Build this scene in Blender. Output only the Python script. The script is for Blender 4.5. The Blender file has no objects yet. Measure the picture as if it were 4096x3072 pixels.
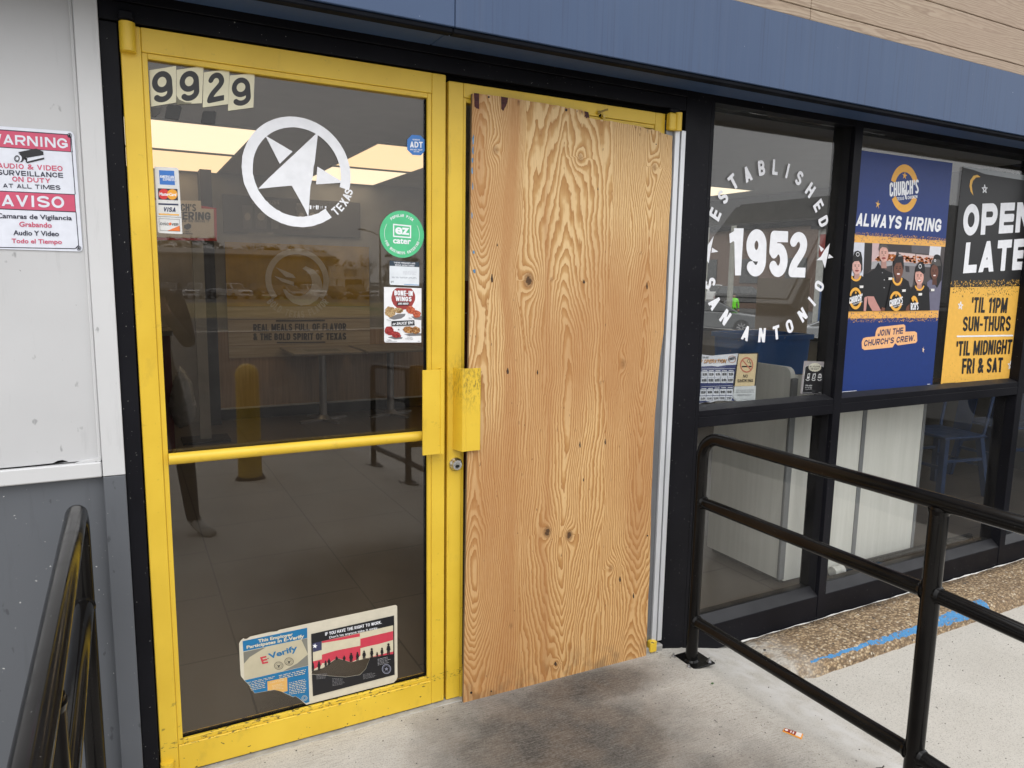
import bpy, bmesh, math, random
import numpy as np
from mathutils import Vector, Matrix, Euler
random.seed(7)
S = bpy.context.scene
COL = S.collection
rad = math.radians

# ---------------------------------------------------------------- camera
CAM = Vector((-0.0286, -2.242, 1.5002)); FPX = 2918.137
_yaw, _tilt, _roll = .4902, -.1427, .0166
_f = Vector((math.sin(_yaw)*math.cos(_tilt), math.cos(_yaw)*math.cos(_tilt), math.sin(_tilt)))
_r = Vector((math.cos(_yaw), -math.sin(_yaw), 0)); _u = _r.cross(_f)
RT = _r*math.cos(_roll)+_u*math.sin(_roll); UP = -_r*math.sin(_roll)+_u*math.cos(_roll); FW = _f
cd = bpy.data.cameras.new('camera'); cam = bpy.data.objects.new('camera', cd); COL.objects.link(cam)
cam.matrix_world = Matrix(((RT.x, UP.x, -FW.x, CAM.x), (RT.y, UP.y, -FW.y, CAM.y), (RT.z, UP.z, -FW.z, CAM.z), (0, 0, 0, 1)))
cd.sensor_width = 36; cd.lens = FPX/4096*36; cd.clip_start = .02; cd.clip_end = 2000
S.camera = cam

# ---------------------------------------------------------------- sky, sun, exposure
SUN_EL, SUN_AZ = rad(52), rad(200)          # compass style: 0 = +y, clockwise
w = bpy.data.worlds.new('World'); S.world = w; w.use_nodes = True
nt = w.node_tree; nt.nodes.clear()
sky = nt.nodes.new('ShaderNodeTexSky'); sky.sky_type = 'NISHITA'; sky.sun_disc = False
sky.sun_elevation = SUN_EL; sky.sun_rotation = SUN_AZ; sky.dust_density = 6; sky.air_density = 1.5; sky.ozone_density = 1
hs = nt.nodes.new('ShaderNodeHueSaturation'); hs.inputs['Saturation'].default_value = .10
bgn = nt.nodes.new('ShaderNodeBackground'); bgn.inputs['Strength'].default_value = .15
ow = nt.nodes.new('ShaderNodeOutputWorld')
nt.links.new(sky.outputs[0], hs.inputs['Color'])
# closed cloud deck over the clear sky
tcw = nt.nodes.new('ShaderNodeTexCoord'); nzw = nt.nodes.new('ShaderNodeTexNoise'); nzw.inputs['Scale'].default_value = 2.2; nzw.inputs['Detail'].default_value = 5
mpw = nt.nodes.new('ShaderNodeMapping'); mpw.inputs['Scale'].default_value = (1, 1, 3.5); nt.links.new(tcw.outputs['Generated'], mpw.inputs[0]); nt.links.new(mpw.outputs[0], nzw.inputs['Vector'])
crw = nt.nodes.new('ShaderNodeValToRGB'); crw.color_ramp.elements[0].position = .3; crw.color_ramp.elements[1].position = .7
crw.color_ramp.elements[0].color = (8.6, 8.8, 9.2, 1); crw.color_ramp.elements[1].color = (11.2, 11.2, 11.3, 1); nt.links.new(nzw.outputs[0], crw.inputs[0])
mxw = nt.nodes.new('ShaderNodeMix'); mxw.data_type = 'RGBA'; mxw.inputs[0].default_value = .88; nt.links.new(hs.outputs[0], mxw.inputs[6]); nt.links.new(crw.outputs[0], mxw.inputs[7])
sxw = nt.nodes.new('ShaderNodeSeparateXYZ'); nt.links.new(tcw.outputs['Generated'], sxw.inputs[0])      # overcast decks are brighter overhead
mrw = nt.nodes.new('ShaderNodeMapRange'); mrw.inputs['To Min'].default_value = .78; mrw.inputs['To Max'].default_value = 1.55; nt.links.new(sxw.outputs['Z'], mrw.inputs[0])
vmw = nt.nodes.new('ShaderNodeVectorMath'); vmw.operation = 'SCALE'; nt.links.new(mxw.outputs[2], vmw.inputs[0]); nt.links.new(mrw.outputs[0], vmw.inputs['Scale'])
nt.links.new(vmw.outputs[0], bgn.inputs[0]); nt.links.new(bgn.outputs[0], ow.inputs[0])
sl = bpy.data.lights.new('sun', 'SUN'); sl.energy = .5; sl.angle = rad(30); sl.color = (1, .97, .92)
so = bpy.data.objects.new('sun', sl); COL.objects.link(so)
sd = Vector((math.sin(SUN_AZ)*math.cos(SUN_EL), math.cos(SUN_AZ)*math.cos(SUN_EL), math.sin(SUN_EL)))
so.rotation_euler = (-sd).to_track_quat('-Z', 'Y').to_euler(); so.location = sd*30
S.view_settings.view_transform = 'Standard'; S.view_settings.look = 'None'
S.view_settings.exposure = 0.12; S.view_settings.gamma = 1
S.render.engine = 'CYCLES'; S.cycles.use_denoising = True
S.cycles.max_bounces = 10; S.cycles.transparent_max_bounces = 16; S.cycles.sample_clamp_indirect = 6

# ---------------------------------------------------------------- photo plane helper (points on the real planes)
def ray(px, py): return RT*((px-2048)/FPX)+UP*(-(py-1536)/FPX)+FW
def at(px, py, y=0.):
    d = ray(px, py); return CAM+d*((y-CAM.y)/d.y)
def atz(px, py, z=0.):
    d = ray(px, py); return CAM+d*((z-CAM.z)/d.z)

# ---------------------------------------------------------------- materials
def lin(c): return tuple(((v/255)/12.92 if v <= 10 else (((v/255)+.055)/1.055)**2.4) for v in c)
def node(t, typ, **k):
    n = t.nodes.new(typ)
    for a, b in k.items(): setattr(n, a, b)
    return n
def ramp(t, stops, fac=None, interp='LINEAR'):
    n = node(t, 'ShaderNodeValToRGB'); e = n.color_ramp.elements; n.color_ramp.interpolation = interp
    while len(e) < len(stops): e.new(.5)
    for i, (p, c) in enumerate(stops):
        e[i].position = p; e[i].color = (c if len(c) == 4 else (*c, 1)) if hasattr(c, '__len__') else (c, c, c, 1)
    if fac is not None: t.links.new(fac, n.inputs[0])
    return n.outputs[0]
def noise(t, scale=5., vec=None, detail=3, rough=.5, mul=None):
    n = node(t, 'ShaderNodeTexNoise'); n.inputs['Scale'].default_value = scale; n.inputs['Detail'].default_value = detail
    n.inputs['Roughness'].default_value = rough
    if vec is None: vec = node(t, 'ShaderNodeNewGeometry').outputs['Position']
    if mul:
        v = node(t, 'ShaderNodeVectorMath', operation='MULTIPLY'); t.links.new(vec, v.inputs[0]); v.inputs[1].default_value = mul; vec = v.outputs[0]
    t.links.new(vec, n.inputs['Vector']); return n.outputs['Fac']
def mix(t, fac, a, b, typ='MIX'):
    n = node(t, 'ShaderNodeMix', data_type='RGBA', blend_type=typ)
    for s, v in ((n.inputs[0], fac), (n.inputs[6], a), (n.inputs[7], b)):
        if hasattr(v, 'is_linked'): t.links.new(v, s)
        elif hasattr(v, '__len__'): s.default_value = (*v[:3], 1)
        else: s.default_value = v
    return n.outputs[2]
def mth(t, op, a, b=0., c=0.):
    n = node(t, 'ShaderNodeMath', operation=op)
    for s, v in zip(n.inputs, (a, b, c)):
        if hasattr(v, 'is_linked'): t.links.new(v, s)
        else: s.default_value = v
    return n.outputs[0]
def bump(t, h, strength=.2, dist=.002):
    n = node(t, 'ShaderNodeBump'); n.inputs['Strength'].default_value = strength; n.inputs['Distance'].default_value = dist
    t.links.new(h, n.inputs['Height']); return n.outputs[0]
def base(name):
    m = bpy.data.materials.new(name); m.use_nodes = True; t = m.node_tree; return m, t, t.nodes['Principled BSDF']
_mc = {}
def mat(name, col, rough=.5, metal=0., var=.12, vscale=6., bmp=0., bscale=300., speck=None, spec=.5, stretch=None, coat=0.):
    if name in _mc: return _mc[name]
    m, t, b = base(name)
    c = noise(t, vscale, detail=4, mul=stretch)
    lo = tuple(v*(1-var) for v in col); hi = tuple(min(1, v*(1+var)) for v in col)
    o = ramp(t, [(.3, lo), (.7, hi)], c)
    if speck:
        sc, sscale, th = speck
        o = mix(t, ramp(t, [(th, 0), (th+.02, 1)], noise(t, sscale, detail=2)), o, sc)
    t.links.new(o, b.inputs['Base Color'])
    b.inputs['Metallic'].default_value = metal; b.inputs['Specular IOR Level'].default_value = spec
    t.links.new(ramp(t, [(.3, max(0, rough-.07)), (.7, min(1, rough+.07))], noise(t, vscale*2.3)), b.inputs['Roughness'])
    if coat: b.inputs['Coat Weight'].default_value = coat; b.inputs['Coat Roughness'].default_value = .1
    if bmp: t.links.new(bump(t, noise(t, bscale, detail=3), bmp), b.inputs['Normal'])
    _mc[name] = m; return m
def ink(r, g, b, rough=.45):
    k = 'print_%d_%d_%d' % (r, g, b)
    if k in _mc: return _mc[k]
    m, t, p = base(k); c = tuple(v*.93 for v in lin((r, g, b)))
    t.links.new(ramp(t, [(.25, tuple(v*.93 for v in c)), (.75, tuple(min(1, v*1.05) for v in c))], noise(t, 40, detail=4)), p.inputs['Base Color'])
    p.inputs['Roughness'].default_value = rough; _mc[k] = m; return m
def emit(name, col, s):
    m, t, b = base(name); b.inputs['Base Color'].default_value = (*col, 1); b.inputs['Emission Color'].default_value = (*col, 1)
    b.inputs['Emission Strength'].default_value = s; return m
def glass(name, tint, f0=.045, dirt=.02):
    m = bpy.data.materials.new(name); m.use_nodes = True; t = m.node_tree; t.nodes.clear()
    o = node(t, 'ShaderNodeOutputMaterial'); tr = node(t, 'ShaderNodeBsdfTransparent'); gl = node(t, 'ShaderNodeBsdfGlossy')
    tr.inputs[0].default_value = (*tint, 1); gl.inputs['Roughness'].default_value = 0.0; gl.inputs[0].default_value = (1, 1, 1, 1)
    lw = node(t, 'ShaderNodeLayerWeight'); lw.inputs[0].default_value = .5
    fr = mth(t, 'MULTIPLY_ADD', mth(t, 'POWER', lw.outputs['Facing'], 5.), .95, f0)
    mx = node(t, 'ShaderNodeMixShader'); t.links.new(fr, mx.inputs[0]); t.links.new(tr.outputs[0], mx.inputs[1]); t.links.new(gl.outputs[0], mx.inputs[2])
    df = node(t, 'ShaderNodeBsdfDiffuse'); df.inputs[0].default_value = (.6, .58, .54, 1)
    dm = mth(t, 'MULTIPLY', ramp(t, [(.35, 0), (.75, 1)], noise(t, 9, detail=6, rough=.7, mul=(1, 1, .45))), dirt)
    m2 = node(t, 'ShaderNodeMixShader'); t.links.new(dm, m2.inputs[0]); t.links.new(mx.outputs[0], m2.inputs[1]); t.links.new(df.outputs[0], m2.inputs[2])
    t.links.new(m2.outputs[0], o.inputs[0]); return m

# ---------------------------------------------------------------- mesh builder
class MB:
    def __init__(s): s.v = []; s.f = []; s.m = []; s.sm = []; s.mats = []
    def mi(s, m):
        if m not in s.mats: s.mats.append(m)
        return s.mats.index(m)
    def face(s, pts, m, smooth=False):
        b = len(s.v); s.v += [Vector(p) for p in pts]; s.f.append(list(range(b, b+len(pts)))); s.m.append(s.mi(m)); s.sm.append(smooth)
    def raw(s, vs, fs, m, smooth=False):
        b = len(s.v); s.v += [Vector(p) for p in vs]; i = s.mi(m)
        for f in fs: s.f.append([b+k for k in f]); s.m.append(i); s.sm.append(smooth)
    def bm(s, bm_, m, smooth=False, mx=None):
        bm_.verts.index_update()
        vs = [(mx @ v.co) if mx else v.co.copy() for v in bm_.verts]
        s.raw(vs, [[v.index for v in f.verts] for f in bm_.faces], m, smooth); bm_.free()
    def box(s, x0, x1, y0, y1, z0, z1, m, bev=0., seg=1, mx=None):
        b = bmesh.new(); bmesh.ops.create_cube(b, size=1)
        for v in b.verts: v.co = Vector(((x0+x1)/2+v.co.x*(x1-x0), (y0+y1)/2+v.co.y*(y1-y0), (z0+z1)/2+v.co.z*(z1-z0)))
        if bev: bmesh.ops.bevel(b, geom=b.edges[:], offset=bev, segments=seg, affect='EDGES', profile=.6)
        s.bm(b, m, False, mx)
    def prism(s, pts, vec, m, bev=0., seg=2, mx=None):
        b = bmesh.new(); vs = [b.verts.new(p) for p in pts]; f = b.faces.new(vs)
        r = bmesh.ops.extrude_face_region(b, geom=[f]); bmesh.ops.translate(b, verts=[e for e in r['geom'] if isinstance(e, bmesh.types.BMVert)], vec=Vector(vec))
        bmesh.ops.recalc_face_normals(b, faces=b.faces[:])
        if bev: bmesh.ops.bevel(b, geom=b.edges[:], offset=bev, segments=seg, affect='EDGES', profile=.6)
        s.bm(b, m, False, mx)
    def tube(s, pts, r, m, n=16, caps=True):
        pts = [Vector(p) for p in pts]; rs = r if hasattr(r, '__len__') else [r]*len(pts)
        d0 = (pts[1]-pts[0]).normalized(); up = Vector((0, 0, 1)) if abs(d0.z) < .9 else Vector((1, 0, 0))
        vs = []; fs = []; side = d0.cross(up).normalized()
        for i, p in enumerate(pts):
            a = (p-pts[i-1]).normalized() if i else (pts[1]-p).normalized()
            c = (pts[i+1]-p).normalized() if i < len(pts)-1 else a
            d = (a+c).normalized(); side = (side-d*side.dot(d)).normalized(); u2 = side.cross(d)
            for k in range(n):
                an = 2*math.pi*k/n; vs.append(p+(side*math.cos(an)+u2*math.sin(an))*rs[i])
        for i in range(len(pts)-1):
            for k in range(n): fs.append([i*n+k, i*n+(k+1) % n, (i+1)*n+(k+1) % n, (i+1)*n+k])
        s.raw(vs, fs, m, True)
        if caps:
            s.face([vs[k] for k in range(n)][::-1], m); s.face([vs[(len(pts)-1)*n+k] for k in range(n)], m)
    def disc(s, c, r, axis, m, n=24, r2=None):
        c = Vector(c); ax = Vector(axis).normalized(); up = Vector((0, 0, 1)) if abs(ax.z) < .9 else Vector((1, 0, 0))
        a = ax.cross(up).normalized(); b = a.cross(ax)
        s.face([c+a*math.cos(2*math.pi*k/n)*r+b*math.sin(2*math.pi*k/n)*(r2 or r) for k in range(n)], m)
    def cyl(s, c, r, vec, m, n=24, r1=None):
        s.tube([Vector(c), Vector(c)+Vector(vec)], [r, r if r1 is None else r1], m, n)
    def build(s, name, parent=None, org=Vector((0, 0, 0)), xf=None):
        me = bpy.data.meshes.new(name)
        me.from_pydata([tuple((xf @ v if xf else v)-org) for v in s.v], [], s.f)
        for m in s.mats: me.materials.append(m)
        me.polygons.foreach_set('material_index', s.m); me.polygons.foreach_set('use_smooth', s.sm); me.update()
        o = bpy.data.objects.new(name, me); COL.objects.link(o)
        if parent: o.parent = parent
        return o
class Thing:
    def __init__(s, name, label=None, cat=None, group=None, kind=None): s.a = (name, label, cat, group, kind); s.p = []
    def part(s, name=None, sub=None, label=None):
        m = MB(); s.p.append((name or s.a[0], m, sub, label)); return m
    def done(s, xf=None, org=None):
        name, label, cat, group, kind = s.a
        s.p = [q for q in s.p if q[1].v]
        X = Matrix.Identity(4) if xf is None else xf
        allv = [X @ v for q in s.p for v in q[1].v]
        if org is None:
            xs = [v.x for v in allv]; ys = [v.y for v in allv]; zs = [v.z for v in allv]
            org = Vector(((min(xs)+max(xs))/2, (min(ys)+max(ys))/2, min(zs)))
        if len(s.p) == 1: root = s.p[0][1].build(name, None, org, X)
        else:
            root = bpy.data.objects.new(name, None); COL.objects.link(root); root.empty_display_size = .1
            mp = {}
            for (n, mb, sub, lab) in s.p:
                o = mb.build(n, mp.get(id(sub)) if sub is not None else root, org, X); mp[id(mb)] = o
                if lab: o['label'] = lab
        root.location = org
        if label: root['label'] = label
        if cat: root['category'] = cat
        if group: root['group'] = group
        if kind: root['kind'] = kind
        return root
def dup(root, loc, label=None, rotz=None):
    r = root.copy(); COL.objects.link(r); r.location = loc
    if rotz is not None: r.rotation_euler.z = rotz
    if label: r['label'] = label
    for ch in list(root.children):
        c = ch.copy(); COL.objects.link(c); c.parent = r
        for g in ch.children:
            d = g.copy(); COL.objects.link(d); d.parent = c
    return r

# ---------------------------------------------------------------- lettering
_tc = {}
def glyphs(text, bold=.0, shear=0.):
    if len(text) == 1 and text in CAPS:
        W = .62*WID.get(text, 1.); vs, fs = sglyph(text, W, .15+bold*1.2); return [(x/W, y) for x, y in vs], fs, W, 1.
    bold = min(bold, .03); k = (text, bold, shear)
    if k in _tc: return _tc[k]
    cu = bpy.data.curves.new('lettering', 'FONT'); cu.body = text; cu.offset = bold; cu.shear = shear; cu.resolution_u = 4; cu.fill_mode = 'FRONT'
    o = bpy.data.objects.new('lettering', cu); COL.objects.link(o); bpy.context.view_layer.update()
    me = bpy.data.meshes.new_from_object(o.evaluated_get(bpy.context.evaluated_depsgraph_get()))
    vs = [v.co.copy() for v in me.vertices]; fs = [list(p.vertices) for p in me.polygons]
    bpy.data.objects.remove(o); bpy.data.curves.remove(cu); bpy.data.meshes.remove(me)
    x0 = min(v.x for v in vs); x1 = max(v.x for v in vs); y0 = min(v.y for v in vs); y1 = max(v.y for v in vs)
    _tc[k] = ([((v.x-x0)/(x1-x0), (v.y-y0)/(y1-y0)) for v in vs], fs, x1-x0, y1-y0); return _tc[k]

# block capitals and figures drawn from strokes, so that heavy condensed lettering keeps its counters
WID = {'I': .40, 'M': 1.32, 'W': 1.42, '1': .62, ' ': .42, "'": .34, '.': .34, ':': .34, '-': .62, '!': .36, 'L': .86, 'E': .90, 'F': .86, 'T': .94, 'J': .8, '&': 1.12, ',': .34}
CAPS = set("ABCDEFGHIJKLMNOPQRSTUVWXYZ0123456789&'-.:! ,")
def strokes(ch, W, w):
    c = w/2; l, r, b, t = c, W-c, c, 1-c; m = .5; cx = W/2; rx = (r-l)/2; ry = min(.5-c, max(rx*1.12, .12)); P = []
    def arc(x, y, a, e, a0, a1, n=14): return [(x+a*math.cos(rad(a0+(a1-a0)*i/n)), y+e*math.sin(rad(a0+(a1-a0)*i/n))) for i in range(n+1)]
    def bez(p0, p1, p2, p3, n=14): return [tuple(p0[k]*(1-s)**3+3*p1[k]*s*(1-s)**2+3*p2[k]*s*s*(1-s)+p3[k]*s**3 for k in (0, 1)) for s in [i/n for i in range(n+1)]]
    def bowl(x0, x1, y0, y1): q = min((y1-y0)/2, (x1-x0)*.62); qx = min((x1-x0)*.62, q*1.0); return [(x0, y1)]+arc(x1-qx, y1-q, qx, q, 90, 0, 8)+arc(x1-qx, y0+q, qx, q, 0, -90, 8)+[(x0, y0)]
    oval = arc(cx, t-ry, rx, ry, 0, 180)+arc(cx, b+ry, rx, ry, 180, 360); oval.append(oval[0])
    if ch == 'A': P = [[(c*.75, -.1), (cx, t+c*.35)], [(W-c*.75, -.1), (cx, t+c*.35)], [(W*.25, .27), (W*.75, .27)]]
    elif ch == 'B': P = [[(l, b), (l, t)], bowl(l, r-.02, m, t), bowl(l, r, b, m)]
    elif ch in 'CG':
        gp = .085+c*.95; P = [[q_ for q_ in [(r, t-ry-.04)]+arc(cx, t-ry, rx, ry, 0, 180, 28)+arc(cx, b+ry, rx, ry, 180, 360, 28)+[(r, b+ry+.04)] if q_[0] < cx or abs(q_[1]-.5) > gp]]
        if ch == 'G': P[0] = [q_ for q_ in P[0] if q_[0] < cx or q_[1] > .5 or q_[1] < .25]; P.append([P[0][-1], (r, max(P[0][-1][1], b+.06)), (r, .44), (cx+.04, .44)])
    elif ch == 'D': P = [[(l, b), (l, t)], bowl(l, r, b, t)]
    elif ch in 'EF':
        P = [[(l, -.1), (l, 1.1)], [(l, t), (W+.1, t)], [(l, m), (W*.90-.0, m)]]
        if ch == 'E': P.append([(l, b), (W+.1, b)])
    elif ch == 'H': P = [[(l, -.1), (l, 1.1)], [(r, -.1), (r, 1.1)], [(l, m), (r, m)]]
    elif ch == 'I': P = [[(cx, -.1), (cx, 1.1)]]
    elif ch == 'J': P = [[(r, 1.1), (r, b+ry)]+arc(cx, b+ry, rx, ry, 0, -180)]
    elif ch == 'K': P = [[(l, -.1), (l, 1.1)], [(l, .38), (r+.02, 1.1)], [(W*.42, .55), (r+.03, -.1)]]
    elif ch == 'L': P = [[(l, -.1), (l, 1.1)], [(l, b), (W+.1, b)]]
    elif ch == 'M': P = [[(l, -.1), (l, 1.1)], [(r, -.1), (r, 1.1)], [(l, 1.02), (cx, .12)], [(r, 1.02), (cx, .12)]]
    elif ch == 'N': P = [[(l, -.1), (l, 1.1)], [(r, -.1), (r, 1.1)], [(l, 1.02), (r, -.02)]]
    elif ch in 'O0Q':
        P = [oval]
        if ch == 'Q': P.append([(cx, .28), (W+.05, -.05)])
    elif ch == 'P': P = [[(l, -.1), (l, 1.1)], bowl(l, r, .42, t)]
    elif ch == 'R': P = [[(l, -.1), (l, 1.1)], bowl(l, r, .44, t), [(W*.5, .44), (r+.02, -.1)]]
    elif ch == 'S': q = min(ry, .25-c*.30); P = [arc(cx, t-q, rx, q, 34, 180)+bez((l, t-q), (l, .52), (r, .50), (r, b+q))+arc(cx, b+q, rx, q, 0, -146)]
    elif ch == 'T': P = [[(cx, -.1), (cx, t)], [(-.1, t), (W+.1, t)]]
    elif ch == 'U': P = [[(l, 1.1), (l, b+ry)]+arc(cx, b+ry, rx, ry, 180, 360)+[(r, 1.1)]]
    elif ch == 'V': P = [[(c*.75, 1.1), (cx, b-c*.35)], [(W-c*.75, 1.1), (cx, b-c*.35)]]
    elif ch == 'W': P = [[(c*.7, 1.1), (W*.28, .02), (cx, .92), (W*.72, .02), (W-c*.7, 1.1)]]
    elif ch == 'X': P = [[(c*.6, -.08), (W-c*.6, 1.08)], [(c*.6, 1.08), (W-c*.6, -.08)]]
    elif ch == 'Y': P = [[(c*.6, 1.1), (cx, .44), (W-c*.6, 1.1)], [(cx, .44), (cx, -.1)]]
    elif ch == 'Z': P = [[(-.1, t), (r, t), (l, b), (W+.1, b)]]
    elif ch == '1': P = [[(r, -.1), (r, 1.1)], [(r, t-.02), (-.06, .74)]]
    elif ch == '2': q = min(ry, .27); P = [arc(cx, t-q, rx, q, 158, 0)+bez((r, t-q), (r, .50), (l+.02, .36), (l, b))+[(W+.1, b)]]
    elif ch == '3': P = [arc(cx, t-.2, rx*.94, .2, 148, -80)+[(cx, m)], [(cx, m)]+arc(cx, b+.215, rx, .215, 90, -148)]
    elif ch == '4': P = [[(W*.72, -.1), (W*.72, 1.1)], [(W*.70, t), (l, .27), (W+.1, .27)]]
    elif ch == '5': q = min(.28, ry*1.2); P = [[(W+.1, t), (l+.01, t), (l, .56)], arc(cx, b+q, rx, q, 142, -146)]
    elif ch in '96':
        q = min(.255, ry*1.1); A = arc(cx, t-q, rx, q, 0, 360, 24); B = [(r, t-q), (r, b+.21)]+arc(cx, b+.21, rx, .21, 0, -142); P = [A, B]
        if ch == '6': P = [[(W-x, 1-y) for x, y in q_] for q_ in P]
    elif ch == '7': P = [[(-.1, t), (r, t), (W*.34, -.1)]]
    elif ch == '8': P = [arc(cx, t-.215, rx*.94, .215, 0, 360, 24), arc(cx, b+.235, rx, .235, 0, 360, 24)]
    elif ch == '&': P = [[(W+.02, -.06), (W*.30, .66)]+arc(W*.42, .80-c*.3, W*.20, .16, 200, -20)+[(W*.30, .42), (l, .28)]+arc(W*.36, b+.17, W*.36-c, .17, 170, 300)+[(W-c, .46)]]
    elif ch == "'": P = [[(cx, 1.1), (cx, .70)]]
    elif ch == '-': P = [[(l*.5, .44), (W-l*.5, .44)]]
    elif ch == '.': P = [[(cx, c*.9), (cx, c)]]
    elif ch == ',': P = [[(cx, c), (cx-.05, -.1)]]
    elif ch == ':': P = [[(cx, c), (cx, c+.001)], [(cx, .66), (cx, .661)]]
    elif ch == '!': P = [[(cx, 1.1), (cx, .36)], [(cx, c), (cx, c+.001)]]
    return P
_sg = {}
def sglyph(ch, W, w):
    W = round(W, 2); w = round(min(w, W*.40 if ch not in "I'.:!1," else W*.96), 3); k = (ch, W, w)
    if k in _sg: return _sg[k]
    N = 44; nx = max(6, int(N*W)+2); X, Y = np.meshgrid(np.linspace(-.02, W+.02, nx+1), np.linspace(-.02, 1.02, N+1)); D = np.full(X.shape, 9.)
    for pl in strokes(ch, W, w):
        for (x0, y0), (x1, y1) in zip(pl[:-1], pl[1:]):
            dx, dy = x1-x0, y1-y0; L = dx*dx+dy*dy+1e-12; s = np.clip(((X-x0)*dx+(Y-y0)*dy)/L, 0, 1); D = np.minimum(D, np.hypot(X-x0-s*dx, Y-y0-s*dy))
    F = np.minimum(w/2-D, np.minimum(np.minimum(X, W-X), np.minimum(Y, 1-Y))); vs = []; fs = []
    def add(p): fs.append(list(range(len(vs), len(vs)+len(p)))); vs.extend(p)
    for j in range(N):
        run = None
        for i in range(nx+1):
            full = i < nx and min(F[j, i], F[j, i+1], F[j+1, i], F[j+1, i+1]) >= 0
            if full and run is None: run = i
            if not full and run is not None: add([(X[j, run], Y[j, run]), (X[j, i], Y[j, i]), (X[j+1, i], Y[j+1, i]), (X[j+1, run], Y[j+1, run])]); run = None
            if i < nx and not full:
                q = [(j, i), (j, i+1), (j+1, i+1), (j+1, i)]; f4 = [F[a] for a in q]
                if max(f4) <= 0: continue
                p = []
                for a in range(4):
                    fa, fb = f4[a], f4[(a+1) % 4]; A, B = q[a], q[(a+1) % 4]
                    if fa > 0: p.append((X[A], Y[A]))
                    if (fa > 0) != (fb > 0): s = fa/(fa-fb); p.append((X[A]+(X[B]-X[A])*s, Y[A]+(Y[B]-Y[A])*s))
                if len(p) >= 3: add(p)
    _sg[k] = (vs, fs); return _sg[k]
def caps(text, aspect, wt, gap=.14):
    """whole line laid out in a unit box whose physical width / height is aspect"""
    U = sum(WID.get(c, 1.) for c in text)+gap*(len(text)-1); un = aspect/U; V = []; Fc = []; x = 0.
    for c in text:
        W = WID.get(c, 1.)*un
        if c != ' ':
            vs, fs = sglyph(c, W, min(wt, un*.40)); b = len(V); V += [((x+px)/aspect, py) for px, py in vs]; Fc += [[b+i for i in f] for f in fs]
        x += W+gap*un
    return V, Fc

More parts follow.
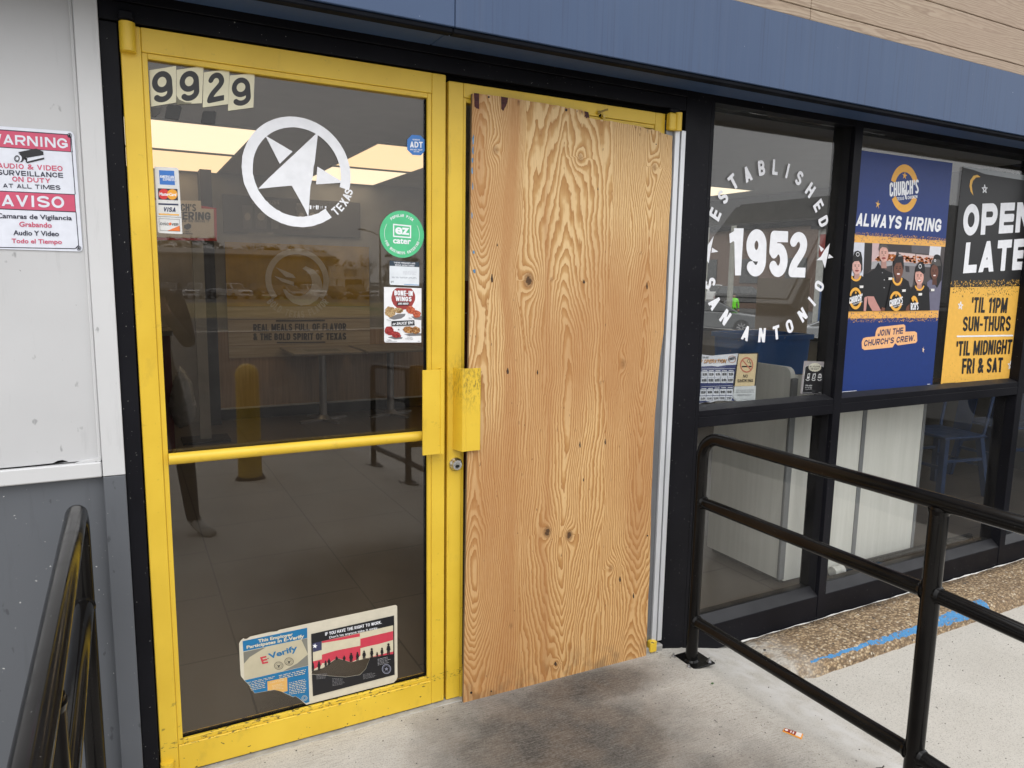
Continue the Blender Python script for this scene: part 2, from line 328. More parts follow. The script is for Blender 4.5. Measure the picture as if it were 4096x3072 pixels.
class Decal:
    """flat printed things on a real plane y = const; points are read off the photo in a zoomed view (ox, oy, scale)"""
    def __init__(s, name, label, cat, y, z=(0, 0, 1), group=None):
        s.t = Thing(name, label, cat, group); s.y = y; s.z = z; s.k = 0; s.cur = s.t.part('sheet'); s.step = .00006
    def part(s, name, label=None): s.cur = s.t.part(name, label=label); return s
    def pt(s, x, y): return at(s.z[0]+x/s.z[2], s.z[1]+y/s.z[2], s.y-s.step*s.k)
    def poly(s, pts, m): s.k += 1; s.cur.face([s.pt(*p) for p in pts], m); return s
    def thick(s, pts, m, d=.0012):
        s.cur.prism([s.pt(*p) for p in pts], (0, d, 0), m); return s
    def line(s, a, b, wd, m):
        s.k += 1; A = Vector(a); B = Vector(b); n = (B-A).normalized(); n = Vector((-n.y, n.x))*wd/2
        s.cur.face([s.pt(*(A+n)), s.pt(*(B+n)), s.pt(*(B-n)), s.pt(*(A-n))], m); return s
    def text(s, t, tl, tr, br, bl, m, bold=.0, shear=0.):
        s.k += 1; tl, tr, br, bl = map(Vector, (tl, tr, br, bl)); out = []
        if all(c in CAPS for c in t):
            A, B, C_ = s.pt(*bl), s.pt(*br), s.pt(*tl); asp = (B-A).length/max(1e-6, (C_-A).length); vs, fs = caps(t, asp, .15+bold*1.3)
            if shear: vs = [((u*(1-shear/asp)+v*shear/asp), v) for u, v in vs]
        else: vs, fs, _, _ = glyphs(t, bold, shear)
        for (u, v) in vs:
            p = (bl*(1-u)+br*u)*(1-v)+(tl*(1-u)+tr*u)*v; out.append(s.pt(p.x, p.y))
        s.cur.raw(out, fs, m); return s
    def tq(s, t, x0, y0, x1, y1, m, bold=.0, shear=0., slope=0., slope2=None):
        """axis box in zoom px with edge slopes (dy/dx) of its top and bottom"""
        s2 = slope if slope2 is None else slope2; w = x1-x0
        return s.text(t, (x0, y0), (x1, y0+slope*w), (x1, y1+s2*w), (x0, y1), m, bold, shear)
    def ell(s, c, rx, rz, m, a0=0., a1=360., inner=0., n=48):
        """ellipse / ring in world metres round zoom point c"""
        s.k += 1; C0 = s.pt(*c); st = max(3, int(n*(a1-a0)/360)); P = []; Q = []
        for i in range(st+1):
            a = rad(a0+(a1-a0)*i/st); P.append(C0+Vector((math.cos(a)*rx, 0, math.sin(a)*rz))); Q.append(C0+Vector((math.cos(a)*rx*inner, 0, math.sin(a)*rz*inner)))
        if inner:
            for i in range(st): s.cur.face([P[i], P[i+1], Q[i+1], Q[i]], m)
        elif a1-a0 >= 359: s.cur.face(P[:-1], m)
        else: s.cur.face(P+[C0], m)
        return s
    def arc(s, t, c, r, h, a_mid, span, m, bold=0., inward=False, wx=1., rz=None):
        s.k += 1; C0 = s.pt(*c); n = len(t); rz = rz or r
        for i, ch in enumerate(t):
            if ch == ' ': continue
            f = (i/(n-1)-.5)*span; a = rad(a_mid-f if not inward else a_mid+f)
            vs, fs, w0, h0 = glyphs(ch, bold); sc = h/.73 if True else 1
            rv = Vector((math.cos(a), 0, math.sin(a))); tv = Vector((math.sin(a), 0, -math.cos(a)))
            if inward: rv2, tv2 = -rv, -tv
            else: rv2, tv2 = rv, tv
            ctr = C0+Vector((math.cos(a)*r, 0, math.sin(a)*rz)); ww = w0*sc*wx; hh = h0*sc
            s.cur.raw([ctr+tv2*((u-.5)*ww)+rv2*((v-.5)*hh) for (u, v) in vs], fs, m)
        return s
    def star(s, c, r, m, rot=0., wd=None):
        s.k += 1; C0 = s.pt(*c); P = []
        for i in range(10):
            a = rad(90+rot+36*i); q = r if i % 2 == 0 else r*.42; P.append(C0+Vector((math.cos(a)*q, 0, math.sin(a)*q)))
        s.cur.face(P, m); return s
    def done(s): return s.t.done()

# ================================================================ MATERIALS
def paint_yellow():
    m, t, b = base('yellow_enamel'); g = node(t, 'ShaderNodeNewGeometry').outputs['Position']
    o = ramp(t, [(.3, (.66, .428, .028)), (.7, (.76, .515, .043))], noise(t, 5, detail=5))
    gr = ramp(t, [(.58, 0), (.75, 1)], noise(t, 14, detail=6, rough=.7, mul=(1, 1, .5)))
    o = mix(t, mth(t, 'MULTIPLY', gr, .28), o, (.30, .19, .03))
    z = node(t, 'ShaderNodeSeparateXYZ'); t.links.new(g, z.inputs[0])
    low = ramp(t, [(0, 1), (.5, .3), (1, .12)], mth(t, 'MULTIPLY', z.outputs['Z'], 1/.5))
    ch = ramp(t, [(.665, 0), (.675, 1)], noise(t, 55, detail=3, rough=.6, mul=(.6, 1, 1)))
    o = mix(t, mth(t, 'MULTIPLY', ch, low), o, (.035, .028, .015))
    band = mth(t, 'LESS_THAN', mth(t, 'ABSOLUTE', mth(t, 'ADD', z.outputs['Z'], -.1)), .013)
    o = mix(t, mth(t, 'MULTIPLY', band, ramp(t, [(.56, 0), (.60, .85)], noise(t, 1., detail=4, rough=.7, mul=(60, 60, 200)))), o, (.04, .032, .016))
    edge_ = ramp(t, [(.60, 0), (.66, .6)], noise(t, 1., detail=5, rough=.7, mul=(240, 240, 4)))
    sx_ = node(t, 'ShaderNodeSeparateXYZ'); t.links.new(g, sx_.inputs[0]); nearx = mth(t, 'LESS_THAN', mth(t, 'ABSOLUTE', mth(t, 'ADD', sx_.outputs['X'], -.918)), .016)
    o = mix(t, mth(t, 'MULTIPLY', edge_, nearx), o, (.06, .045, .018))
    # hand wear round the pulls
    d = node(t, 'ShaderNodeVectorMath', operation='DISTANCE'); t.links.new(g, d.inputs[0]); d.inputs[1].default_value = (1.0, -.03, 1.16)
    wr = mth(t, 'MULTIPLY', ramp(t, [(0, 1), (1, 0)], mth(t, 'MULTIPLY', d.outputs['Value'], 1/.12)), ramp(t, [(.46, 0), (.60, 1)], noise(t, 150, detail=6, rough=.75, mul=(1, 1, .35))))
    o = mix(t, mth(t, 'MULTIPLY', wr, .8), o, (.07, .055, .02))
    t.links.new(o, b.inputs['Base Color']); b.inputs['Roughness'].default_value = .38
    t.links.new(bump(t, noise(t, 130, detail=3, mul=(1, 1, .15)), .12, .001), b.inputs['Normal']); return m
YEL = paint_yellow()
BLK = mat('black_anodised', (.0075, .0075, .0100), .42, var=.3, vscale=3, speck=((.28, .28, .26), 160, .748), spec=.11)
BLKR = mat('black_frame_recess', (.010, .010, .012), .5, var=.25, vscale=4, spec=.35)
DARKGAP = mat('dark_gap', (.004, .004, .004), .9, spec=.1)
SOFF = mat('shaded_soffit_and_roof_metal', (.006, .007, .010), .6, var=.3, spec=.06)  # shade of the underside put into a near-black colour; roofs share it
CAULK = mat('grey_caulk', (.70, .67, .62), .8, var=.3, vscale=30, bmp=.5, bscale=60)
ALU = mat('mill_aluminium', (.66, .67, .69), .38, metal=.3, var=.05, vscale=12, stretch=(6, 6, .6))
ALUD = mat('grey_aluminium_leaf', (.20, .205, .215), .4, metal=.5, var=.08, vscale=12, stretch=(6, 6, .6))
STEEL = mat('zinc_steel', (.55, .55, .56), .3, metal=1, var=.15, vscale=60)
RAIL = mat('black_gloss_paint', (.0055, .005, .0048), .17, var=.3, vscale=9, bmp=.015, bscale=90, speck=((.16, .16, .15), 170, .77), spec=.20)
GLS = glass('door_glass', (.92, .885, .845), .043, .008)
GLW = glass('window_glass', (.93, .93, .92), .055, .012); GLC = glass('lower_window_glass', (.94, .94, .93), .024, .015)

def blue_metal(streak):
    m, t, b = base('blue_fascia_paint_streaked' if streak else 'blue_fascia_paint')
    o = ramp(t, [(.3, (.034, .064, .138)), (.7, (.041, .077, .157))], noise(t, 1.6, detail=4))
    if streak:
        n1 = noise(t, 1., detail=4, rough=.65, mul=(95, 60, 1.3)); n2 = noise(t, 1., detail=2, mul=(9, 9, 2.2))
        k = mth(t, 'MULTIPLY', ramp(t, [(.52, 0), (.66, 1)], n1), ramp(t, [(.35, .15), (.62, 1)], n2))
        o = mix(t, mth(t, 'MULTIPLY', k, .55), o, (.020, .035, .082))
        o = mix(t, mth(t, 'MULTIPLY', ramp(t, [(.5, 0), (.8, 1)], noise(t, 1., detail=5, mul=(40, 40, .6))), .22), o, (.078, .108, .178))
    o = mix(t, ramp(t, [(.775, 0), (.79, 1)], noise(t, 90)), o, (.5, .55, .6))
    t.links.new(o, b.inputs['Base Color']); b.inputs['Roughness'].default_value = .5
    t.links.new(bump(t, noise(t, 1., detail=2, mul=(80, 80, 1)), .08, .002), b.inputs['Normal']); return m
def wood_cladding():
    m, t, b = base('printed_wood_cladding'); g = node(t, 'ShaderNodeNewGeometry').outputs['Position']
    wv = noise(t, 1., detail=4, mul=(1.6, 4, 16)); z = node(t, 'ShaderNodeSeparateXYZ'); t.links.new(g, z.inputs[0])
    ph = mth(t, 'FRACT', mth(t, 'MULTIPLY_ADD', wv, 9., mth(t, 'MULTIPLY', z.outputs['Z'], 95.)))
    o = ramp(t, [(0, (.40, .32, .235)), (.45, (.37, .285, .205)), (.8, (.255, .185, .130)), (1, (.39, .305, .225))], ph)
    o = mix(t, mth(t, 'MULTIPLY', ramp(t, [(.35, 0), (.7, 1)], noise(t, 1., detail=3, mul=(1.3, 1, 5))), .45), o, (.35, .255, .195))
    o = mix(t, mth(t, 'MULTIPLY', ramp(t, [(.5, 0), (.7, 1)], noise(t, 1., detail=3, mul=(14, 10, 330))), .35), o, (.22, .155, .11))
    t.links.new(o, b.inputs['Base Color']); b.inputs['Roughness'].default_value = .75
    t.links.new(bump(t, ph, .25, .001), b.inputs['Normal']); return m
def stucco(name, c1, speckc, th):
    m, t, b = base(name)
    o = ramp(t, [(.3, tuple(v*.93 for v in c1)), (.7, tuple(v*1.04 for v in c1))], noise(t, 2.5, detail=5))
    st = ramp(t, [(.60, 0), (.78, 1)], noise(t, 1., detail=6, rough=.7, mul=(26, 26, 3)))
    o = mix(t, mth(t, 'MULTIPLY', st, .30), o, tuple(v*.45 for v in c1))
    o = mix(t, ramp(t, [(th, 0), (th+.012, 1)], noise(t, 120)), o, speckc)
    o = mix(t, mth(t, 'MULTIPLY', ramp(t, [(.70, 0), (.74, 1)], noise(t, 1., detail=3, mul=(30, 30, 16))), .55), o, tuple(v*.3 for v in c1))
    t.links.new(o, b.inputs['Base Color']); b.inputs['Roughness'].default_value = .6
    t.links.new(bump(t, noise(t, 160, detail=4), .12, .001), b.inputs['Normal']); return m
WALLW = stucco('light_grey_wall_paint', (.52, .52, .525), (.2, .2, .2), .775)
WALLT = stucco('pale_trim_paint', (.58, .58, .583), (.25, .25, .25), .785)
WALLG = stucco('slate_grey_wall_paint', (.098, .105, .118), (.62, .62, .6), .742)

def concrete():
    m, t, b = base('broomed_concrete'); g = node(t, 'ShaderNodeNewGeometry').outputs['Position']
    o = ramp(t, [(.3, (.435, .408, .362)), (.7, (.525, .498, .448))], noise(t, 2.2, detail=6, rough=.6))
    xy = node(t, 'ShaderNodeSeparateXYZ'); t.links.new(g, xy.inputs[0])
    br = noise(t, 1., detail=4, rough=.7, mul=(16, 330, 1)); br2 = noise(t, 3., detail=3)
    inn = ramp(t, [(0, 1), (.72, 1), (.80, .15)], mth(t, 'MULTIPLY', xy.outputs['X'], .38))
    k = mth(t, 'MULTIPLY', mth(t, 'MULTIPLY', ramp(t, [(.50, 0), (.64, 1)], br), ramp(t, [(.3, .25), (.65, 1)], br2)), inn)
    o = mix(t, mth(t, 'MULTIPLY', k, .62), o, (.17, .148, .12))
    gr = ramp(t, [(.53, 0), (.68, 1)], noise(t, 210, detail=3)); o = mix(t, mth(t, 'MULTIPLY', gr, .6), o, (.20, .185, .165))
    o = mix(t, mth(t, 'MULTIPLY', ramp(t, [(.60, 0), (.72, 1)], noise(t, 190, detail=2, mul=(1, 1.3, 1))), .5), o, (.62, .60, .56))
    # trodden dark stain in front of the boarded leaf
    def blob(cx, cy, sx, sy):
        v = node(t, 'ShaderNodeVectorMath', operation='MULTIPLY_ADD'); t.links.new(g, v.inputs[0]); v.inputs[1].default_value = (1/sx, 1/sy, 0); v.inputs[2].default_value = (-cx/sx, -cy/sy, 0)
        l = node(t, 'ShaderNodeVectorMath', operation='LENGTH'); t.links.new(v.outputs[0], l.inputs[0]); return l.outputs['Value']
    d = mth(t, 'MINIMUM', blob(1.18, -.40, .52, .50), mth(t, 'MINIMUM', blob(1.16, -1.0, .70, .72), blob(1.42, -.14, .42, .16)))
    d = mth(t, 'ADD', d, mth(t, 'MULTIPLY_ADD', noise(t, 6, detail=8, rough=.62), .62, -.31))
    st = ramp(t, [(.12, 1), (.34, .90), (.50, .58), (.64, .22), (.82, 0)], mth(t, 'MULTIPLY', d, .60))
    st = mth(t, 'MULTIPLY', mth(t, 'MULTIPLY', st, ramp(t, [(.36, .88), (.56, 1)], noise(t, 130, detail=4, rough=.7))), ramp(t, [(.28, .78), (.55, 1)], noise(t, 1., detail=4, rough=.75, mul=(22, 230, 1))))
    o = mix(t, mth(t, 'MULTIPLY', st, .97), o, ramp(t, [(.4, (.034, .028, .024)), (.62, (.072, .053, .039))], noise(t, 8, detail=3)))
    # pebble grains and gum
    o = mix(t, ramp(t, [(.745, 0), (.76, 1)], noise(t, 75, detail=1)), o, (.08, .075, .07))
    # pale cement wash along the slab edge
    e = ramp(t, [(.0, 0), (.3, .7), (.5, .8), (1, 0)], mth(t, 'MULTIPLY_ADD', xy.outputs['X'], 1/.42, -2.00/.42))
    o = mix(t, mth(t, 'MULTIPLY', e, ramp(t, [(.35, 0), (.6, 1)], noise(t, 12, detail=5))), o, (.56, .545, .52))
    t.links.new(o, b.inputs['Base Color']); b.inputs['Roughness'].default_value = .85; b.inputs['Specular IOR Level'].default_value = .25
    h = mth(t, 'MULTIPLY_ADD', br, .8, noise(t, 240, detail=3)); t.links.new(bump(t, h, .45, .002), b.inputs['Normal']); return m
def aggregate():
    m, t, b = base('exposed_aggregate'); g = node(t, 'ShaderNodeNewGeometry').outputs['Position']
    v = node(t, 'ShaderNodeTexVoronoi'); v.inputs['Scale'].default_value = 92; v.inputs['Randomness'].default_value = 1
    wob = node(t, 'ShaderNodeVectorMath', operation='MULTIPLY'); t.links.new(g, wob.inputs[0]); wob.inputs[1].default_value = (.8, 1, 1); t.links.new(wob.outputs[0], v.inputs['Vector'])
    sx = node(t, 'ShaderNodeSeparateColor'); t.links.new(v.outputs['Color'], sx.inputs[0])
    o = ramp(t, [(0, (.16, .105, .058)), (.25, (.25, .170, .095)), (.5, (.34, .235, .130)), (.75, (.42, .305, .178)), (.93, (.52, .405, .26)), (1, (.58, .50, .39))], sx.outputs[0])
    ed = ramp(t, [(.25, 1), (.62, 0)], mth(t, 'MULTIPLY', v.outputs['Distance'], 1.))
    o = mix(t, ramp(t, [(.40, 0), (.62, .6)], v.outputs['Distance']), o, (.075, .048, .028))
    o = mix(t, mth(t, 'MULTIPLY', ramp(t, [(.45, 0), (.7, 1)], noise(t, 5, detail=5)), .4), o, (.15, .10, .06))
    xy = node(t, 'ShaderNodeSeparateXYZ'); t.links.new(g, xy.inputs[0])
    # cement smear at the near end, black gum spots
    e = mth(t, 'MULTIPLY', ramp(t, [(0, 1), (1, 0)], mth(t, 'MULTIPLY_ADD', xy.outputs['X'], 1/.22, -2.38/.22)), ramp(t, [(.35, .2), (.6, 1)], noise(t, 18, detail=5)))
    o = mix(t, e, o, (.46, .43, .38))
    o = mix(t, ramp(t, [(.71, 0), (.73, 1)], noise(t, 22, detail=2)), o, (.05, .045, .04))
    return m, t, b, o, v, xy
def make_aggregate():
    m, t, b, o, v, xy = aggregate()
    X = xy.outputs['X']; u = mth(t, 'DIVIDE', mth(t, 'SUBTRACT', X, 2.52), 1.31)           # 0..1 along the painted run
    nz = mth(t, 'MULTIPLY_ADD', noise(t, 22, detail=5), .05, -.025)
    # height measured over the rounded nose: top surface (y) then face (z)
    s = mth(t, 'ADD', mth(t, 'ADD', mth(t, 'ADD', xy.outputs['Y'], .262), nz), mth(t, 'MULTIPLY', mth(t, 'ADD', xy.outputs['Z'], .108), 1.0))
    top = mth(t, 'MULTIPLY_ADD', mth(t, 'POWER', mth(t, 'MAXIMUM', u, 0.), 3.), .05, .004); bot = mth(t, 'MULTIPLY_ADD', mth(t, 'MAXIMUM', u, 0.), -.055, -.008)
    k = mth(t, 'MULTIPLY', mth(t, 'LESS_THAN', s, top), mth(t, 'GREATER_THAN', s, bot))
    k = mth(t, 'MULTIPLY', k, mth(t, 'MULTIPLY', mth(t, 'GREATER_THAN', u, 0.), mth(t, 'LESS_THAN', u, 1.)))
    k = mth(t, 'MULTIPLY', k, ramp(t, [(.36, .0), (.42, 1)], noise(t, 70, detail=4)))
    o = mix(t, k, o, mix(t, noise(t, 60, detail=4), (.035, .16, .36), (.08, .27, .50)))
    t.links.new(o, b.inputs['Base Color']); b.inputs['Roughness'].default_value = .8
    inv = mth(t, 'SUBTRACT', 1., v.outputs['Distance']); t.links.new(bump(t, inv, .9, .006), b.inputs['Normal']); return m
CONC = concrete(); AGG = make_aggregate()
ASPH = mat('worn_asphalt', (.055, .055, .056), .9, var=.35, vscale=.6, bmp=.3, bscale=60, spec=.2)

# ================================================================ SETTING
def zl(x, y):
    d = max(0., -y-1.5)
    if x < .9: b = 0.
    elif x < 1.86: b = -.022*(x-.9)
    elif x < 2.5: s = (x-1.86)/.64; b = -.0211-(.17-.0211)*(s*.75+.25*s*s*(3-2*s))
    else: b = -.17
    return b-.075*d*(1 if x < 2.2 else max(.3, 1-(x-2.2)))
def terr(x, y):
    d = max(-y-5.8, x-9., -x-6., y-14, 0); return -.62-.0098*min(d, 100)
g = Thing('pavement', kind='structure'); mb = g.part()
XS = [-4, -2, -.5, .4, .9, 1.3, 1.7, 1.80, 1.86]+[1.86+.64*i/14 for i in range(1, 15)]+[2.56, 3, 4, 4.9]; YS = [.12, -.1, -.4, -.8, -1.2, -1.5, -2, -3, -4.2, -5.8]
vs = [Vector((x, y, zl(x, y))) for y in YS for x in XS]; n = len(XS)
mb.raw(vs, [[i*n+j, (i+1)*n+j, (i+1)*n+j+1, i*n+j+1] for i in range(len(YS)-1) for j in range(n-1)], CONC, True)
for j in range(n-1):
    a, b_ = vs[(len(YS)-1)*n+j], vs[(len(YS)-1)*n+j+1]; mb.face([a, a-Vector((0, 0, .5)), b_-Vector((0, 0, .5)), b_], CONC)
g.done(org=Vector((0, 0, 0)))
g = Thing('driveway', kind='structure'); mb = g.part(); n2 = [4.9, 6, 7.5, 9.3]
vs = [Vector((x, y, zl(x, y)-.004)) for y in YS for x in n2]; mb.raw(vs, [[i*4+j, (i+1)*4+j, (i+1)*4+j+1, i*4+j+1] for i in range(len(YS)-1) for j in range(3)], ASPH, True)
mb.face([vs[-4], vs[-4]-Vector((0, 0, .5)), vs[-1]-Vector((0, 0, .5)), vs[-1]], ASPH); g.done(org=Vector((0, 0, 0)))
g = Thing('ground', kind='structure'); mb = g.part()
def lot_mat():
    m, t, b = base('lot_and_verge'); g_ = node(t, 'ShaderNodeNewGeometry').outputs['Position']; xy = node(t, 'ShaderNodeSeparateXYZ'); t.links.new(g_, xy.inputs[0])
    o = ramp(t, [(.3, (.045, .045, .047)), (.7, (.085, .084, .082))], noise(t, .35, detail=6))
    y = mth(t, 'MULTIPLY', xy.outputs['Y'], -1.)
    gr = mth(t, 'MULTIPLY', mth(t, 'GREATER_THAN', y, 43.), mth(t, 'LESS_THAN', y, 76.))
    o = mix(t, gr, o, ramp(t, [(.35, (.16, .13, .05)), (.65, (.26, .21, .09))], noise(t, .4, detail=6)))
    y2 = mth(t, 'MULTIPLY', mth(t, 'GREATER_THAN', y, 30.), mth(t, 'LESS_THAN', y, 30.6)); o = mix(t, y2, o, (.42, .40, .37))
    x2 = mth(t, 'MULTIPLY', mth(t, 'GREATER_THAN', xy.outputs['X'], 17.), mth(t, 'LESS_THAN', xy.outputs['X'], 20.)); o = mix(t, x2, o, (.12, .15, .05))
    t.links.new(o, b.inputs['Base Color']); b.inputs['Roughness'].default_value = .9; return m
LOT = lot_mat(); ax = [-400, -120, -60, -30, -12, -6, 0, 9, 14, 20, 30, 45, 70, 120, 400]; ay = [400, 120, 50, 14, 5, -5.8, -12, -20, -30, -43, -60, -76, -95, -106, -150, -400]
vs = [Vector((x, y, terr(x, y))) for y in ay for x in ax]; n = len(ax)
mb.raw(vs, [[i*n+j, (i+1)*n+j, (i+1)*n+j+1, i*n+j+1] for i in range(len(ay)-1) for j in range(n-1)], LOT)
g.done(org=Vector((0, 0, -.6)))

# kerb of exposed aggregate (two blocks with a joint)
def kerb(x0, x1, label, endslope):
    k = Thing('kerb', kind='structure'); mb = k.part()
    prof = [(-.004, -.19), (-.004, -.104), (-.06, -.103), (-.15, -.105), (-.225, -.108), (-.247, -.113), (-.262, -.124), (-.275, -.145), (-.292, -.178), (-.30, -.2)]
    N = max(4, int((x1-x0)/.035)); rnd = random.Random(3); vs = []
    for i in range(N+1):
        x = x0+(x1-x0)*i/N
        for j, (y, z) in enumerate(prof):
            q = .0025 if 0 < j < len(prof)-1 else 0; yy = y+rnd.uniform(-q, q); zz = z+rnd.uniform(-q, q)*.7
            if endslope and i < 2 and j: yy = y*.985; zz = z-(.012 if i == 0 else .003)
            vs.append((x, yy, zz))
    n = len(prof); mb.raw(vs, [[i*n+j, i*n+j+1, (i+1)*n+j+1, (i+1)*n+j] for i in range(N) for j in range(n-1)], AGG, True)
    mb.face([vs[j] for j in range(n)], AGG); mb.face([vs[N*n+j] for j in range(n)][::-1], AGG)
    return k.done()
kerb(2.36, 2.895, '', True); kerb(2.901, 4.89, '', False)
# white caulk line along the foot of the frame
c = Thing('caulk_bead', 'ragged white caulk bead between black window frame and pebble kerb', 'caulk'); mb = c.part(); rnd = random.Random(5); P = []; R = []
x = 2.36
while x < 6: P.append((x, -.008+rnd.uniform(-.002, .002), -.103+rnd.uniform(-.002, .003))); R.append(rnd.choice([.0006, .0015, .002, .003, .004, .005])); x += .05
mb.tube(P, R, mat('white_caulk', (.62, .61, .58), .7, var=.2, vscale=40), 8); c.done()

# ================================================================ LEFT WALL
t = Thing('pier_wall', 'pale grey wall with slate grey lower half beside the yellow door', 'wall')
p = t.part('upper_panel'); p.box(-3.2, -.1, .004, .2, .993, 2.9, WALLW)
p = t.part('lower_wall'); p.box(-3.2, -.1, .012, .2, -.3, .955, WALLG)
p = t.part('ledge'); p.box(-3.2, -.1015, -.012, .2, .947, .989, WALLT, .003)
p.prism([(-.165, -.004, .9895), (-.103, -.004, .9895), (-.103, -.004, 1.001), (-.125, -.004, .997), (-.15, -.004, .9935)], (0, .008, 0), WALLT)
p = t.part('torn_gap'); p.prism([(-.345, .003, .9895), (-.27, .003, .993), (-.215, .003, .994), (-.203, .003, .9995), (-.192, .003, 1.0005), (-.185, .003, .9975), (-.18, .003, .995), (-.24, .003, .9905)], (0, .002, 0), DARKGAP)
p = t.part('corner_trim', label='pale upper corner trim'); p.box(-.0995, -.0455, -.016, .2, .949, 2.9, WALLT, .0015)
p = t.part('corner_trim', label='slate grey lower corner trim'); p.box(-.0995, -.0455, -.016, .2, -.3, .947, WALLG, .0015)
p = t.part('seam_bead')
p.box(-.109, -.1003, -.003, .01, .992, 2.9, WALLT, .002)
t.done()

# ================================================================ FRAME (black aluminium storefront)
t = Thing('storefront_frame', 'black aluminium storefront frame holding yellow doors and dark windows', 'storefront frame')
p = t.part('jamb'); p.box(-.045, -.003, -.004, .115, -.02, 2.137, BLK, .0015)
p.box(-.003, .0005, .016, .115, -.02, 2.137, DARKGAP)
p = t.part('header'); p.box(-.045, 1.894, -.002, .115, 2.142, 2.19, BLK, .0015); p.box(-.045, 1.894, -.006, .115, 2.1915, 2.30, BLK, .0015)
p.box(.0, 1.894, .03, .115, 2.128, 2.1415, DARKGAP)
p = t.part('jamb'); p.box(1.8945, 2.0195, -.003, .115, -.05, 2.30, BLK, .0015)
p = t.part('mullion'); p.box(2.0205, 2.0405, -.001, .115, -.108, 2.30, BLK, .0015)
p = t.part('mullion'); p.box(2.859, 2.911, -.001, .115, -.108, 2.30, BLK, .0015); p.box(2.8535, 2.8585, .02, .1, -.02, 2.24, BLKR)
p = t.part('mullion'); p.box(4.385, 4.44, -.001, .115, -.108, 2.30, BLK, .0015)
for (a, b_) in ((2.041, 2.8585), (2.9115, 4.3845), (4.4405, 6.2)):
    p = t.part('transom'); p.box(a, b_, .001, .115, .950, .976, BLK, .0012); p.box(a, b_, .0, .115, .906, .9493, BLK, .0012)
    p.prism([(a, .004, .9765), (a, .052, .9765), (a, .052, .992), (a, .047, .992)], (b_-a, 0, 0), BLKR)
    p = t.part('window_head'); p.box(a, b_, .0, .115, 2.19, 2.30, BLK, .0012)
    p = t.part('window_sill'); p.box(a, b_, .002, .115, -.108, .012, BLK, .0015)
    p.prism([(a, .004, .0125), (a, .052, .0125), (a, .052, .046), (a, .046, .046)], (b_-a, 0, 0), BLKR); p.box(a, b_, .06, .1, .0125, .04, BLKR)
for (a, b_, z0, z1) in ((2.041, 2.8585, .976, 2.19), (2.041, 2.8585, .04, .906), (2.9115, 4.3845, .976, 2.19), (2.9115, 4.3845, .04, .906), (4.4405, 6.2, .976, 2.19), (4.4405, 6.2, .04, .906)):
    p = t.part('window_pane'); p.box(a+.0003, b_-.0003, .053, .059, z0+.0005, z1-.0005, GLW if z0 > .5 else GLC)
t.done()

# ================================================================ FASCIA + CLADDING
t = Thing('fascia', 'blue painted metal fascia band over the shop front', 'fascia')
BL1 = blue_metal(False); BL2 = blue_metal(True)
p = t.part('fascia_panel', label='smooth blue panel'); p.box(-3.2, .8475, -.22, -.03, 2.207, 2.466, BL1, .002)
p = t.part('fascia_panel', label='streaked blue panel'); p.box(.8495, 6.4, -.22, -.03, 2.207, 2.469, BL2, .002)
p = t.part('drip_lip'); p.box(-3.2, .845, -.214, -.18, 2.192, 2.2065, SOFF, .003); p.box(.8465, 6.4, -.214, -.18, 2.192, 2.2065, SOFF, .003)
p = t.part('soffit'); p.box(-3.2, 6.4, -.1795, -.0065, 2.240, 2.30, SOFF)
t.done()
c = Thing('caulk_strip', 'thin grey caulk strip between black header and blue fascia', 'caulk'); mb = c.part(); rnd = random.Random(9)
P = []; R = []; x = .36
while x < 6:
    th = (.0024 if x < .9 else .0045 if x < 1.75 else .0008 if x < 2.06 else .0075+.004*min(1, (x-2.06)/1.2)); P.append((x, -.013, 2.2325+rnd.uniform(-.0008, .0008))); R.append(th*rnd.uniform(.7, 1.15)); x += .045
mb.tube(P, R, CAULK, 8); c.done()
t = Thing('cladding_wall', 'wood-look plank cladding above the blue fascia', 'cladding'); WC = wood_cladding()
SEAM = mat('cladding_joint', (.06, .045, .035), .9)
p = t.part('plank_face'); zz = [2.4695, 2.510, 2.660, 2.81, 2.96, 3.2]; 
for i in range(len(zz)-1):
    for (a, b_) in ((-3.2, 2.280), (2.282, 6.4)): p.box(a, b_, -.217, -.02, zz[i]+(.0015 if i else .0), zz[i+1]-.0015, WC, .002)
p = t.part('joint_backing'); p.box(-3.2, 6.4, -.209, -.0195, 2.471, 3.19, SEAM)
t.done()
# building shell (roof and side walls keep the room dark)
t = Thing('building_shell', 'restaurant room walls and roof behind the black storefront', 'building')
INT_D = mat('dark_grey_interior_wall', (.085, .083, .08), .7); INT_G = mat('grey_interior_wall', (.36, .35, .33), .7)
CEIL = mat('ceiling_board', (.55, .53, .50), .9, var=.05)
BW = 5.75
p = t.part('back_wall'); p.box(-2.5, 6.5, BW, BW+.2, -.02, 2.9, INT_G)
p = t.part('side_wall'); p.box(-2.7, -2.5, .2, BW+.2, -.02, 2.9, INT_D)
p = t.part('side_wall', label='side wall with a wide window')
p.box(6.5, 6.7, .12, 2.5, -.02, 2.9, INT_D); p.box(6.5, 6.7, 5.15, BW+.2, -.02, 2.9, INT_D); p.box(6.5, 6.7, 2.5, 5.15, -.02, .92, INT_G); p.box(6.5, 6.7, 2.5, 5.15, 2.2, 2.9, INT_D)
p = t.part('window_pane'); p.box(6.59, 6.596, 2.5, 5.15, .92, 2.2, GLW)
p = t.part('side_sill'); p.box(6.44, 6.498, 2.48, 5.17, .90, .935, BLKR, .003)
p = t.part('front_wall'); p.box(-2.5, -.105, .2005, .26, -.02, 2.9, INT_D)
p = t.part('front_wall'); p.box(6.2, 6.5, .0, .115, -.3, 2.9, WALLW)
p = t.part('ceiling'); p.box(-2.5, 6.5, .13, BW-.001, 2.5, 2.52, CEIL)
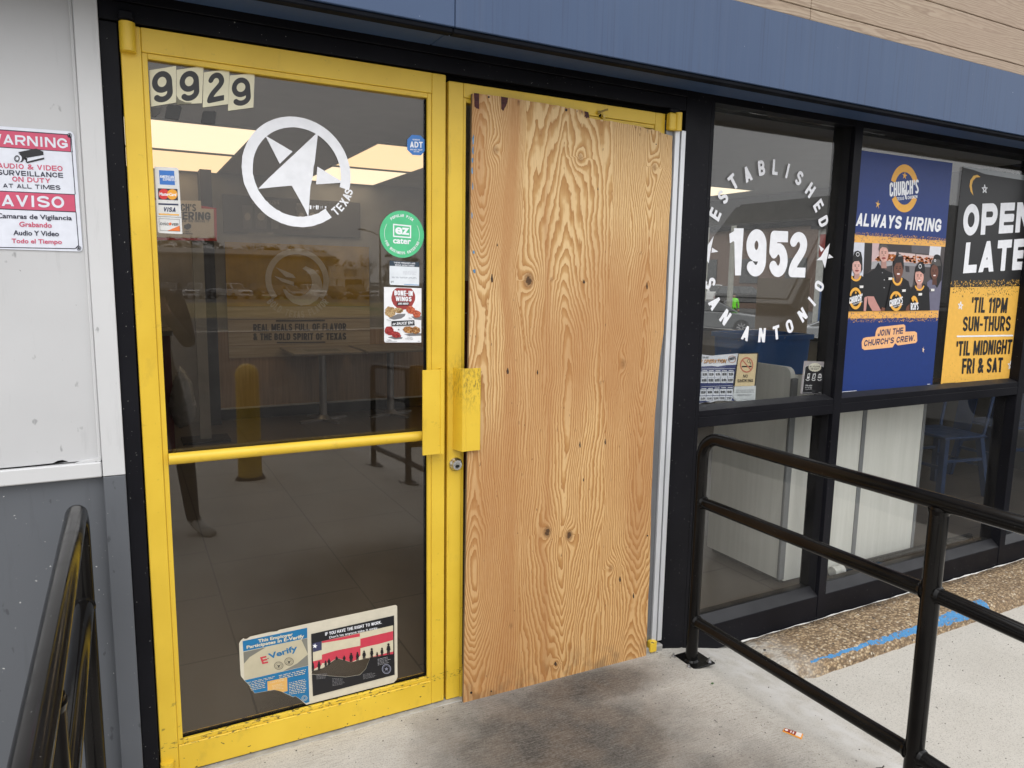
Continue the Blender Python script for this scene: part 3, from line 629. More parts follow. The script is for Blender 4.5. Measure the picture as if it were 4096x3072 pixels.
p = t.part('roof'); p.box(-3.2, 6.9, -.02, BW+.4, 2.95, 3.15, SOFF)
p = t.part('header_infill'); p.box(-.1, 6.4, .02, .125, 2.301, 2.9, DARKGAP)
t.done()
def tiles():
    m, t, b = base('dark_floor_tile'); g_ = node(t, 'ShaderNodeNewGeometry').outputs['Position']; xy = node(t, 'ShaderNodeSeparateXYZ'); t.links.new(g_, xy.inputs[0])
    fx = mth(t, 'FRACT', mth(t, 'MULTIPLY_ADD', xy.outputs['X'], 1/.61, -.31/.61+10)); ri = mth(t, 'FLOOR', mth(t, 'MULTIPLY_ADD', xy.outputs['X'], 1/.61, -.31/.61+10))
    fy = mth(t, 'FRACT', mth(t, 'ADD', mth(t, 'MULTIPLY_ADD', xy.outputs['Y'], 1/.61, -.05/.61+10), mth(t, 'MULTIPLY', ri, .33)))
    g1 = mth(t, 'MINIMUM', mth(t, 'MINIMUM', fx, mth(t, 'SUBTRACT', 1., fx)), mth(t, 'MINIMUM', fy, mth(t, 'SUBTRACT', 1., fy)))
    k = ramp(t, [(.0045, 1), (.008, 0)], g1)
    o = ramp(t, [(.3, (.068, .057, .047)), (.7, (.090, .076, .063))], noise(t, 2.5, detail=5))
    o = mix(t, k, o, (.009, .008, .007)); t.links.new(o, b.inputs['Base Color']); b.inputs['Roughness'].default_value = .33; return m
g = Thing('interior_floor', kind='structure'); g.part().box(-2.5, 6.5, .116, BW, -.05, 0, tiles()); g.done()
g = Thing('threshold', 'worn grey threshold strip under the yellow doors', 'threshold'); g.part().box(-.04, 1.892, -.022, .115, -.03, .0015, mat('worn_threshold', (.33, .32, .30), .6, var=.25, vscale=20, speck=((.6, .6, .58), 120, .72)), .004); g.done()

# ================================================================ DOORS
def half_round(p, x0, x1, z0, z1, yf, yb, m):
    pts = []
    for i in range(13):
        a = math.pi*i/12; pts.append(((x0+x1)/2-(x1-x0)/2*math.cos(a), yb-(yb-yf)*(.25+.75*math.sin(a)), z0))
    pts += [(x1, yb, z0), (x0, yb, z0)]
    p.prism(pts, (0, 0, z1-z0), m)
t = Thing('glass_door', 'yellow framed glass door under street number 9929 left of the plywood', 'door')
W0, W1, ZT, ZB = .0015, .913, 2.136, .006
p = t.part('stile'); p.box(W0, .0502, 0, .045, ZB, ZT, YEL, .0018)
p = t.part('stile'); p.box(.866, W1, 0, .045, ZB, ZT, YEL, .0018)
p = t.part('rail'); p.box(.0508, .8654, .0003, .045, 2.0745, ZT, YEL, .0014)
p = t.part('rail'); p.box(.0508, .8654, .0003, .045, ZB, .0935, YEL, .0014)
p = t.part('glazing_bead')
p.box(.0506, .0640, .004, .04, .094, 2.074, YEL, .001); p.box(.852, .8656, .004, .04, .094, 2.074, YEL, .001)
p.box(.0644, .8516, .0045, .04, 2.060, 2.074, YEL, .001); p.box(.0644, .8516, .0045, .04, .094, .1085, YEL, .001)
p.box(.0642, .8518, .014, .03, .1088, .112, DARKGAP); p.box(.8475, .8517, .014, .03, .112, 2.058, DARKGAP)
p = t.part('glass_pane'); p.box(.0644, .8472, .018, .0235, .112, 2.0597, GLS)
p = t.part('push_bar'); p.tube([(.0645, -.004, .978), (.45, -.004, .979), (.8518, -.004, .979)], .0165, YEL, 20)
p = t.part('pull_handle')
hx0 = at(1690, 1600, -.04).x; hx1 = at(1771, 1600, -.04).x
p.prism([(hx0, -.040, .922), (hx0+.002, -.043, .922), (hx1-.011, -.043, .922), (hx1-.009, -.0465, .922), (hx1, -.0465, .922), (hx1+.004, -.044, .922), (hx1+.006, -.0005, .922), (hx1+.002, -.0005, .922), (hx1-.001, -.039, .922), (hx0, -.0375, .922)], (0, 0, .282), YEL)
p = t.part('pivot', label='half round top pivot housing'); half_round(p, .000, .0385, 2.067, 2.1385, -.030, .0, YEL)
p = t.part('pivot', label='black pivot arm on the header'); p.box(.0, .036, -.028, -.007, 2.1425, 2.165, BLK, .004)
p = t.part('pivot', label='bottom pivot housing'); half_round(p, .0, .036, .0065, .055, -.024, .0, YEL)
t.done()

t = Thing('boarded_door', 'yellow door leaf boarded over with plywood, round lock under its pull', 'door')
p = t.part('stile'); p.box(.9225, .9745, 0, .045, .004, 2.12, YEL, .0018)
p = t.part('stile'); p.box(1.752, 1.7985, 0, .045, -.012, 2.12, YEL, .0018)
p = t.part('rail'); p.box(.9751, 1.7514, .0003, .045, 2.076, 2.12, YEL, .0014)
p = t.part('rail'); p.box(.9751, 1.7514, .0003, .045, -.008, .1, YEL, .0014)
p = t.part('glazing_bead'); p.box(.9749, .9855, .004, .04, .1005, 2.0755, YEL, .001); p.box(.986, 1.7515, .0045, .04, 2.062, 2.0755, YEL, .001)
p = t.part('glass_pane'); p.box(.9858, 1.7515, .018, .0235, .1005, 2.0617, GLS)
p = t.part('pull_handle')
a0 = at(1812, 1600, -.0).x; a1 = at(1851, 1600, -.04).x; a2 = at(1922, 1600, -.044).x
p.prism([(a0, -.0005, .921), (a0+.004, -.0005, .921), (a1+.004, -.0385, .921), (a2, -.041, .921), (a2+.001, -.0425, .921), (a2-.002, -.0445, .921), (a1+.011, -.0435, .921), (a1+.009, -.0455, .921), (a1, -.0455, .921), (a1-.003, -.043, .921)], (0, 0, .282), YEL)
p = t.part('lock_cylinder')
lc = at(1823, 1857, -.004); 
p.tube([(lc.x, 0, lc.z), (lc.x, -.006, lc.z), (lc.x, -.009, lc.z), (lc.x, -.0185, lc.z)], [.0235, .0232, .0195, .0165], STEEL, 28)
DK = mat('keyway_dark', (.03, .03, .03), .6)
p.disc((lc.x, -.0188, lc.z), .0095, (0, -1, 0), mat('brushed_core', (.4, .4, .38), .35, metal=1), r2=.0095); p.disc((lc.x, -.0188, lc.z-.006), .0078, (0, -1, 0), mat('brushed_core', (0, 0, 0)))
p.box(lc.x-.0016, lc.x+.0016, -.0194, -.0188, lc.z-.011, lc.z-.002, DK)
p = t.part('pivot', label='top pivot block'); p.box(1.8005, 1.853, -.026, -.0005, 2.060, 2.122, YEL, .004); half_round(p, 1.828, 1.855, 2.0595, 2.124, -.036, -.02, YEL)
p.box(1.806, 1.85, -.02, -.003, 2.1235, 2.139, BLK, .003)
p = t.part('pivot', label='bottom pivot block'); p.box(1.818, 1.852, -.034, -.0045, -.017, .031, YEL, .005)
p = t.part('hinge_strip'); p.box(1.7995, 1.828, -.007, -.0005, .02, 2.06, ALUD, .001)
p = t.part('hinge_strip'); p.box(1.836, 1.8585, -.0165, -.0045, .016, 2.066, ALU, .003, 2)
p = t.part('hinge_strip'); p.box(1.8695, 1.8905, -.0125, -.0045, .016, 2.066, ALU, .002, 2); p.box(1.8285, 1.891, -.0055, -.0035, .018, 2.064, ALUD)
for (px, py) in ((2399, 448), (2418, 464)):
    p = t.part('bolt'); c = at(px, py, -.01)
    p.tube([(c.x, 0, c.z), (c.x, -.004, c.z)], .0085, YEL, 6); p.tube([(c.x, -.004, c.z), (c.x, -.009, c.z)], .0058, mat('brass_nut', (.35, .25, .08), .35, metal=.8), 6)
    if px == 2399: p.tube([(c.x-.006, -.008, c.z-.003), (c.x+.021, -.03, c.z+.008)], .0034, mat('brass_nut', (0, 0, 0)), 10)
p = t.part('screw_hole'); c = at(2400, 461, 0); p.disc((c.x, -.0006, c.z), .0058, (0, -1, 0), DARKGAP)
t.done()

# ================================================================ PLYWOOD
def qn(X, Y, seed):
    rs = np.random.RandomState(seed); G = rs.rand(64, 64)
    xi = np.floor(X).astype(int); yi = np.floor(Y).astype(int); fx = X-xi; fy = Y-yi
    fx = fx**3*(fx*(fx*6-15)+10); fy = fy**3*(fy*(fy*6-15)+10)
    g = lambda a, b: G[a % 64, b % 64]
    return (g(xi, yi)*(1-fx)+g(xi+1, yi)*fx)*(1-fy)+(g(xi, yi+1)*(1-fx)+g(xi+1, yi+1)*fx)*fy-.5
PY = -.024
def edge(pts, key):
    q = [at(*p, PY) for p in pts]
    a = sorted([(v.z, v.x) if key == 'z' else (v.x, v.z) for v in q]); return np.array([k[0] for k in a]), np.array([k[1] for k in a])
Lz, Lx = edge([(1894, 371), (1886, 700), (1881, 1000), (1870, 1700), (1862, 2200), (1849, 2808)], 'z')
Rz, Rx = edge([(2696, 545), (2692, 700), (2681, 850), (2672, 1000), (2664, 1150), (2655, 1300), (2640, 1400), (2630, 1500), (2618, 1640), (2609, 1800), (2601, 2000), (2597, 2200), (2588, 2400), (2578, 2624)], 'z')
Tx, Tz = edge([(1894, 371), (1960, 377), (2060, 392), (2150, 407), (2240, 421), (2290, 433), (2330, 437), (2352, 447), (2357, 471), (2440, 482), (2530, 497), (2620, 518), (2696, 543)], 'x')
Bx, Bz = edge([(1849, 2808), (2210, 2714), (2578, 2624)], 'x')
NU, NV = 171, 431
U, V = np.meshgrid(np.linspace(0, 1, NU), np.linspace(0, 1, NV))
zA = V*2.10-.02
xl = np.interp(zA, Lz, Lx); xr = np.interp(zA, Rz, Rx)+.0018*qn(zA*9, zA*0, 3)
Xg = xl+(xr-xl)*U
zt = np.interp(Xg, Tx, Tz)+np.where(Xg > 1.36, .004, .0015)*qn(Xg*70, Xg*0, 4); zb = np.interp(Xg, Bx, Bz)
Zg = zb+(zt-zb)*V
Yg = -.036+.020*(Zg/2.09)+.004*np.sin(Zg*2.4+Xg)*.5
x = Xg-1.0; z = Zg
KN = [(2115, 1122, 1.15, .026), (2335, 1125, .55, .008), (2207, 1118, .5, .009), (2186, 2127, 1.1, .022), (2273, 2140, 1.0, .021), (2492, 1455, .9, .020), (2160, 1722, .35, .007), (2300, 1720, .35, .007), (2223, 2650, .8, .010), (2565, 1012, .4, .008), (1985, 600, .9, .016), (2325, 630, .8, .018), (2622, 668, .9, .016), (2440, 2270, .8, .016), (2400, 1530, .4, .008), (2040, 2500, .4, .012)]
xs_ = x.copy(); zs_ = z.copy(); knot = np.zeros_like(x)
for (px, py, s_, r_) in KN:
    c = at(px, py, PY); kx = c.x-1.0; kz = c.z
    dx = x-kx; dz = z-kz; d = np.sqrt((dx/(r_*2.6))**2+(dz/(r_*5.0))**2)
    wgt = np.exp(-d*d)
    xs_ -= dx*.80*wgt*s_; zs_ += .05*wgt*s_*np.sign(dz)*np.exp(-np.abs(dz)/.05)
    knot = np.maximum(knot, np.clip(1.5-np.sqrt((dx/(r_*.8))**2+(dz/(r_*1.1))**2)*1.25, 0, 1)*min(1, s_)*(1 if s_ > .95 or s_ < .6 else .45))
wx = xs_+.034*qn(zs_*1.9+3, xs_*3.3, 11)+.017*qn(zs_*6, xs_*9, 12)+.007*qn(zs_*13, xs_*16, 13)+.003*qn(zs_*27, xs_*34, 14)
g = np.zeros_like(x)
# flat-sawn columns with cathedral tips separated by straight-grain strips
cen = .375+.03*qn(zs_*1.1, zs_*0+2.2, 21)
def col(c, wdt, amp): return amp*np.exp(-((wx-c)/wdt)**2)
dd = np.minimum(np.minimum(np.abs(wx-cen)/.172, np.abs(wx-.02-.02*qn(zs_*1.5, zs_*0+5.5, 22))/.178), np.abs(wx-.72-.03*qn(zs_*1.3, zs_*0+8.5, 23))/.172)
g = 14.5*np.sqrt(dd*dd+.012)
g += np.exp(-((wx-cen)/.15)**2)*9.5*np.sqrt((zs_-1.0)**2+.03)
g += np.exp(-((wx-.72)/.13)**2)*(4.0*np.sin(zs_*4.1+.6)+1.6*np.sin(zs_*8.5+.3)-2.5*zs_)
g += np.exp(-((wx-.02)/.13)**2)*(3.6*np.sin(zs_*4.6+2.2)+1.4*np.sin(zs_*9+1)-2.5*zs_)
g += 4.0*qn(wx*5+1.3, zs_*1.1, 31)+2.0*qn(wx*11, zs_*2.4, 32)+.8*qn(wx*34, zs_*6, 33)+.36*qn(wx*85, zs_*11, 34)+.16*qn(x*60, z*70, 35)
for (px, py, s_, r_) in KN:
    if s_ >= .8:
        c = at(px, py, PY); g += 2.2*s_*np.exp(-((x-c.x+1.0)/(r_*1.5))**2-((z-c.z)/(r_*2.1))**2)
g *= 1.22
tone = qn(x*4, z*1.5, 41)+.5*qn(x*14, z*2.5, 42)
for (px0, a_) in ((2035, 1.), (2045, .8), (2190, .35)):
    xx = at(px0, 1500, PY).x-1.0; tone -= a_*np.exp(-((wx-xx-.01*np.sin(z*3))/.012)**2)*.9
def plywood():
    m, t, b = base('fir_plywood'); geo = node(t, 'ShaderNodeNewGeometry').outputs['Position']
    def A(n): a = node(t, 'ShaderNodeAttribute'); a.attribute_name = n; return a.outputs['Fac']
    ph = mth(t, 'FRACT', mth(t, 'ADD', A('ring'), mth(t, 'MULTIPLY', noise(t, 1., detail=3, rough=.7, mul=(300, 60, 22)), .42)))
    o = ramp(t, [(0, (.675, .478, .25)), (.36, (.67, .47, .24)), (.56, (.51, .305, .122)), (.82, (.43, .232, .082)), (.94, (.37, .182, .060)), (1, (.63, .43, .208))], ph)
    zc = node(t, 'ShaderNodeSeparateXYZ'); t.links.new(geo, zc.inputs[0])
    # the sheet's weathered, paler top and oranger foot, partly light painted into the colour
    k = ramp(t, [(.15, 1), (.95, 0)], mth(t, 'MULTIPLY_ADD', zc.outputs['Z'], .47, mth(t, 'MULTIPLY_ADD', noise(t, 1.7, detail=4), .4, -.2)))
    o = mix(t, mth(t, 'MULTIPLY', k, .55), o, mix(t, 1., o, (.88, .67, .44), 'MULTIPLY'))
    o = mix(t, mth(t, 'MULTIPLY', ramp(t, [(.0, .0), (.5, 1)], mth(t, 'MULTIPLY', A('tone'), -1.)), .60), o, (.38, .165, .055))
    fib = noise(t, 1., detail=4, rough=.75, mul=(520, 90, 14)); o = mix(t, mth(t, 'MULTIPLY', ramp(t, [(.52, 0), (.70, 1)], fib), .40), o, (.30, .165, .068))
    o = mix(t, mth(t, 'MULTIPLY', ramp(t, [(.32, 1), (.44, 0)], fib), .30), o, (.70, .52, .30))
    o = mix(t, ramp(t, [(.775, 0), (.785, .8)], noise(t, 1., detail=1, mul=(150, 50, 34))), o, (.13, .065, .03))
    kn = A('knot'); o = mix(t, ramp(t, [(.05, 0), (.5, .75), (1, .9)], kn), o, ramp(t, [(.35, (.20, .095, .035)), (.65, (.33, .18, .075))], noise(t, 120)))
    o = mix(t, ramp(t, [(.80, 0), (.95, .85)], mth(t, 'MULTIPLY', kn, mth(t, 'MULTIPLY_ADD', noise(t, 90), .9, .6))), o, (.05, .025, .012))
    lowd = ramp(t, [(0, 1), (1, 0)], mth(t, 'MULTIPLY', zc.outputs['Z'], 9.)); o = mix(t, mth(t, 'MULTIPLY', mth(t, 'MULTIPLY', lowd, ramp(t, [(.45, 0), (.65, 1)], noise(t, 20, detail=6))), .5), o, (.14, .09, .05))
    t.links.new(o, b.inputs['Base Color']); b.inputs['Roughness'].default_value = .62; b.inputs['Specular IOR Level'].default_value = .3
    t.links.new(bump(t, mth(t, 'MULTIPLY_ADD', ph, .5, fib), .22, .001), b.inputs['Normal']); return m
PLYM = plywood(); PLYE = mat('plywood_edge', (.17, .115, .065), .85, var=.5, vscale=1, stretch=(900, 900, 3))
t = Thing('plywood_sheet', 'large knotty plywood sheet screwed over the right hand door', 'plywood sheet')
p = t.part('board')
vs = [Vector((Xg[j, i], Yg[j, i], Zg[j, i])) for j in range(NV) for i in range(NU)]
p.raw(vs, [[j*NU+i, j*NU+i+1, (j+1)*NU+i+1, (j+1)*NU+i] for j in range(NV-1) for i in range(NU-1)], PLYM, True)
rim = [i for i in range(NU)]+[j*NU+NU-1 for j in range(1, NV)]+[(NV-1)*NU+i for i in range(NU-2, -1, -1)]+[j*NU for j in range(NV-2, 0, -1)]
b0 = len(p.v); p.v += [vs[k] for k in rim]+[vs[k]+Vector((0, .0115, 0)) for k in rim]; L = len(rim); ei = p.mi(PLYE)
for k in range(L): p.f.append([b0+k, b0+L+k, b0+L+(k+1) % L, b0+(k+1) % L]); p.m.append(ei); p.sm.append(False)
p.f.append([b0+L+k for k in range(L)]); p.m.append(ei); p.sm.append(False)
BURG = mat('torn_ply_core', (.060, .016, .016), .8, var=.4, vscale=1, stretch=(40, 40, 300)); SCR = mat('screw_head', (.045, .04, .04), .45, metal=.6); BLUP = mat('blue_paint_smear', (.10, .22, .36), .6, var=.3, vscale=60)
def yply(v): return -.036+.020*(v.z/2.09)+.002*math.sin(v.z*2.4+v.x)
def plyq(px, py, off=.0006):
    v = at(px, py, PY); v = at(px, py, yply(v)-off); return v
for pts in ([(1896, 372), (1916, 374), (1917, 436), (1906, 434), (1898, 426)], [(2004, 386), (2033, 391), (2029, 412), (2024, 424), (2018, 434), (2013, 445), (2009, 440), (2005, 436)], [(2337, 444), (2354, 449), (2358, 472), (2350, 470), (2346, 474), (2341, 466), (2337, 468), (2341, 456)]):
    q = t.part('torn_patch', sub=p); q.face([plyq(*a) for a in pts], BURG)
rnd = random.Random(2)
for i in range(16):
    q = t.part('splinter_mark', sub=p)
    px = rnd.choice([rnd.uniform(2310, 2350), rnd.uniform(2535, 2600), rnd.uniform(2050, 2120), rnd.uniform(2600, 2690)]); z0 = float(np.interp(at(px, 480, PY).x, Tx, Tz)); c = Vector((at(px, 480, PY).x, 0, z0-.004)); wv = rnd.uniform(.0006, .0014); h = rnd.uniform(.006, .022); c.y = yply(c)-.0007
    q.face([(c.x-wv, c.y, c.z), (c.x+wv, c.y, c.z), (c.x+rnd.uniform(-.001, .001), c.y-.0002, c.z-h)], BURG)
for (px, py, r) in ((1955, 388, .0034), (2265, 440, .0048), (1885, 2771, .0045), (2590, 2143, .0035), (2625, 577, .002), (1965, 2765, .003)):
    q = t.part('screw', sub=p); c = plyq(px, py, .0008); q.tube([(c.x, c.y+.002, c.z), (c.x, c.y-.0005, c.z)], r, SCR, 14); q.disc((c.x, c.y-.0007, c.z), r*.4, (0, -1, 0), DARKGAP, 6)
for (px, py, w_, h_) in ((1893, 560, 8, 40), (1892, 600, 7, 30), (1889, 680, 6, 30), (1888, 860, 6, 25), (1895, 1008, 9, 14), (1897, 1085, 12, 22), (1891, 745, 5, 30), (1890, 640, 6, 22)):
    q = t.part('paint_smear', sub=p); P = []
    for i in range(9): a = 2*math.pi*i/9; r = rnd.uniform(.55, 1.1); P.append(plyq(px+math.cos(a)*w_*r*.6, py+math.sin(a)*h_*r*.6, .0009))
    q.face(P, BLUP)
for (px, py, a_, b_, w_) in ((1968, 1115, 6, 22, 1), (2588, 1145, 4, 18, 1), (2150, 1490, 4, 12, 1), (2336, 1128, 6, 9, 1), (2421, 1768, 4, 15, 1), (2480, 2318, 5, 14, 1), (2534, 2384, 4, 14, 1), (2222, 2656, 7, 11, 1), (2031, 1485, 6, 16, 1), (2392, 756, 3, 8, 1), (1989, 980, 3, 8, 1), (2320, 1780, 4, 16, 1), (2334, 1920, 3, 9, 1)):
    q = t.part('knot_slit', sub=p); q.face([plyq(px+math.cos(2*math.pi*i/10)*a_*.75*(1+.25*math.sin(i*2.7)), py+math.sin(2*math.pi*i/10)*b_*.8*(1+.2*math.sin(i*1.9)), .0006) for i in range(10)], mat('dark_knot_wood', (.055, .028, .014), .8, var=.5, vscale=120))
root = t.done()
board = [o for o in root.children if o.name.startswith('board')][0]
for nm, arr in (('ring', g), ('knot', knot), ('tone', tone)):
    at_ = board.data.attributes.new(nm, 'FLOAT', 'POINT'); full = np.zeros(len(board.data.vertices), np.float32); full[:NU*NV] = arr.reshape(-1); at_.data.foreach_set('value', full)

# ================================================================ HAND RAILS
def handrail(x, label, ydir=-1):
    t = Thing('handrail', label, 'handrail', 'black pipe handrails either side of the landing')
    r = .0242; y0 = -.125; z1 = .905; zr = lambda y: z1-.075*max(0, -y-1.5)
    gz = lambda y: zl(x, y)
    tr = t.part('top_rail')
    P = [(x, y0, gz(y0)+.004)]
    P += [(x, y0, .5), (x, y0, z1-.085)]
    for i in range(1, 9): a = (math.pi/2)*i/8; P.append((x, y0-.085*(1-math.cos(a)), z1-.085+.085*math.sin(a)))
    P += [(x, -1.0, z1), (x, -1.5, z1), (x, -2.4, zr(-2.4)), (x, -4.05, zr(-4.05))]
    for i in range(1, 9): a = (math.pi/2)*i/8; P.append((x, -4.05-.085*math.sin(a), zr(-4.13)-.085*(1-math.cos(a))))
    P.append((x, -4.135, gz(-4.1)+.004)); tr.tube(P, r, RAIL, 20)
    for y in (-1.07, -2.25, -3.2):
        q = t.part('post'); q.tube([(x, y, gz(y)+.004), (x, y, zr(y)-.012)], r*1.06, RAIL, 20)
        q.tube([(x, y, zr(y)-.034), (x, y, zr(y)-.022)], [r*1.08, r*1.22], RAIL, 20)
    for zz in (.640, .142):
        q = t.part('cross_rail')
        for a, b_ in ((y0, -1.07), (-1.07, -2.25), (-2.25, -3.2), (-3.2, -4.13)):
            f = lambda y: zz-.075*max(0, -y-1.5)
            q.tube([(x, a-.012, f(a)), (x, b_+.012, f(b_))], r*.93, RAIL, 18)
            for e, s_ in ((a, -1), (b_, 1)): q.tube([(x, e+s_*.022, f(e)), (x, e+s_*.031, f(e))], [r*1.12, r*.95], RAIL, 18)
    for y in (y0, -1.07, -2.25, -3.2, -4.13):
        q = t.part('base_plate'); z = gz(y)
        q.box(x-.073, x+.073, y-.062, y+.062, z+.001, z+.0085, RAIL, .002)
        q.tube([(x, y, z+.0085), (x, y, z+.015)], [r*1.3, r*1.02], RAIL, 20)
        for dx in (-.055, .055):
            for dy in (-.046, .046):
                n_ = t.part('anchor_bolt', sub=q); n_.tube([(x+dx, y+dy, z+.0085), (x+dx, y+dy, z+.0105)], .0105, STEEL, 16); n_.tube([(x+dx, y+dy, z+.0105), (x+dx, y+dy, z+.018)], .0075, STEEL, 6); n_.tube([(x+dx, y+dy, z+.018), (x+dx, y+dy, z+.026)], .004, STEEL, 10)
    t.done()
handrail(1.955, 'black pipe handrail on a bolted plate in front of the 1952 window')
handrail(-.157, 'black pipe handrail close beside the slate grey wall')

# ================================================================ SMALL THINGS ON THE GROUND
d = Thing('sauce_packet', 'small orange and red sauce packet dropped on the concrete', 'packet')
OR, RD, WH = ink(232, 150, 30), ink(150, 40, 25), ink(235, 225, 220)
gzz = lambda px, py: None
def gp(x_, y_, h=.0): v = atz(2700+x_/1.585, 2300+y_/1.585, -.012); v.z = zl(v.x, v.y)+h; return v
p = d.part('foil_body'); q4 = [gp(682, 963), gp(695, 936), gp(818, 958), gp(806, 1003)]
top = [v+Vector((0, 0, .006)) for v in q4]; mid = [(q4[i]*.93+sum(q4, Vector())/4*.07)+Vector((0, 0, .004)) for i in range(4)]
for i in range(4): j = (i+1) % 4; p.face([q4[i]+Vector((0, 0, .001)), q4[j]+Vector((0, 0, .001)), mid[j], mid[i]], OR)
p.face(mid, OR)
def pk(u, v, h): a = mid[0]*(1-u)+mid[3]*u; b_ = mid[1]*(1-u)+mid[2]*u; r_ = a*(1-v)+b_*v; r_.z += h; return r_
p = d.part('print'); p.face([pk(.03, .06, .0006), pk(.66, .06, .0006), pk(.66, .97, .0006), pk(.03, .97, .0006)], RD); p.face([pk(.67, .1, .0006), pk(.97, .1, .0006), pk(.97, .95, .0006), pk(.67, .95, .0006)], WH)
for k_ in (.36, .50): p.face([pk(k_, .2, .001), pk(k_+.07, .2, .001), pk(k_+.06, .8, .001), pk(k_-.01, .72, .001)], WH)
p.face([pk(.14+.09*math.cos(a), .52+.3*math.sin(a), .001) for a in [2*math.pi*i/14 for i in range(14)]], WH)
d.done()
rnd = random.Random(12)
tw = Thing('twig', 'short bent dark twig on the concrete under the lowest rail', 'twig'); p = tw.part(); A = atz(2700+1285/1.585, 2300+1130/1.585, -.01); B = atz(2700+1325/1.585, 2300+1115/1.585, -.01); C_ = atz(2700+1345/1.585, 2300+1112/1.585, -.01)
for v in (A, B, C_): v.z = zl(v.x, v.y)+.004
p.tube([A, B, C_+Vector((0, .006, .004))], .0022, mat('twig_bark', (.05, .04, .035), .9), 7); tw.done()
lf = Thing('grass_clipping', 'tiny green leaf scrap on the concrete near the rail plate', 'leaf'); p = lf.part(); c = atz(2850, 2729, -.02); c.z = zl(c.x, c.y)+.004
p.face([c+Vector((math.cos(a)*.007, math.sin(a)*.005, .001*math.sin(3*a))) for a in [2*math.pi*i/8 for i in range(8)]], mat('leaf_green', (.05, .12, .03), .7)); lf.done()
gt = Thing('grit', 'dark grit and crumbs scattered over the concrete landing', 'grit', kind='stuff'); p = gt.part(); GRM = mat('grit_stone', (.06, .055, .05), .9)
for i in range(260):
    gx, gy = rnd.uniform(.3, 4.2), -abs(rnd.gauss(0, .6))-.02
    if gx > 2.3 and gy > -.33: continue
    r = rnd.uniform(.0006, .0026); c = Vector((gx, gy, zl(gx, gy)+r*.5)); bmx = bmesh.new(); bmesh.ops.create_icosphere(bmx, subdivisions=1, radius=r)
    for v in bmx.verts: v.co = Vector((v.co.x*rnd.uniform(.7, 1.8), v.co.y*rnd.uniform(.6, 1.3), v.co.z*.7))+c
    p.bm(bmx, GRM)
gt.done()

# ================================================================ SIGNS, STICKERS, POSTERS (flat printed things on the wall and the panes)
def epx(s, c, rx, ry, m, a0=0, a1=360, n=28, rot=0):
    P = []
    for i in range(n): a = rad(a0+(a1-a0)*i/(n if a1-a0 >= 360 else n-1)); ex, ey = rx*math.cos(a), -ry*math.sin(a); r_ = rad(rot); P.append((c[0]+ex*math.cos(r_)-ey*math.sin(r_), c[1]+ex*math.sin(r_)+ey*math.cos(r_)))
    return s.poly(P, m)
def rpx(s, c, rx, ry, wd, m, a0=0, a1=360, n=40):
    s.k += 1; P = []
    for i in range(n+1): a = rad(a0+(a1-a0)*i/n); P.append(((c[0]+rx*math.cos(a), c[1]-ry*math.sin(a)), (c[0]+(rx-wd)*math.cos(a), c[1]-(ry-wd*ry/rx)*math.sin(a))))
    for i in range(n): s.cur.face([s.pt(*P[i][0]), s.pt(*P[i+1][0]), s.pt(*P[i+1][1]), s.pt(*P[i][1])], m)
    return s
def spx(s, c, r, m, rot=0, thin=.42, ry=None):
    return s.poly([(c[0]+math.sin(rad(36*i+rot))*r*(1 if i % 2 == 0 else thin), c[1]-math.cos(rad(36*i+rot))*(ry or r)*(1 if i % 2 == 0 else thin)) for i in range(10)], m)
Decal.epx = epx; Decal.rpx = rpx; Decal.spx = spx
def qlerp(q, u, v):
    tl, tr, br, bl = map(Vector, q); p = (tl*(1-u)+tr*u)*(1-v)+(bl*(1-u)+br*u)*v; return (p.x, p.y)
def grunge(s, q, m, n, seed, bias=2., size=(4, 11), jag=True):
    r = random.Random(seed); s.k += 1
    for i in range(n):
        u = r.random(); v = r.random()**bias; c = qlerp(q, u, v); a = r.uniform(.3, 1)*r.uniform(*size); h = a*r.uniform(.8, 2.2)
        s.cur.face([s.pt(c[0]-a*.5, c[1]+h*.3), s.pt(c[0]+a*.4, c[1]+h*.5), s.pt(c[0]+a*.6, c[1]-h*.3), s.pt(c[0]-a*.1, c[1]-h*.6)], m)
def lines(s, q, n, m, seed, fill=.5, ragged=.3, gap=.12):
    """rows of illegible fine print as broken dashes"""
    r = random.Random(seed); s.k += 1
    for i in range(n):
        v0 = (i+.5-fill/2)/n; v1 = (i+.5+fill/2)/n; u = 0; end = 1-r.random()*ragged
        while u < end:
            w = r.uniform(.05, .16); e = min(end, u+w); s.cur.face([s.pt(*qlerp(q, u, v0)), s.pt(*qlerp(q, e, v0)), s.pt(*qlerp(q, e, v1)), s.pt(*qlerp(q, u, v1))], m); u = e+gap*r.uniform(.15, .5)
WHT = ink(243, 244, 248); WHV = ink(240, 241, 245, .35); INK = ink(32, 32, 36); NAVY = ink(38, 66, 132); GOLD = ink(240, 178, 74); PINK = ink(206, 84, 112)

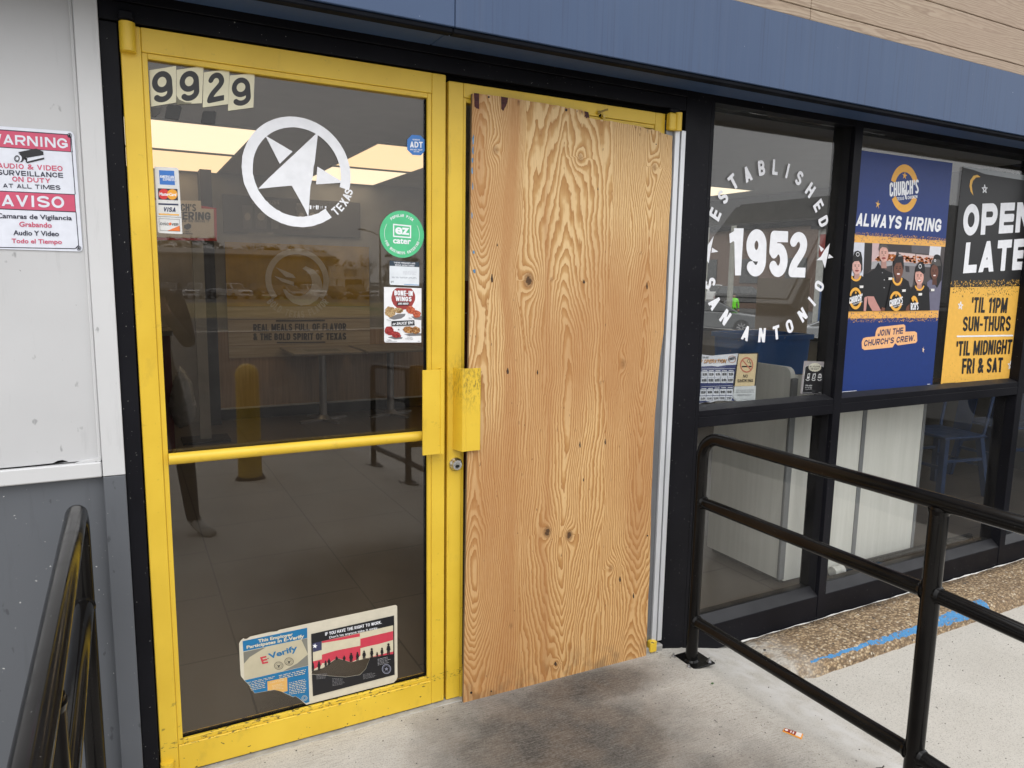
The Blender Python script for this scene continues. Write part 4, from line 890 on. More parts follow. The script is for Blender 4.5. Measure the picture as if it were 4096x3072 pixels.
# --- warning sign on the wall
s = Decal('warning_sign', 'white and red bilingual surveillance warning sign on the grey wall', 'sign', .0012, (0, 450, 2.765)); SG = ink(225, 228, 238, .3)
s.k = 0
out = [(-190, 148), (-150, 140), (780, 208), (806, 225), (822, 262), (914, 1495), (908, 1525), (885, 1538), (-60, 1508), (-74, 1480)]
s.thick(out, SG, .0015)
s.part('print'); DN = ink(36, 36, 58)
R_ = ink(205, 82, 112)
for (xr, wd_) in ((0, 1),):
    s.poly([(-160, 174), (752, 240), (760, 262), (784, 262), (788, 440), (-150, 378)], DN); s.poly([(-155, 186), (742, 250), (752, 275), (776, 280), (780, 432), (-145, 368)], R_)
    s.poly([(-135, 858), (828, 903), (842, 1106), (-118, 1067)], DN); s.poly([(-130, 868), (822, 912), (835, 1095), (-112, 1056)], R_)
s.line((786, 262), (800, 440), 9, DN); s.line((795, 430), (832, 905), 9, DN); s.line((840, 1100), (870, 1470), 9, DN); s.line((-100, 1490), (830, 1506), 9, DN); s.line((830, 1506), (872, 1468), 9, DN)
s.part('lettering')
s.text('WARNING', (-152, 228), (745, 288), (752, 400), (-148, 334), SG, .035)
s.text('AUDIO & VIDEO', (-28, 556), (690, 592), (694, 650), (-24, 612), R_, .03); s.text('SURVEILLANCE', (-34, 630), (694, 668), (699, 722), (-30, 688), DN, .03)
s.text('ON DUTY', (133, 706), (556, 730), (558, 782), (137, 762), R_, .03); s.text('AT ALL TIMES', (30, 784), (666, 806), (670, 856), (34, 828), DN, .03)
s.text('AVISO', (14, 908), (706, 930), (712, 1060), (18, 1032), SG, .04)
s.text('Camaras de Vigilancia', (-38, 1112), (794, 1142), (798, 1208), (-34, 1184), DN, .02); s.text('Grabando', (212, 1206), (570, 1218), (573, 1275), (214, 1262), R_, .02)
s.text('Audio Y Video', (146, 1300), (650, 1314), (653, 1370), (148, 1356), DN, .02); s.text('Todo el Tiempo', (128, 1394), (683, 1406), (686, 1470), (130, 1458), R_, .02)
s.part('camera_symbol')
s.poly([(200, 438), (400, 398), (478, 432), (482, 470), (300, 500), (232, 468)], INK); s.poly([(205, 452), (285, 492), (285, 545), (300, 562), (490, 516), (488, 498), (300, 545), (300, 505), (232, 470)], INK)
s.poly([(302, 506), (480, 472), (482, 498), (306, 540)], SG); s.epx((232, 506), 34, 42, INK); s.epx((212, 508), 30, 38, SG); s.rpx((188, 510), 32, 36, 8, INK); s.epx((190, 510), 16, 20, SG); s.rpx((190, 510), 20, 24, 5, INK)
for (x_, y_) in ((768, 252), (872, 1500)): s.part('mounting_hole'); s.rpx((x_, y_), 24, 24, 7, DN); s.epx((x_, y_), 11, 12, INK)
s.done()

# --- house number plates
PL = ink(226, 220, 190, .4); NUMK = ink(42, 42, 44)
plates = [([(1200, 565), (1417, 530), (1417, 825), (1215, 858)], '9', [(1219, 584), (1378, 560), (1395, 806), (1228, 838)], 'first tilted cream plate with black 9 at the left of the house number'),
          ([(1420, 562), (1637, 530), (1625, 830), (1420, 840)], '9', [(1442, 582), (1597, 558), (1608, 796), (1448, 826)], 'cream plate with black 9 and a curled lower corner, between two plates'),
          ([(1638, 582), (1846, 556), (1835, 838), (1630, 865)], '2', [(1676, 592), (1803, 575), (1802, 806), (1664, 835)], 'cream plate with black 2 in the house number'),
          ([(1847, 608), (2049, 588), (2038, 865), (1833, 892)], '9', [(1864, 632), (2006, 615), (2022, 838), (1866, 862)], 'cream plate with black 9, lowest and last of the house number')]
for i, (q, ch, tq_, lab) in enumerate(plates):
    s = Decal('number_plate', lab, 'number plate', .0165-.0003*i, (0, 0, 2.011), 'house number plates on the glass'); s.thick(q, PL, .0006)
    if i == 1: s.poly([(1420, 768), (1440, 800), (1490, 822), (1545, 826), (1535, 833), (1450, 838), (1420, 839)], ink(120, 116, 96))
    s.part('numeral'); s.text(ch, *tq_, NUMK, .028); s.done()
TP = ink(58, 57, 56)
for lab, P, m_ in (('slanted black tape patch on the glass under the second number plate', [(1338, 862), (1350, 842), (1380, 842), (1452, 852), (1462, 870), (1438, 966), (1324, 946)], TP), ('upright black tape patch on the glass under the plate with the 2', [(1632, 900), (1645, 893), (1730, 893), (1740, 905), (1730, 1000), (1616, 990)], TP), ('curved grey tape scrap on the glass under the first number plate', [(1218, 868), (1310, 858), (1290, 900), (1255, 940), (1220, 936)], ink(78, 75, 72))):
    s = Decal('tape_patch', lab, 'tape', .0170, (0, 0, 2.011), 'tape patches on the door glass'); s.poly(P, m_); s.done()

# --- star ring vinyl
s = Decal('star_decal', 'large white ring and star vinyl lettered TEXAS, high on the door glass', 'window decal', .0174, (900, 400, 3.0167))
s.part('ring'); c0 = Vector((.4495, 0, 1.8015)); pr = None
# ring in metres round its own centre on the glass
s.k += 1; P = []; y_ = s.y-s.step*s.k; N = 90; rr = random.Random(4)
for i in range(N+1):
    a = rad(-15+(308+15)*i/N); w1 = 1+rr.uniform(-.004, .004)*(1 if i > 50 else .2); wi = 1+rr.uniform(-.006, .006)*(1 if i > 50 else .2); ro = .1575*w1; ri = .1275*wi
    P.append((Vector((c0.x+math.cos(a)*ro, y_, c0.z+math.sin(a)*ro)), Vector((c0.x+math.cos(a)*ri, y_, c0.z+math.sin(a)*ri))))
for i in range(N): s.cur.face([P[i][0], P[i+1][0], P[i+1][1], P[i][1]], WHV)
s.part('star'); s.poly([(486, 428), (815, 622), (660, 770)], WHV)
s.poly([(1124, 384), (1080, 770), (1070, 800), (1060, 920), (1030, 1050), (1006, 1415), (960, 1310), (806, 1034), (690, 1042), (400, 1072), (540, 930)], WHV); s.poly([(1114, 802), (1432, 995), (1380, 1000), (1098, 1018)], WHV)
s.part('lettering'); s.k += 1
yy = s.y-s.step*s.k
for ch, (x_, y2), an in (('T', (1333, 1342), -47), ('E', (1388, 1294), -40), ('X', (1436, 1232), -32), ('A', (1470, 1166), -25), ('S', (1492, 1108), -17)):
    vs, fs, w0, h0 = glyphs(ch, .03); C0 = s.pt(x_, y2); a = rad(an); up = -Vector((math.cos(a), 0, math.sin(a))); tv = Vector((-math.sin(a), 0, math.cos(a))); hh = .0255; ww = .0255*w0/h0*1.05
    s.cur.raw([C0+tv*((u-.5)*ww)+up*((v-.5)*hh) for (u, v) in vs], fs, WHV)
s.part('torn_remains')
for (a, b_, c_, d_) in ((1020, 1270, 1043, 1318), (1062, 1275, 1070, 1312), (1074, 1282, 1092, 1292), (1096, 1270, 1118, 1322), (1122, 1272, 1132, 1322), (1154, 1282, 1160, 1320), (1172, 1276, 1178, 1318), (1204, 1280, 1224, 1304), (1206, 1310, 1222, 1330)): s.poly([(a, b_), (c_, b_+3), (c_-2, d_), (a+2, d_-2)], WHV)
s.done()
# --- round security and catering stickers
s = Decal('security_sticker', 'blue octagonal home security sticker at the right edge of the door glass', 'sticker', .0172, (900, 0, 2.011)); AB = ink(64, 126, 200)
s.poly([(1502, 1084), (1574, 1090), (1612, 1130), (1612, 1208), (1576, 1250), (1508, 1246), (1465, 1204), (1465, 1124)], AB)
s.part('lettering'); s.tq('SECURED BY', 1508, 1117, 1568, 1128, WHT, .02, 0, .05); s.tq('ADT', 1488, 1138, 1590, 1186, WHT, .05, 0, .03); s.tq('800.ADT.ASAP', 1490, 1196, 1588, 1208, WHT, .02, 0, .04); s.tq('ADT.COM', 1518, 1214, 1562, 1224, WHT, .02, 0, .04); s.done()
s = Decal('catering_sticker', 'green round business catering sticker on the door glass', 'sticker', .0172, (1500, 800, 2.767)); GN = ink(84, 196, 138)
L_, R2, T_, B_ = s.pt(52, 370), s.pt(541, 388), s.pt(285, 117), s.pt(310, 640); cx, cz = (L_.x+R2.x)/2, (T_.z+B_.z)/2; rx_, rz_ = (R2.x-L_.x)/2, (T_.z-B_.z)/2
def dsk(s, rx, rz, m, a0=0, a1=360, inner=0):
    s.k += 1; y_ = s.y-s.step*s.k; n = 56; P = [(Vector((cx+rx*math.cos(rad(a0+(a1-a0)*i/n)), y_, cz+rz*math.sin(rad(a0+(a1-a0)*i/n)))), Vector((cx+rx*inner*math.cos(rad(a0+(a1-a0)*i/n)), y_, cz+rz*inner*math.sin(rad(a0+(a1-a0)*i/n))))) for i in range(n+1)]
    if inner:
        for i in range(n): s.cur.face([P[i][0], P[i+1][0], P[i+1][1], P[i][1]], m)
    else: s.cur.face([p[0] for p in P[:-1]], m)
dsk(s, rx_, rz_, GN)
s.part('lettering'); dsk(s, rx_*.80, rz_*.80, WHT, 149, 198, .982); dsk(s, rx_*.80, rz_*.80, WHT, -18, 31, .982)
s.poly([(200, 262), (400, 282), (400, 424), (200, 408)], WHT); s.poly([(213, 278), (386, 296), (386, 408), (213, 394)], GN); s.tq('ez', 224, 298, 380, 378, WHT, .06, 0, .07); s.tq('cater', 200, 420, 398, 480, WHT, .05, 0, .06)
for (txt, mid, span, inw) in (('POPULAR PICK', 90, 74, False), ('FOR BUSINESS CATERING', 270, 132, True)):
    s.k += 1; y_ = s.y-s.step*s.k
    for i, ch in enumerate(txt):
        if ch == ' ': continue
        f = (i/(len(txt)-1)-.5)*span; a = rad(mid-f if not inw else mid+f); vs, fs, w0, h0 = glyphs(ch, .03); rv = Vector((math.cos(a), 0, math.sin(a))); tv = Vector((math.sin(a), 0, -math.cos(a)))
        if inw: rv = -rv; tv = -tv
        C0 = Vector((cx+math.cos(a)*rx_*.795, y_, cz+math.sin(a)*rz_*.795)); hh = .0088; ww = hh*w0/h0
        s.cur.raw([C0+tv*((u-.5)*ww)+rv*((v-.5)*hh) for (u, v) in vs], fs, WHT)
s.done()
s = Decal('monitoring_sticker', 'small white premises monitored notice with dark blue head below the green sticker', 'sticker', .0172, (1500, 800, 2.767))
s.poly([(161, 670), (490, 690), (489, 952), (172, 938), (161, 922)], ink(228, 233, 238)); s.part('lettering'); s.poly([(161, 670), (490, 690), (490, 744), (161, 728)], ink(48, 64, 78))
s.tq('THESE PREMISES ARE', 208, 684, 444, 700, WHT, .02, 0, .045); s.tq('BEING MONITORED', 222, 710, 436, 727, WHT, .02, 0, .045); s.tq('DT', 175, 896, 208, 916, INK, .02, 0, .03); lines(s, [(185, 846), (468, 854), (466, 872), (186, 864)], 2, ink(150, 155, 165), 3, .4, .1); lines(s, [(310, 785), (470, 792), (470, 832), (310, 824)], 3, ink(205, 208, 216), 4, .4, .2); s.poly([(320, 930), (489, 938), (489, 946), (320, 936)], ink(110, 160, 205)); s.done()

# --- wings flyer
s = Decal('wings_flyer', 'white bone-in wings flyer with red disc and fried pieces on the door glass', 'flyer', .0170, (1500, 800, 2.767)); FW_ = ink(240, 240, 242)
s.poly([(99, 962), (515, 976), (511, 1577), (112, 1577), (101, 1560)], FW_); RDK = ink(158, 58, 56)
s.part('print'); P = []; rr = random.Random(6)
for i in range(44):
    a = 2*math.pi*i/44; k = 1+rr.uniform(-.02, .02); X_, Y_ = 313+131*k*math.cos(a), 1080+134*k*math.sin(a)
    P.append((X_, max(Y_, 968+ (X_-99)*.034)))
s.poly(P, RDK); SH = ink(120, 118, 120)
s.poly([(150, 1308), (250, 1262), (338, 1258), (330, 1285), (290, 1312), (210, 1326)], SH); s.poly([(400, 1290), (512, 1280), (511, 1330), (440, 1322)], SH); s.poly([(140, 1520), (230, 1500), (308, 1522), (296, 1538), (220, 1544)], SH); s.poly([(320, 1488), (440, 1470), (512, 1476), (511, 1502), (380, 1506)], SH)
def wing(c, rx, ry, cols, seed, rot):
    r = random.Random(seed)
    s.poly([(c[0]+math.cos(a)*rx*k*math.cos(rot)-math.sin(a)*ry*k*math.sin(rot), c[1]+math.cos(a)*rx*k*math.sin(rot)+math.sin(a)*ry*k*math.cos(rot)) for a, k in [(2*math.pi*i/26, r.uniform(.9, 1.08)) for i in range(26)]], ink(*cols[0]))
    for l in range(3):
        s.k += 1
        for j in range(30):
            a = r.uniform(0, 6.28); q = math.sqrt(r.random())*.86; x_ = c[0]+(math.cos(a)*rx*math.cos(rot)-math.sin(a)*ry*math.sin(rot))*q; y2 = c[1]+(math.cos(a)*rx*math.sin(rot)+math.sin(a)*ry*math.cos(rot))*q; z_ = r.uniform(5, 11)
            s.cur.face([s.pt(x_+z_*math.cos(b)*r.uniform(.5, 1.1), y2+z_*math.sin(b)*r.uniform(.4, .9)) for b in (0, 1.1, 2.2, 3.3, 4.4, 5.4)], ink(*cols[(l+j) % len(cols)]))
wing((168, 1238), 60, 60, [(172, 138, 92), (200, 168, 118), (140, 104, 62), (216, 190, 142)], 1, .1); wing((262, 1222), 48, 32, [(172, 138, 92), (204, 172, 120), (150, 114, 70), (218, 192, 146)], 2, .1)
wing((395, 1218), 52, 42, [(190, 84, 54), (214, 110, 74), (160, 62, 40), (226, 132, 92)], 3, .4); wing((462, 1262), 46, 40, [(186, 80, 52), (214, 112, 78), (156, 62, 40), (226, 132, 92)], 4, .4)
wing((158, 1445), 52, 48, [(158, 40, 42), (182, 58, 56), (126, 26, 30), (196, 78, 70)], 5, .6); wing((232, 1490), 56, 34, [(158, 40, 42), (184, 60, 56), (128, 28, 30), (198, 80, 72)], 6, .3)
wing((372, 1438), 64, 38, [(158, 104, 50), (186, 132, 76), (120, 74, 32), (208, 158, 100)], 7, .1); wing((450, 1440), 52, 40, [(158, 104, 50), (188, 136, 80), (122, 76, 34), (210, 162, 104)], 8, .1)
s.part('lettering'); s.tq('BONE-IN', 214, 1000, 418, 1056, WHT, .06, 0, .03); s.tq('WINGS', 228, 1066, 405, 1118, WHT, .06, 0, .03)
s.poly([(247, 1130), (378, 1133), (376, 1163), (245, 1166)], INK); s.tq('ARE HERE!', 254, 1137, 372, 1158, WHT, .04, .2, .0); s.poly([(182, 1340), (434, 1330), (440, 1386), (184, 1394)], INK); s.text("or SAUCE 'EM!", (198, 1352), (424, 1342), (424, 1374), (194, 1384), WHT, .04, .25)
s.tq('Original', 130, 1320, 178, 1334, INK, .0, 0, .1); s.tq('Spicy', 374, 1298, 410, 1314, INK, .0, 0, .15); s.tq('Buffalo', 140, 1540, 184, 1554, INK, .0, 0, .06); s.tq('Hot Honey', 356, 1512, 414, 1526, INK, .0, 0, .04); s.tq('Lemon Pepper', 338, 1528, 424, 1544, INK, .0, 0, .04); s.spx((262, 1434), 12, INK, 10, .35)
s.line((118, 1563), (242, 1563), 3, INK); s.line((472, 1563), (500, 1563), 3, INK); s.done()

# --- card sticker
s = Decal('card_sticker', 'crackled white payment cards sticker at the left edge of the door glass', 'sticker', .0172, (0, 450, 2.765)); CW = ink(222, 222, 220)
s.poly([(1708, 597), (1955, 610), (1974, 628), (2018, 1345), (1760, 1332), (1745, 1318)], CW); s.part('lettering')
s.poly([(1758, 637), (1926, 645), (1936, 804), (1767, 796)], ink(58, 118, 196)); s.tq('AMERICAN', 1768, 692, 1922, 722, WHT, .01, 0, .05); s.tq('EXPRESS', 1802, 726, 1932, 752, WHT, .01, 0, .05)
s.poly([(1746, 838), (1962, 846), (1970, 972), (1752, 962)], ink(40, 42, 56)); s.epx((1812, 902), 58, 58, ink(212, 52, 52)); s.epx((1905, 906), 58, 58, ink(240, 168, 52)); s.text('MasterCard', (1760, 882), (1950, 892), (1953, 926), (1762, 918), WHT, .03, .2)
s.poly([(1750, 1002), (1972, 1010), (1973, 1028), (1752, 1020)], ink(40, 48, 80)); s.text('VISA', (1800, 1046), (1950, 1050), (1954, 1102), (1804, 1094), ink(42, 50, 84), .05, .25); s.poly([(1756, 1115), (1980, 1124), (1981, 1140), (1757, 1131)], ink(236, 180, 92))
s.line((1742, 1148), (2004, 1160), 3, INK); s.poly([(1986, 1252), (1990, 1313), (1852, 1307)], ink(232, 122, 60)); s.tq('DISC', 1774, 1216, 1866, 1244, INK, .01, 0, .04); s.epx((1882, 1232), 15, 16, ink(232, 112, 60)); s.tq('VER', 1900, 1222, 1974, 1250, INK, .01, 0, .04)
for a, b_ in (((1758, 1172), (1984, 1182)), ((1984, 1182), (1992, 1314)), ((1992, 1314), (1772, 1304)), ((1772, 1304), (1758, 1172))): s.line(a, b_, 2.5, INK)
s.part('cracks'); rr = random.Random(8); GC = ink(150, 148, 142)
for i in range(60):
    x_ = rr.uniform(1720, 1985); y2 = rr.uniform(615, 1330); x_ = max(x_, 1712+(y2-600)*.05); x_ = min(x_, 1960+(y2-600)*.055); s.line((x_, y2), (x_+rr.uniform(-14, 14), y2+rr.uniform(-12, 12)), 1.6, GC)
s.done()

# --- torn employment notice at the door foot
s = Decal('employment_notice', 'torn laminated right to work notice at the foot of the door glass', 'notice', .0166, (930, 2400, 3.16)); LAM = ink(214, 206, 186, .25); BK = ink(24, 24, 28); BLU = ink(20, 112, 162); TXT = ink(226, 214, 182)
# sheet with the two torn-out holes left open
s.poly([(83, 550), (100, 515), (140, 480), (150, 492), (180, 492), (222, 462), (480, 402), (525, 400), (560, 395), (590, 378), (985, 290), (985, 905), (1005, 900), (1000, 935), (975, 1335), (925, 1318), (850, 1252), (790, 1215), (770, 1228), (640, 1168), (600, 1150), (530, 1136), (300, 1176), (278, 1178), (245, 1130), (215, 1080), (150, 1018), (105, 960), (95, 830)], LAM)
s.poly([(985, 290), (2060, 62), (2082, 75), (2086, 975), (2070, 1010), (2030, 1052), (975, 1335), (1000, 935), (1150, 950), (1430, 972), (1610, 942), (1680, 870), (1735, 740), (1700, 735), (1500, 788), (1320, 735), (1140, 862), (1005, 900), (985, 905)], LAM)
s.part('left_panel'); s.poly([(127, 520), (944, 350), (946, 480), (135, 652)], BLU); s.poly([(152, 1016), (958, 830), (972, 1290), (925, 1305), (850, 1248), (790, 1212), (770, 1224), (640, 1164), (530, 1133), (300, 1173), (278, 1174), (245, 1126), (215, 1076)], BLU)
s.poly([(135, 655), (946, 482), (958, 828), (150, 1012)], ink(196, 186, 158)); s.poly([(138, 660), (420, 598), (220, 720), (145, 805)], ink(122, 120, 110)); s.poly([(950, 690), (958, 826), (640, 898), (820, 800)], ink(130, 128, 118)); s.poly([(870, 500), (946, 484), (952, 680)], ink(130, 128, 118))
s.poly([(440, 1030), (690, 975), (696, 1150), (640, 1164), (530, 1133), (444, 1146)], ink(226, 176, 98))
s.part('lettering'); s.text('This Employer', (322, 500), (760, 412), (765, 462), (328, 552), TXT, .05); s.text('Participates in E-Verify', (178, 578), (905, 432), (905, 490), (180, 630), TXT, .05)
s.text('E', (348, 725), (425, 705), (452, 795), (378, 812), ink(200, 56, 72), .05); s.line((440, 742), (458, 736), 8, BK); s.text('Verify', (445, 680), (812, 566), (824, 660), (478, 768), BLU, .05)
for (x_, y2) in ((584, 830), (715, 778)): s.rpx((x_, y2), 58, 50, 7, ink(90, 86, 78)); s.rpx((x_, y2), 40, 34, 4, ink(110, 104, 94)); s.poly([(x_-26, y2-14), (x_, y2-4), (x_+26, y2-16), (x_+12, y2+6), (x_+8, y2+24), (x_-10, y2+24), (x_-12, y2+6)], ink(84, 80, 72))
s.text('NOTICE', (476, 1040), (652, 1000), (653, 1016), (477, 1056), TXT, .02); lines(s, [(500, 1078), (640, 1045), (660, 1130), (510, 1130)], 4, TXT, 11, .3, .2)
lines(s, [(180, 1038), (548, 955), (550, 985), (200, 1070)], 2, TXT, 12, .35, .05); lines(s, [(200, 1070), (425, 1020), (425, 1110), (240, 1150)], 4, TXT, 13, .35, .15); lines(s, [(582, 948), (930, 868), (935, 935), (600, 1005)], 3, TXT, 14, .35, .1); lines(s, [(712, 1040), (935, 990), (940, 1170), (720, 1200)], 8, TXT, 15, .35, .1)
s.rpx((910, 1240), 36, 34, 4, TXT); s.rpx((910, 1240), 22, 20, 4, TXT)
s.part('right_panel')
s.poly([(994, 430), (2042, 196), (2050, 945), (1018, 1216), (1004, 940), (1150, 954), (1430, 976), (1612, 946), (1684, 872), (1738, 738), (1700, 732), (1500, 785), (1320, 731), (1140, 858), (1003, 896)], BK)
CRM = ink(214, 204, 176); RDF = ink(204, 62, 80)
s.poly([(1014, 548), (2030, 320), (2032, 680), (1700, 735), (1500, 785), (1320, 731), (1140, 858), (1020, 892)], CRM)
s.poly([(1130, 522), (1610, 420), (1610, 462), (1400, 500), (1130, 545)], RDF); s.poly([(1616, 490), (1700, 470), (2030, 392), (2030, 505), (1850, 555), (1700, 588), (1616, 610)], RDF); s.poly([(1130, 692), (1300, 640), (1616, 578), (1618, 700), (1560, 760), (1500, 785), (1320, 731), (1230, 790), (1130, 800)], RDF); s.poly([(1018, 776), (1130, 750), (1128, 820), (1020, 880)], RDF); s.poly([(1720, 728), (1850, 695), (2032, 650), (2032, 682)], RDF)
s.poly([(1014, 548), (1128, 522), (1128, 632), (1018, 660)], ink(58, 60, 92)); s.spx((1042, 582), 34, WHT, 5)
s.part('silhouettes')
for (x_, yb, h, w_) in ((1020, 900, 100, 34), (1094, 888, 112, 46), (1178, 850, 82, 36), (1220, 820, 78, 44), (1316, 760, 46, 36), (1412, 770, 66, 40), (1500, 785, 115, 52), (1580, 768, 108, 42), (1664, 745, 104, 50), (1760, 740, 130, 44), (1828, 722, 62, 28), (1890, 710, 106, 40), (1972, 690, 140, 52)):
    s.epx((x_, yb-h+h*.09), h*.085+2, h*.10+2, BK); s.poly([(x_-w_*.32, yb-h*.78), (x_+w_*.32, yb-h*.80), (x_+w_*.5, yb-h*.42), (x_+w_*.34, yb-h*.40), (x_+w_*.30, yb), (x_+w_*.06, yb), (x_, yb-h*.35), (x_-w_*.08, yb), (x_-w_*.32, yb), (x_-w_*.34, yb-h*.40), (x_-w_*.5, yb-h*.42)], BK)
s.part('lettering'); s.text('IF YOU HAVE THE RIGHT TO WORK,', (1168, 412), (1885, 260), (1888, 298), (1170, 452), WHT, .01); s.text("Don't let anyone take it away.", (1222, 458), (1838, 332), (1840, 372), (1226, 496), WHT, .01)
lines(s, [(1060, 935), (1200, 920), (1225, 985), (1062, 1005)], 5, ink(150, 148, 150), 21, .3, .3); lines(s, [(1262, 985), (1440, 985), (1440, 1060), (1264, 1092)], 6, ink(140, 138, 140), 22, .3, .3); lines(s, [(1650, 935), (1800, 905), (1830, 970), (1652, 1005)], 5, ink(140, 138, 140), 23, .3, .3); lines(s, [(1835, 742), (2002, 702), (2004, 792), (1836, 832)], 5, ink(170, 168, 170), 24, .3, .35)
s.rpx((1946, 872), 58, 62, 9, ink(140, 142, 156)); s.rpx((1946, 872), 42, 45, 5, ink(110, 112, 126)); s.spx((1946, 872), 26, ink(130, 132, 146), 0, .5); s.done()

# --- 1952 window lettering
YW = .0515
s = Decal('window_lettering', 'white ESTABLISHED 1952 SAN ANTONIO lettering on the narrow window', 'window lettering', YW, (2700, 900, 2.074))
s.part('numerals'); s.text('1', (447, 27), (570, 27), (546, 418), (472, 418), WHV, .05); s.text('9', (597, 33), (764, 36), (750, 428), (583, 426), WHV, .07); s.text('5', (792, 46), (938, 52), (932, 434), (770, 430), WHV, .07); s.text('2', (955, 56), (1104, 60), (1079, 436), (940, 432), WHV, .07)
za = (2600, 200, 2.37); zb_ = (2700, 900, 2.074)
L1 = [('E', za, 617, 1557), ('S', za, 692, 1393), ('T', za, 790, 1250), ('A', za, 925, 1176), ('B', za, 1058, 1118), ('L', za, 1188, 1112), ('I', za, 1305, 1146), ('S', za, 1415, 1215), ('H', za, 1520, 1328), ('E', za, 1597, 1475), ('D', za, 1645, 1625)]
L2 = [('S', zb_, 289, 484), ('A', zb_, 330, 645), ('N', zb_, 418, 765), ('A', zb_, 590, 897), ('N', zb_, 722, 914), ('T', zb_, 842, 892), ('O', zb_, 951, 840), ('N', zb_, 1058, 746), ('I', zb_, 1136, 635), ('O', zb_, 1197, 507)]
s.part('lettering'); s.k += 1; pts = [at(z_[0]+x_/z_[2], z_[1]+y2/z_[2], YW) for (_, z_, x_, y2) in L1+L2]
A_ = np.array([[2*v.x, 2*v.z, 1] for v in pts]); b2 = np.array([v.x**2+v.z**2 for v in pts]); sol = np.linalg.lstsq(A_, b2, rcond=None)[0]; ccx, ccz = float(sol[0]), float(sol[1])
for k, (ch, z_, x_, y2) in enumerate(L1+L2):
    v = at(z_[0]+x_/z_[2], z_[1]+y2/z_[2], YW-.0004); rv = Vector((v.x-ccx, 0, v.z-ccz)).normalized()
    if k >= len(L1): rv = -rv
    tv = Vector((rv.z, 0, -rv.x)); vs, fs, w0, h0 = glyphs(ch, .05); hh = .062; ww = {'I': .014, 'L': .032, 'T': .040, 'E': .036, 'B': .038, 'S': .038}.get(ch, .041)
    s.cur.raw([v+tv*((u-.5)*ww)+rv*((q-.5)*hh) for (u, q) in vs], fs, WHV)
s.part('star'); s.poly([(1284, 152), (1270, 236), (1244, 358), (1222, 292), (1174, 292), (1210, 262), (1236, 214)], WHV); s.poly([(1194, 166), (1236, 200), (1212, 224)], WHV); s.poly([(1278, 240), (1315, 270), (1268, 278)], WHV)
s.part('star'); s.poly([(321, 92), (300, 190), (280, 318), (240, 262), (200, 262), (240, 215)], WHV); s.poly([(308, 188), (360, 221), (303, 230)], WHV); s.done()

# --- opening hours, smoking and order notices behind the narrow window's lower edge
s = Decal('opening_hours_sheet', 'white and navy opening hours sheet in the lower corner of the narrow window', 'notice', .0660, (2770, 1380, 3.95)); HN = ink(54, 66, 118); HW = ink(228, 234, 244)

s.poly([(-60, 150), (140, 152), (300, 168), (500, 150), (728, 132), (690, 420), (640, 720), (650, 840), (690, 882), (560, 886), (420, 868), (290, 908), (200, 900), (98, 932), (-100, 940)], HW)
s.part('print'); s.poly([(-60, 340), (160, 338), (300, 328), (400, 340), (520, 318), (700, 312), (660, 600), (625, 760), (625, 830), (668, 884), (540, 870), (420, 868), (300, 886), (96, 920), (-100, 925)], HN)
for rows, (y0, y1) in enumerate((((420, 508), (512, 600)), ((698, 796), (806, 880)))):
    for j, (ya, yb) in enumerate((y0, y1)):
        for i in range(6):
            xa = 46+i*103-(ya-420)*.085; xb = xa+97; sl = -.02 if rows == 0 else -.07
            s.poly([(xa, ya+sl*(i-3)*20), (xb, ya+sl*(i-2)*20), (xb-8, yb+sl*(i-2)*20), (xa-8, yb+sl*(i-3)*20)], HW)
s.part('lettering')
s.text('WELCOME', (-10, 186), (262, 184), (252, 212), (-20, 212), INK, .03, .2); s.text('HOURS OF OPERATION', (-150, 248), (540, 226), (530, 290), (-160, 298), ink(60, 40, 24), .05, .15); s.text('HOURS OF OPERATION', (-152, 240), (536, 220), (525, 282), (-162, 290), ink(222, 160, 82), .03, .15)
s.rpx((625, 225), 62, 58, 9, ink(196, 140, 110)); s.text("CHURCH'S", (566, 205), (686, 180), (684, 222), (570, 248), INK, .03)
for rows, (ya, yb, tt) in enumerate(((442, 486, '10:00'), (534, 580, '8:00'), (724, 766, '10:00'), (826, 862, '12:00'))):
    for i in range(6):
        xa = 62+i*103-(ya-420)*.085; sl = -2.0*(i-3) if rows < 2 else -5*(i-3); s.text(tt, (xa, ya+sl*.4), (xa+68, ya+sl*.4-2), (xa+66, yb+sl*.4-4), (xa-2, yb+sl*.4-2), INK, .03)
s.line((148, 378), (676, 372), 5, HW); s.line((140, 660), (636, 640), 5, HW)
for yy_, sl in ((408, -.012), (690, -.045)):
    for i in range(5): s.line((156+i*104-(yy_-408)*.05, yy_+sl*i*100), (232+i*104-(yy_-408)*.05, yy_-2+sl*i*100), 11, HW)
s.done()
s = Decal('no_smoking_sign', 'cream no smoking sign with red ring beside the opening hours sheet', 'sign', .0640, (2770, 1380, 3.95)); CRS = ink(226, 208, 168)
s.poly([(722, 132), (1030, 120), (1048, 150), (1000, 640), (995, 880), (960, 884), (960, 640), (640, 640)], ink(56, 56, 58)); s.part('panel'); s.poly([(732, 143), (1024, 138), (978, 646), (668, 652)], CRS)
s.part('symbol'); s.poly([(780, 330), (935, 328), (934, 350), (779, 353)], INK)
for a, b_ in (((870, 235), (862, 258)), ((862, 258), (880, 280)), ((880, 280), (912, 282)), ((912, 282), (926, 320)), ((895, 232), (902, 262)), ((902, 262), (930, 290)), ((870, 235), (895, 226))): s.line(a, b_, 7, INK)
s.rpx((855, 315), 106, 124, 20, ink(204, 128, 106)); s.line((788, 238), (922, 392), 20, ink(204, 128, 106))
s.part('lettering'); s.text('NO', (802, 466), (876, 466), (872, 516), (798, 516), INK, .03); s.text('SMOKING', (712, 540), (960, 536), (955, 588), (706, 592), INK, .03); s.done()
